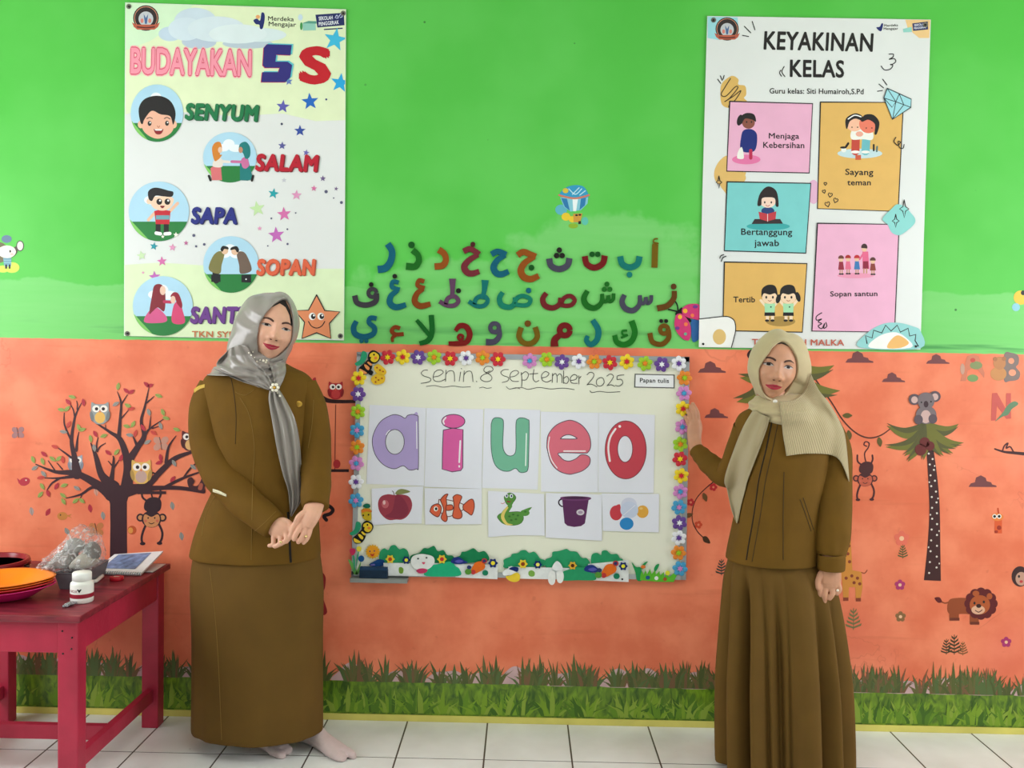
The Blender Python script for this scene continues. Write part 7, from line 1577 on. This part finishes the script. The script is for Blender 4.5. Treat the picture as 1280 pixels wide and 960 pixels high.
hand(bm, [(394, 628, Y1 - .15, 12.0), (389, 643, yh + .005, 12.5), (382, 656, yh - .002, 11.2)], [[(374, 648, yh - .006, 3.55), (366.5, 659, yh - .018, 3.26), (364.5, 669, yh - .018, 2.89)], [(377, 655, yh - .01, 3.55), (371, 666, yh - .024, 3.33), (367.5, 674, yh - .022, 2.96)], [(382, 660, yh - .01, 3.55), (377.5, 671, yh - .022, 3.33), (373, 677.5, yh - .02, 2.96)], [(388, 660, yh - .006, 3.33), (384.5, 672, yh - .016, 3.11), (379.5, 678.5, yh - .014, 2.66)], [(381, 640, yh - .002, 3.70), (373, 646, yh - .014, 3.40), (369, 654, yh - .016, 2.96)]])
body1, me1 = voxel_body('body', bm, SK1, w1)
bv1 = head_bvh(me1)
face_details(body1, bv1, M1, 1.6, SK1, LIP, BROW, .62, .0055, .0035)
patch('hair', [px2face(M1, x, y, -.07) for x, y in [(340, 384), (346, 377), (352, 372), (358, 376), (363, 388), (366, 405), (363.5, 408), (361.5, 394), (357, 384), (350, 379)]], mat((30, 20, 20), .6), bv1, M1, body1, .0012)
jk1 = grid_mesh('jacket', body_loft(jr1 + [(691.5, 244, 396, .154, .128)], Y1, 96, 7, lambda q, t: (1 + .022 * crease(q, t, 2.2, 5.5) + .010 * crease(q, t, 5, 9, 3), 0)), KHAKI, w1, True, True, 0)
sl1 = grid_mesh('sleeve', tube_grid(armA + [(342.5, 656.9, Y1 - .1855, 14)], 32, 7, 1, lambda q, t: 1 + .05 * crease(q, t, 1.4, 7) + .034 * math.sin(t * 38 + 2 * math.sin(q)) * smst(.35, .6, t) * (1 - smst(.62, .85, t)) * 1.6), KHAKI, w1, True)
sl2 = grid_mesh('sleeve', tube_grid(armB + [(393.9, 631.5, Y1 - .1505, 14)], 32, 7, 1, lambda q, t: 1 + .05 * crease(q, t, 1.4, 7, 5) + .026 * math.sin(t * 34 + 2 * math.sin(q)) * smst(.4, .6, t)), KHAKI, w1, True)
def skm(q, t): return (1 + t * (.020 * math.cos(5 * q + 1.0) + .018 * math.cos(9 * q + .4) + .008 * math.cos(17 * q)) + .012 * crease(q, t, 2.5, 2.5, 9), 0)
sk1 = grid_mesh('skirt', body_loft([(668, 250, 396, .145, .125), (692, 245, 399, .152, .13), (730, 242, 403, .160, .135), (790, 244, 402, .156, .130), (860, 244, 401.5, .156, .130), (907, 244, 401, .156, .130), (906.5, 247, 398, .150, .125)], Y1, 96, 6, skm), KHAKI_S, w1, True)
cl1 = bvh_of(jk1, sl1, sl2, sk1)
for nm, pts in [('sleeve_seam', [(288, 470), (292, 490), (295, 520), (294, 555)]), ('jacket_seam', [(300, 497), (312, 520), (318, 560), (316, 600), (315, 640), (314, 700)]), ('jacket_seam', [(392, 500), (390, 530), (385, 560)]), ('pocket_flap_seam', [(294, 490), (306, 494), (318, 487)]), ('skirt_seam', [(262, 710), (268, 760), (273, 830), (277, 925)]), ('peplum_seam', [(270, 618), (258, 640), (252, 670)])]:
    seam(nm, pts, cl1, SEAM if 'sleeve' not in nm else KHAKI_D, w1, .0010)
seam('front_gap_shade', [(360, 640), (361.5, 660), (362.5, 685), (363.5, 703)], bvh_of(jk1), mat((20, 15, 8), .9), w1, .0045, -.001)  # near-black tube painted in as the shade of the jacket's front gap
seam('cuff_stitching', [(318, 664), (330, 654), (345, 639)], cl1, SEAM, w1, .0009)
# ---- scarf
SATIN = cloth_mat((150, 142, 136), .24, .1, noise=.05, fscale=7, bump=.10); SATIN.node_tree.nodes['Principled BSDF'].inputs['Specular IOR Level'].default_value = .55
opn = [(300 + x / 9.6, 360 + y / 9.6) for x, y in [(540, 128), (440, 172), (350, 250), (272, 350), (216, 470), (203, 570), (215, 700), (244, 806), (290, 862), (340, 872), (400, 850), (450, 828), (520, 772), (588, 692), (626, 600), (634, 500), (630, 400), (612, 260), (582, 165)]]
sil = [(338, 366), (322, 368), (306, 377.5), (297, 393), (290, 413), (285, 432), (286, 447), (298, 460), (318, 468), (338, 468), (352, 460), (360, 446), (366, 430), (369.5, 412), (370, 397), (367, 385), (361, 375.5), (351, 369)]
C1_ = (0, -.018)
hood1 = hijab_hood('headscarf', M1, radius_fn(M1, opn, -.065, C1_), radius_fn(M1, sil, .01, C1_), bv1, SATIN, w1, c=C1_, fold=lambda p, i: (.0036 * math.sin(p * 9 + i * .9) if 4 <= i <= 6 else 0) * (1 if math.cos(p) < .2 else .4))
cw1 = grid_mesh('scarf_neck_drape', body_loft([(432, 298, 350, .07, .06), (442, 288, 354, .092, .085), (452, 281, 357, .108, .10), (461, 271, 358, .118, .11), (469, 262, 363, .124, .118)], Y1, 72, 6, lambda q, t: (1 + .034 * math.sin(t * 20 + 1.5 * math.cos(q + .6)) * smst(0, .25, t), 0)), SATIN, w1, True, True, .0016)
dr1 = bvh_of(jk1, cw1, hood1)
sf1 = grid_mesh('scarf_front_drape', drape([[(287, 446), (306, 458), (330, 460), (352, 453)], [(276, 456), (302, 468), (330, 470), (354, 462)], [(269, 462), (304, 477), (332, 479), (353, 471)], [(318, 482), (330, 485), (340, 485), (350, 479)], [(336, 487), (340, 488), (344, 488), (348, 486)]], dr1, .005, 30, 6, 6, lambda u, v: .0075 * math.sin(v * 24 + u * 3) * (1 - v * .5)), SATIN, w1, False, True, .0016)
dr1c = bvh_of(jk1, cw1, hood1, sf1)
fa1 = grid_mesh('scarf_fold', drape([[(283, 440), (271, 458), (303, 474.5), (337, 487.5)], [(287, 436), (286, 455), (311, 470.5), (338.5, 487)], [(293, 433), (298, 452), (319, 467), (340, 486.5)], [(300, 431), (310, 449), (327, 465), (341.5, 486)], [(309, 433), (320, 452), (333, 466), (343, 485)]], dr1c, .004, 30, 7, 5, lambda u, v: .0085 * (.5 + .5 * math.sin(v * 21 + .6)) * (1 - .45 * u)), SATIN, w1, False, True, .0014)
fb1 = grid_mesh('scarf_fold', drape([[(355, 449), (357.5, 462), (354.5, 474), (348.5, 486)], [(347, 452), (348.5, 463), (348, 474), (346, 486)], [(337, 455), (340, 465), (342, 475), (343.5, 485)]], dr1c, .004, 24, 8, 4, lambda u, v: .006 * (.5 + .5 * math.sin(v * 12 + 1)) * (1 - .4 * u)), SATIN, w1, False, True, .0014)
dr1b = bvh_of(jk1, sf1)
tl1 = grid_mesh('scarf_tail', drape([[(337, 488), (343, 489), (349, 487)], [(336, 500), (346, 502), (357, 500)], [(340, 525), (354, 527), (368, 522)], [(345, 555), (360, 557), (374, 550)], [(353, 590), (365, 592), (377, 588)], [(360, 612), (369, 614), (378, 612)], [(362, 630), (369, 632), (376, 626)], [(363, 644), (364, 646), (366, 643)]], dr1b, .006, 20, 6, 6, lambda u, v: .009 * (1 + math.sin(u * 17 + v * 3))), SATIN, w1, False, True, .0014)
br = None
h, d = cam_hit(bvh_of(sf1, tl1, jk1, fa1, fb1), 343.5, 484.5)
for k in range(7):
    q = k * 2 * math.pi / 6; o = bead('brooch', h - d * .008 + (Vector((math.cos(q) * .011, -.001, math.sin(q) * .011)) if k < 6 else Vector((0, -.004, 0))), .0062 if k < 6 else .005, PEARL if k < 6 else GOLD, w1)
for (x, y) in [(347, 491), (350, 495), (340, 490)]: h, d = cam_hit(bvh_of(sf1, tl1, jk1, fa1, fb1), x, y); bead('brooch_bead', h - d * .004, .004, PEARL, w1)
hb1 = bvh_of(hood1, cw1, sf1, fa1, fb1)
for (x, y, r) in [(329, 451, .005), (333, 450.5, .004), (332, 453, .004), (325, 450, .003), (321, 452, .0035), (318, 447, .003), (314, 444, .003), (316, 440, .0025), (311, 441, .0025)]:
    h, d = cam_hit(hb1, x, y)
    if h is not None: bead('scarf_bead', h - d * .003, r, PEARL, w1)
h, d = cam_hit(cl1, 373, 505)
bm = bmesh.new(); add_ell(bm, h - d * .002, (.014, .004, .011), None, 14); me = bpy.data.meshes.new('lapel_pin'); bm.to_mesh(me); bm.free(); me.materials.append(GOLD); link_mesh('lapel_pin', me, w1)
def strip_on(name, rows, bv, m, parent, lift=.0022): return grid_mesh(name, drape(rows, bv, lift, 8, 3, 0), m, parent, False, True, .001)
bd = strip_on('shoulder_badge', [[(242, 487), (248, 482.5), (256, 480)], [(243, 491), (249, 487), (256, 484.5)]], cl1, mat((196, 158, 60), .6, .3, 300), w1)
strip_on('waist_trim', [[(266, 611), (274, 613.5), (283, 618)], [(266, 615), (274, 617.5), (283, 621)]], cl1, mat((226, 214, 180), .6, .4, 400), w1)
for (x, y, ang) in [(351, 677.5, .3), (382.5, 670.5, -.4)]:
    h, d = cam_hit(bv1, x, y)
    if h is not None: bead('finger_ring', h - d * .0015, .0048, mat((236, 214, 150), .15, .05, 50, .5, metal=.9), w1)
foot('sock', at_z(314, 930, 0), at_z(361, 946, 0), .042, .062, SOCK, w1, 1)
foot('sock', at_z(374, 924, 0), at_z(438, 952, 0), .042, .066, SOCK, w1, -1)

# ================================================================== woman in the beige pleated scarf
Y2 = -0.33
w2 = empty('person', (at(978, 950, Y2).x, Y2, 0), 'woman in khaki blouse and pleated skirt with beige headscarf, touching the whiteboard edge', 'person')
SK2 = mat((196, 142, 112), .5, .05, 40, .4, sss=.12)
M2 = head_matrix(973.2, 457, -0.435, -4, 8.5, 0, 1.06)
jr2 = [(500, 952, 1000, .055, .055), (511, 938, 1016, .08, .08), (520, 925, 1034, .095, .10), (538, 920, 1042, .112, .11), (570, 925, 1036, .125, .11), (610, 927, 1028, .13, .11), (650, 918, 1023, .135, .115), (680, 911, 1021, .14, .12), (698, 908, 1020, .145, .12)]
armC = [(934, 534, Y2 + .01, 17), (925, 565, Y2 + .05, 18), (910, 592, Y2 + .11, 17), (892, 584, -.17, 14.5), (879, 572, -.125, 12), (870.5, 563, -.095, 9.5)]
armD = [(1030, 532, Y2, 20), (1040, 565, Y2 - .015, 22.5), (1040, 610, Y2 - .04, 24), (1040, 655, Y2 - .075, 24), (1039.5, 682, Y2 - .095, 20), (1039, 694, Y2 - .10, 16.5), (1038.5, 711, Y2 - .105, 16)]
bm = bmesh.new(); head_shape(bm, M2, .7, 1.1, .0015, .001)
nk = M2 @ Vector((0, .02, -.06))
add_grid(bm, [[Vector((c_[0] + c_[3] * math.cos(q), c_[1] + c_[3] * math.sin(q), c_[2])) for q in np.linspace(0, 2 * math.pi, 24, endpoint=False)] for c_ in [(nk.x, nk.y, nk.z, .05), ((nk.x + at(976, 500, Y2).x) / 2, (nk.y + Y2) / 2, nk.z - .07, .05), (at(976, 505, Y2).x, Y2, nk.z - .17, .065)]])
add_grid(bm, body_loft(inner_rows(jr2[1:]), Y2, 40, 3))
for leg in ([(945, 670), (942, 800), (944, 935)], [(1000, 670), (1005, 800), (1010, 935)]):
    add_grid(bm, tube_grid([(leg[0][0], leg[0][1], Y2, 24), (leg[1][0], leg[1][1], Y2, 18), (leg[2][0], leg[2][1], Y2 + .02, 12)], 20, 5))
for A_ in (armC, armD): add_grid(bm, tube_grid([(p[0], p[1], p[2], p[3] * .70) for p in A_], 18, 4))
hand(bm, [(872, 565, -.10, 9.2), (868.5, 553, -.060, 8.4), (868, 540, -.044, 9.2), (868.5, 528, -.040, 8.2)], [[(872, 527, -.040, 3.44), (871.5, 516, -.040, 3.10), (866, 505, -.032, 2.67)], [(868, 526, -.042, 3.44), (867.5, 515, -.046, 3.01), (863.5, 508, -.040, 2.67)], [(864, 527, -.040, 3.27), (862, 518, -.042, 2.92), (859.5, 513, -.036, 2.58)], [(861.5, 531, -.038, 3.01), (858.5, 525, -.038, 2.67), (856.5, 521, -.034, 2.41)], [(872.5, 545, -.035, 3.61), (875, 535, -.030, 3.27), (873.5, 526, -.024, 2.84)]])
yq = Y2 - .105
hand(bm, [(1038.5, 705, yq, 11.5), (1037.5, 718, yq - .002, 14), (1036.5, 729, yq - .004, 14.5)], [[(1027, 728, yq - .008, 3.59), (1024.5, 739, yq - .018, 3.28), (1025.5, 748, yq - .012, 2.89)], [(1033, 732, yq - .01, 3.67), (1031, 744, yq - .022, 3.43), (1030.5, 754, yq - .016, 2.96)], [(1040, 732, yq - .01, 3.67), (1040.5, 742, yq - .024, 3.43), (1037, 748, yq - .026, 2.96)], [(1047, 729, yq - .006, 3.43), (1049.5, 737, yq - .018, 3.20), (1046, 742, yq - .024, 2.81)], [(1027, 716, yq - .008, 3.90), (1022.5, 726, yq - .018, 3.51), (1022.5, 735, yq - .022, 3.04)]])
body2, me2 = voxel_body('body', bm, SK2, w2)
bv2 = head_bvh(me2)
face_details(body2, bv2, M2, .7, SK2, LIP, BROW, .85, .0015, .001)
jk2 = grid_mesh('blouse', body_loft(jr2 + [(697.5, 912, 1016, .138, .115)], Y2, 96, 7, lambda q, t: (1 + .010 * math.sin(4 * q + 7 * t) + .022 * crease(q, t, 2.2, 4.5, 2) + .010 * crease(q, t, 5, 8, 7), 0)), KHAKI, w2, True)
s3 = grid_mesh('sleeve', tube_grid(armC + [(870.8, 563.3, -.096, 8.4)], 30, 7, 1, lambda q, t: 1 + .06 * crease(q, t, 1.4, 8, 4) + .03 * math.sin(t * 46 + 2 * math.sin(q)) * smst(.3, .5, t) * (1 - smst(.9, 1, t))), KHAKI, w2, True)
s4 = grid_mesh('sleeve', tube_grid(armD[:6], 40, 7, 1, lambda q, t: 1 + .07 * crease(q, t, 1.5, 6, 6) + .035 * math.sin(9 * q + .5) * smst(.55, .95, t) + .02 * math.sin(5 * q + 8 * t) * smst(.2, .5, t)), KHAKI, w2, True)
cf = grid_mesh('cuff', tube_grid([(1039, 692.5, yq, 15.5), (1039, 694, yq, 17.0), (1038.8, 703, yq, 17.2), (1038.5, 711.5, yq, 16.6), (1038.5, 711.8, yq, 14)], 32, 4), KHAKI, w2, True)
PLN = 14
def pl(q, t):
    A = .02 + .30 * smst(.05, .9, t); g = abs(math.cos(PLN * q / 2 + .35 * math.sin(3 * q))) ** .9 - .66; g2 = .25 * math.cos(PLN * 1.5 * q + 1.1)
    dv = sum(math.exp(-((q - q0) / w_) ** 2) for q0, w_ in ((3.90, .07), (4.47, .10), (5.53, .08)))
    return (1 + A * (g + .25 * g2) - .42 * smst(.12, .7, t) * dv, 0)
sk2 = grid_mesh('pleated_skirt', body_loft([(680, 915, 1014, .115, .105), (700, 911, 1022, .128, .112), (722, 906, 1038, .142, .122), (755, 904, 1045, .156, .132), (800, 902, 1050, .170, .138), (857, 900, 1054, .182, .142), (945, 901, 1055, .194, .146), (944.5, 904, 1052, .186, .14)], Y2, 240, 6, pl), KHAKI_S, w2, True)
cl2 = bvh_of(jk2, s3, s4, sk2, cf)
seam('placket_edge', [(965, 527), (958, 560), (949, 598), (943, 640), (936, 680), (933, 700)], bvh_of(jk2), mat((36, 26, 10), .9), w2, .0022, 0)
seam('placket_fold', [(972, 530), (966, 560), (957, 600), (951, 640), (944, 680), (940, 702)], bvh_of(jk2), KHAKI_D, w2, .0010)
for pts in ([(980, 590), (979, 640), (979, 700)], [(1000, 624), (1006, 640), (1014, 664)], [(1004, 622), (1010, 640), (1017, 662)]): seam('blouse_seam', pts, bvh_of(jk2), KHAKI_D, w2, .0010)
# ---- scarf: finely pleated cloth
def pleat_cloth(rgb, n):
    m, nt, N, L, b = nt_of('pleated_scarf'); uvn = N.new('ShaderNodeUVMap'); uvn.uv_map = 'UVMap'; wv = N.new('ShaderNodeTexWave'); wv.bands_direction = 'X'; wv.inputs['Scale'].default_value = n; wv.inputs['Distortion'].default_value = .3; L.new(uvn.outputs[0], wv.inputs['Vector'])
    c = [lin(v) for v in rgb]; rp = N.new('ShaderNodeValToRGB'); rp.color_ramp.elements[0].color = [v * .80 for v in c] + [1]; rp.color_ramp.elements[1].color = c + [1]; L.new(wv.outputs['Fac'], rp.inputs[0]); L.new(rp.outputs[0], b.inputs['Base Color'])
    b.inputs['Roughness'].default_value = .75; b.inputs['Sheen Weight'].default_value = .3; b.inputs['Specular IOR Level'].default_value = .25
    bp = N.new('ShaderNodeBump'); bp.inputs['Strength'].default_value = .5; bp.inputs['Distance'].default_value = .003; L.new(wv.outputs['Fac'], bp.inputs['Height']); L.new(bp.outputs['Normal'], b.inputs['Normal']); return m
BEIGE = (186, 168, 130)
PC_H = cloth_mat(BEIGE, .75, .3, fscale=20, bump=.1); PC = pleat_cloth(BEIGE, 11); PC_N = cloth_mat(BEIGE, .75, .3, fscale=30, bump=.12)
opn = [(930 + x / 9.6, 410 + y / 9.6) for x, y in [(450, 160), (360, 205), (280, 300), (215, 400), (172, 500), (178, 600), (215, 710), (260, 800), (320, 850), (390, 862), (470, 850), (540, 800), (600, 720), (645, 630), (660, 530), (645, 420), (600, 300), (540, 210)]]
sil = [(979, 415.5), (965, 418), (952, 427), (946, 440), (943.5, 456), (944, 472), (948, 488), (957, 503), (970, 510), (985, 508), (1000, 498), (1009, 484), (1013, 468), (1012, 450), (1008, 434), (1001, 423), (991, 417)]
C2_ = (0, -.018)
hood2 = hijab_hood('headscarf', M2, radius_fn(M2, opn, -.065, C2_), radius_fn(M2, sil, .01, C2_), bv2, PC_H, w2, c=C2_, fold=lambda p, i: .0012 * math.sin(p * 7 + i) if 4 <= i <= 9 else 0)
patch('underscarf', [px2face(M2, x, y, -.07) for x, y in [(964, 431), (970, 427.5), (977, 425.5), (984, 428), (990, 434), (986, 433), (977, 429.5), (970, 430.5)]], mat((40, 32, 30), .7), bv2, M2, body2, .0012)
nw2 = grid_mesh('scarf_neck_wrap', body_loft([(492, 954, 1003, .030, .08), (498, 944, 1008, .062, .095), (505, 938, 1011, .096, .102), (513, 937, 1013, .120, .104), (521, 940, 1014, .122, .104), (529, 946, 1013, .112, .10)], Y2, 72, 7, lambda q, t: (1 + .028 * math.sin(t * 24 + 1.2 * math.cos(q)), 0)), PC_N, w2, True, True, .0016)
dr2 = bvh_of(jk2, s4, nw2, hood2)
pn = grid_mesh('scarf_shoulder_panel', drape([[(974, 502), (992, 500), (1006, 488), (1013, 466)], [(975, 512), (996, 510), (1013, 500), (1023, 487)], [(977, 528), (1000, 526), (1024, 514), (1037, 505)], [(979, 546), (1006, 544), (1034, 534), (1050, 528)], [(981.5, 560), (1010, 558), (1040, 550), (1057, 550)], [(983, 570), (1012, 567), (1046, 572), (1061.5, 602)]], dr2, .009, 36, 6, 8, lambda u, v: .004 * math.sin(u * 9 + v) * v), PC, w2, False, True, .0018)
dr3 = bvh_of(jk2, s3, nw2)
tl2 = grid_mesh('scarf_tail', drape([[(942, 512), (953, 518), (962, 522)], [(930, 532), (945, 537), (958, 537)], [(919, 558), (935, 562), (949, 562)], [(906, 597), (921, 601), (935, 599)], [(909, 613), (919, 617), (931, 614)], [(914, 636), (919, 640), (926, 633)], [(920, 652), (921, 654), (922.5, 651)]], dr3, .010, 22, 6, 10, lambda u, v: .004 * (1 + math.sin(u * 12))), PC, w2, False, True, .0016)
h, d = cam_hit(bvh_of(nw2, hood2, pn), 969, 502)
bead('scarf_pin', h - d * .003, .008, mat((232, 226, 214), .2, .05, 50, .6), w2)
bead('scarf_pin', h - d * .003 + Vector((0, -.002, -.011)), .006, mat((50, 44, 40), .3), w2)
h, d = cam_hit(bv2, 1047, 738)
if h is not None: bead('finger_ring', h - d * .001, .0045, PEARL, w2)
foot('sock', at_z(948, 940, 0), at_z(950, 968, 0), .040, .06, mat((150, 146, 146), .8), w2, 1)
foot('sock', at_z(1008, 940, 0), at_z(1012, 968, 0), .040, .06, mat((150, 146, 146), .8), w2, -1)
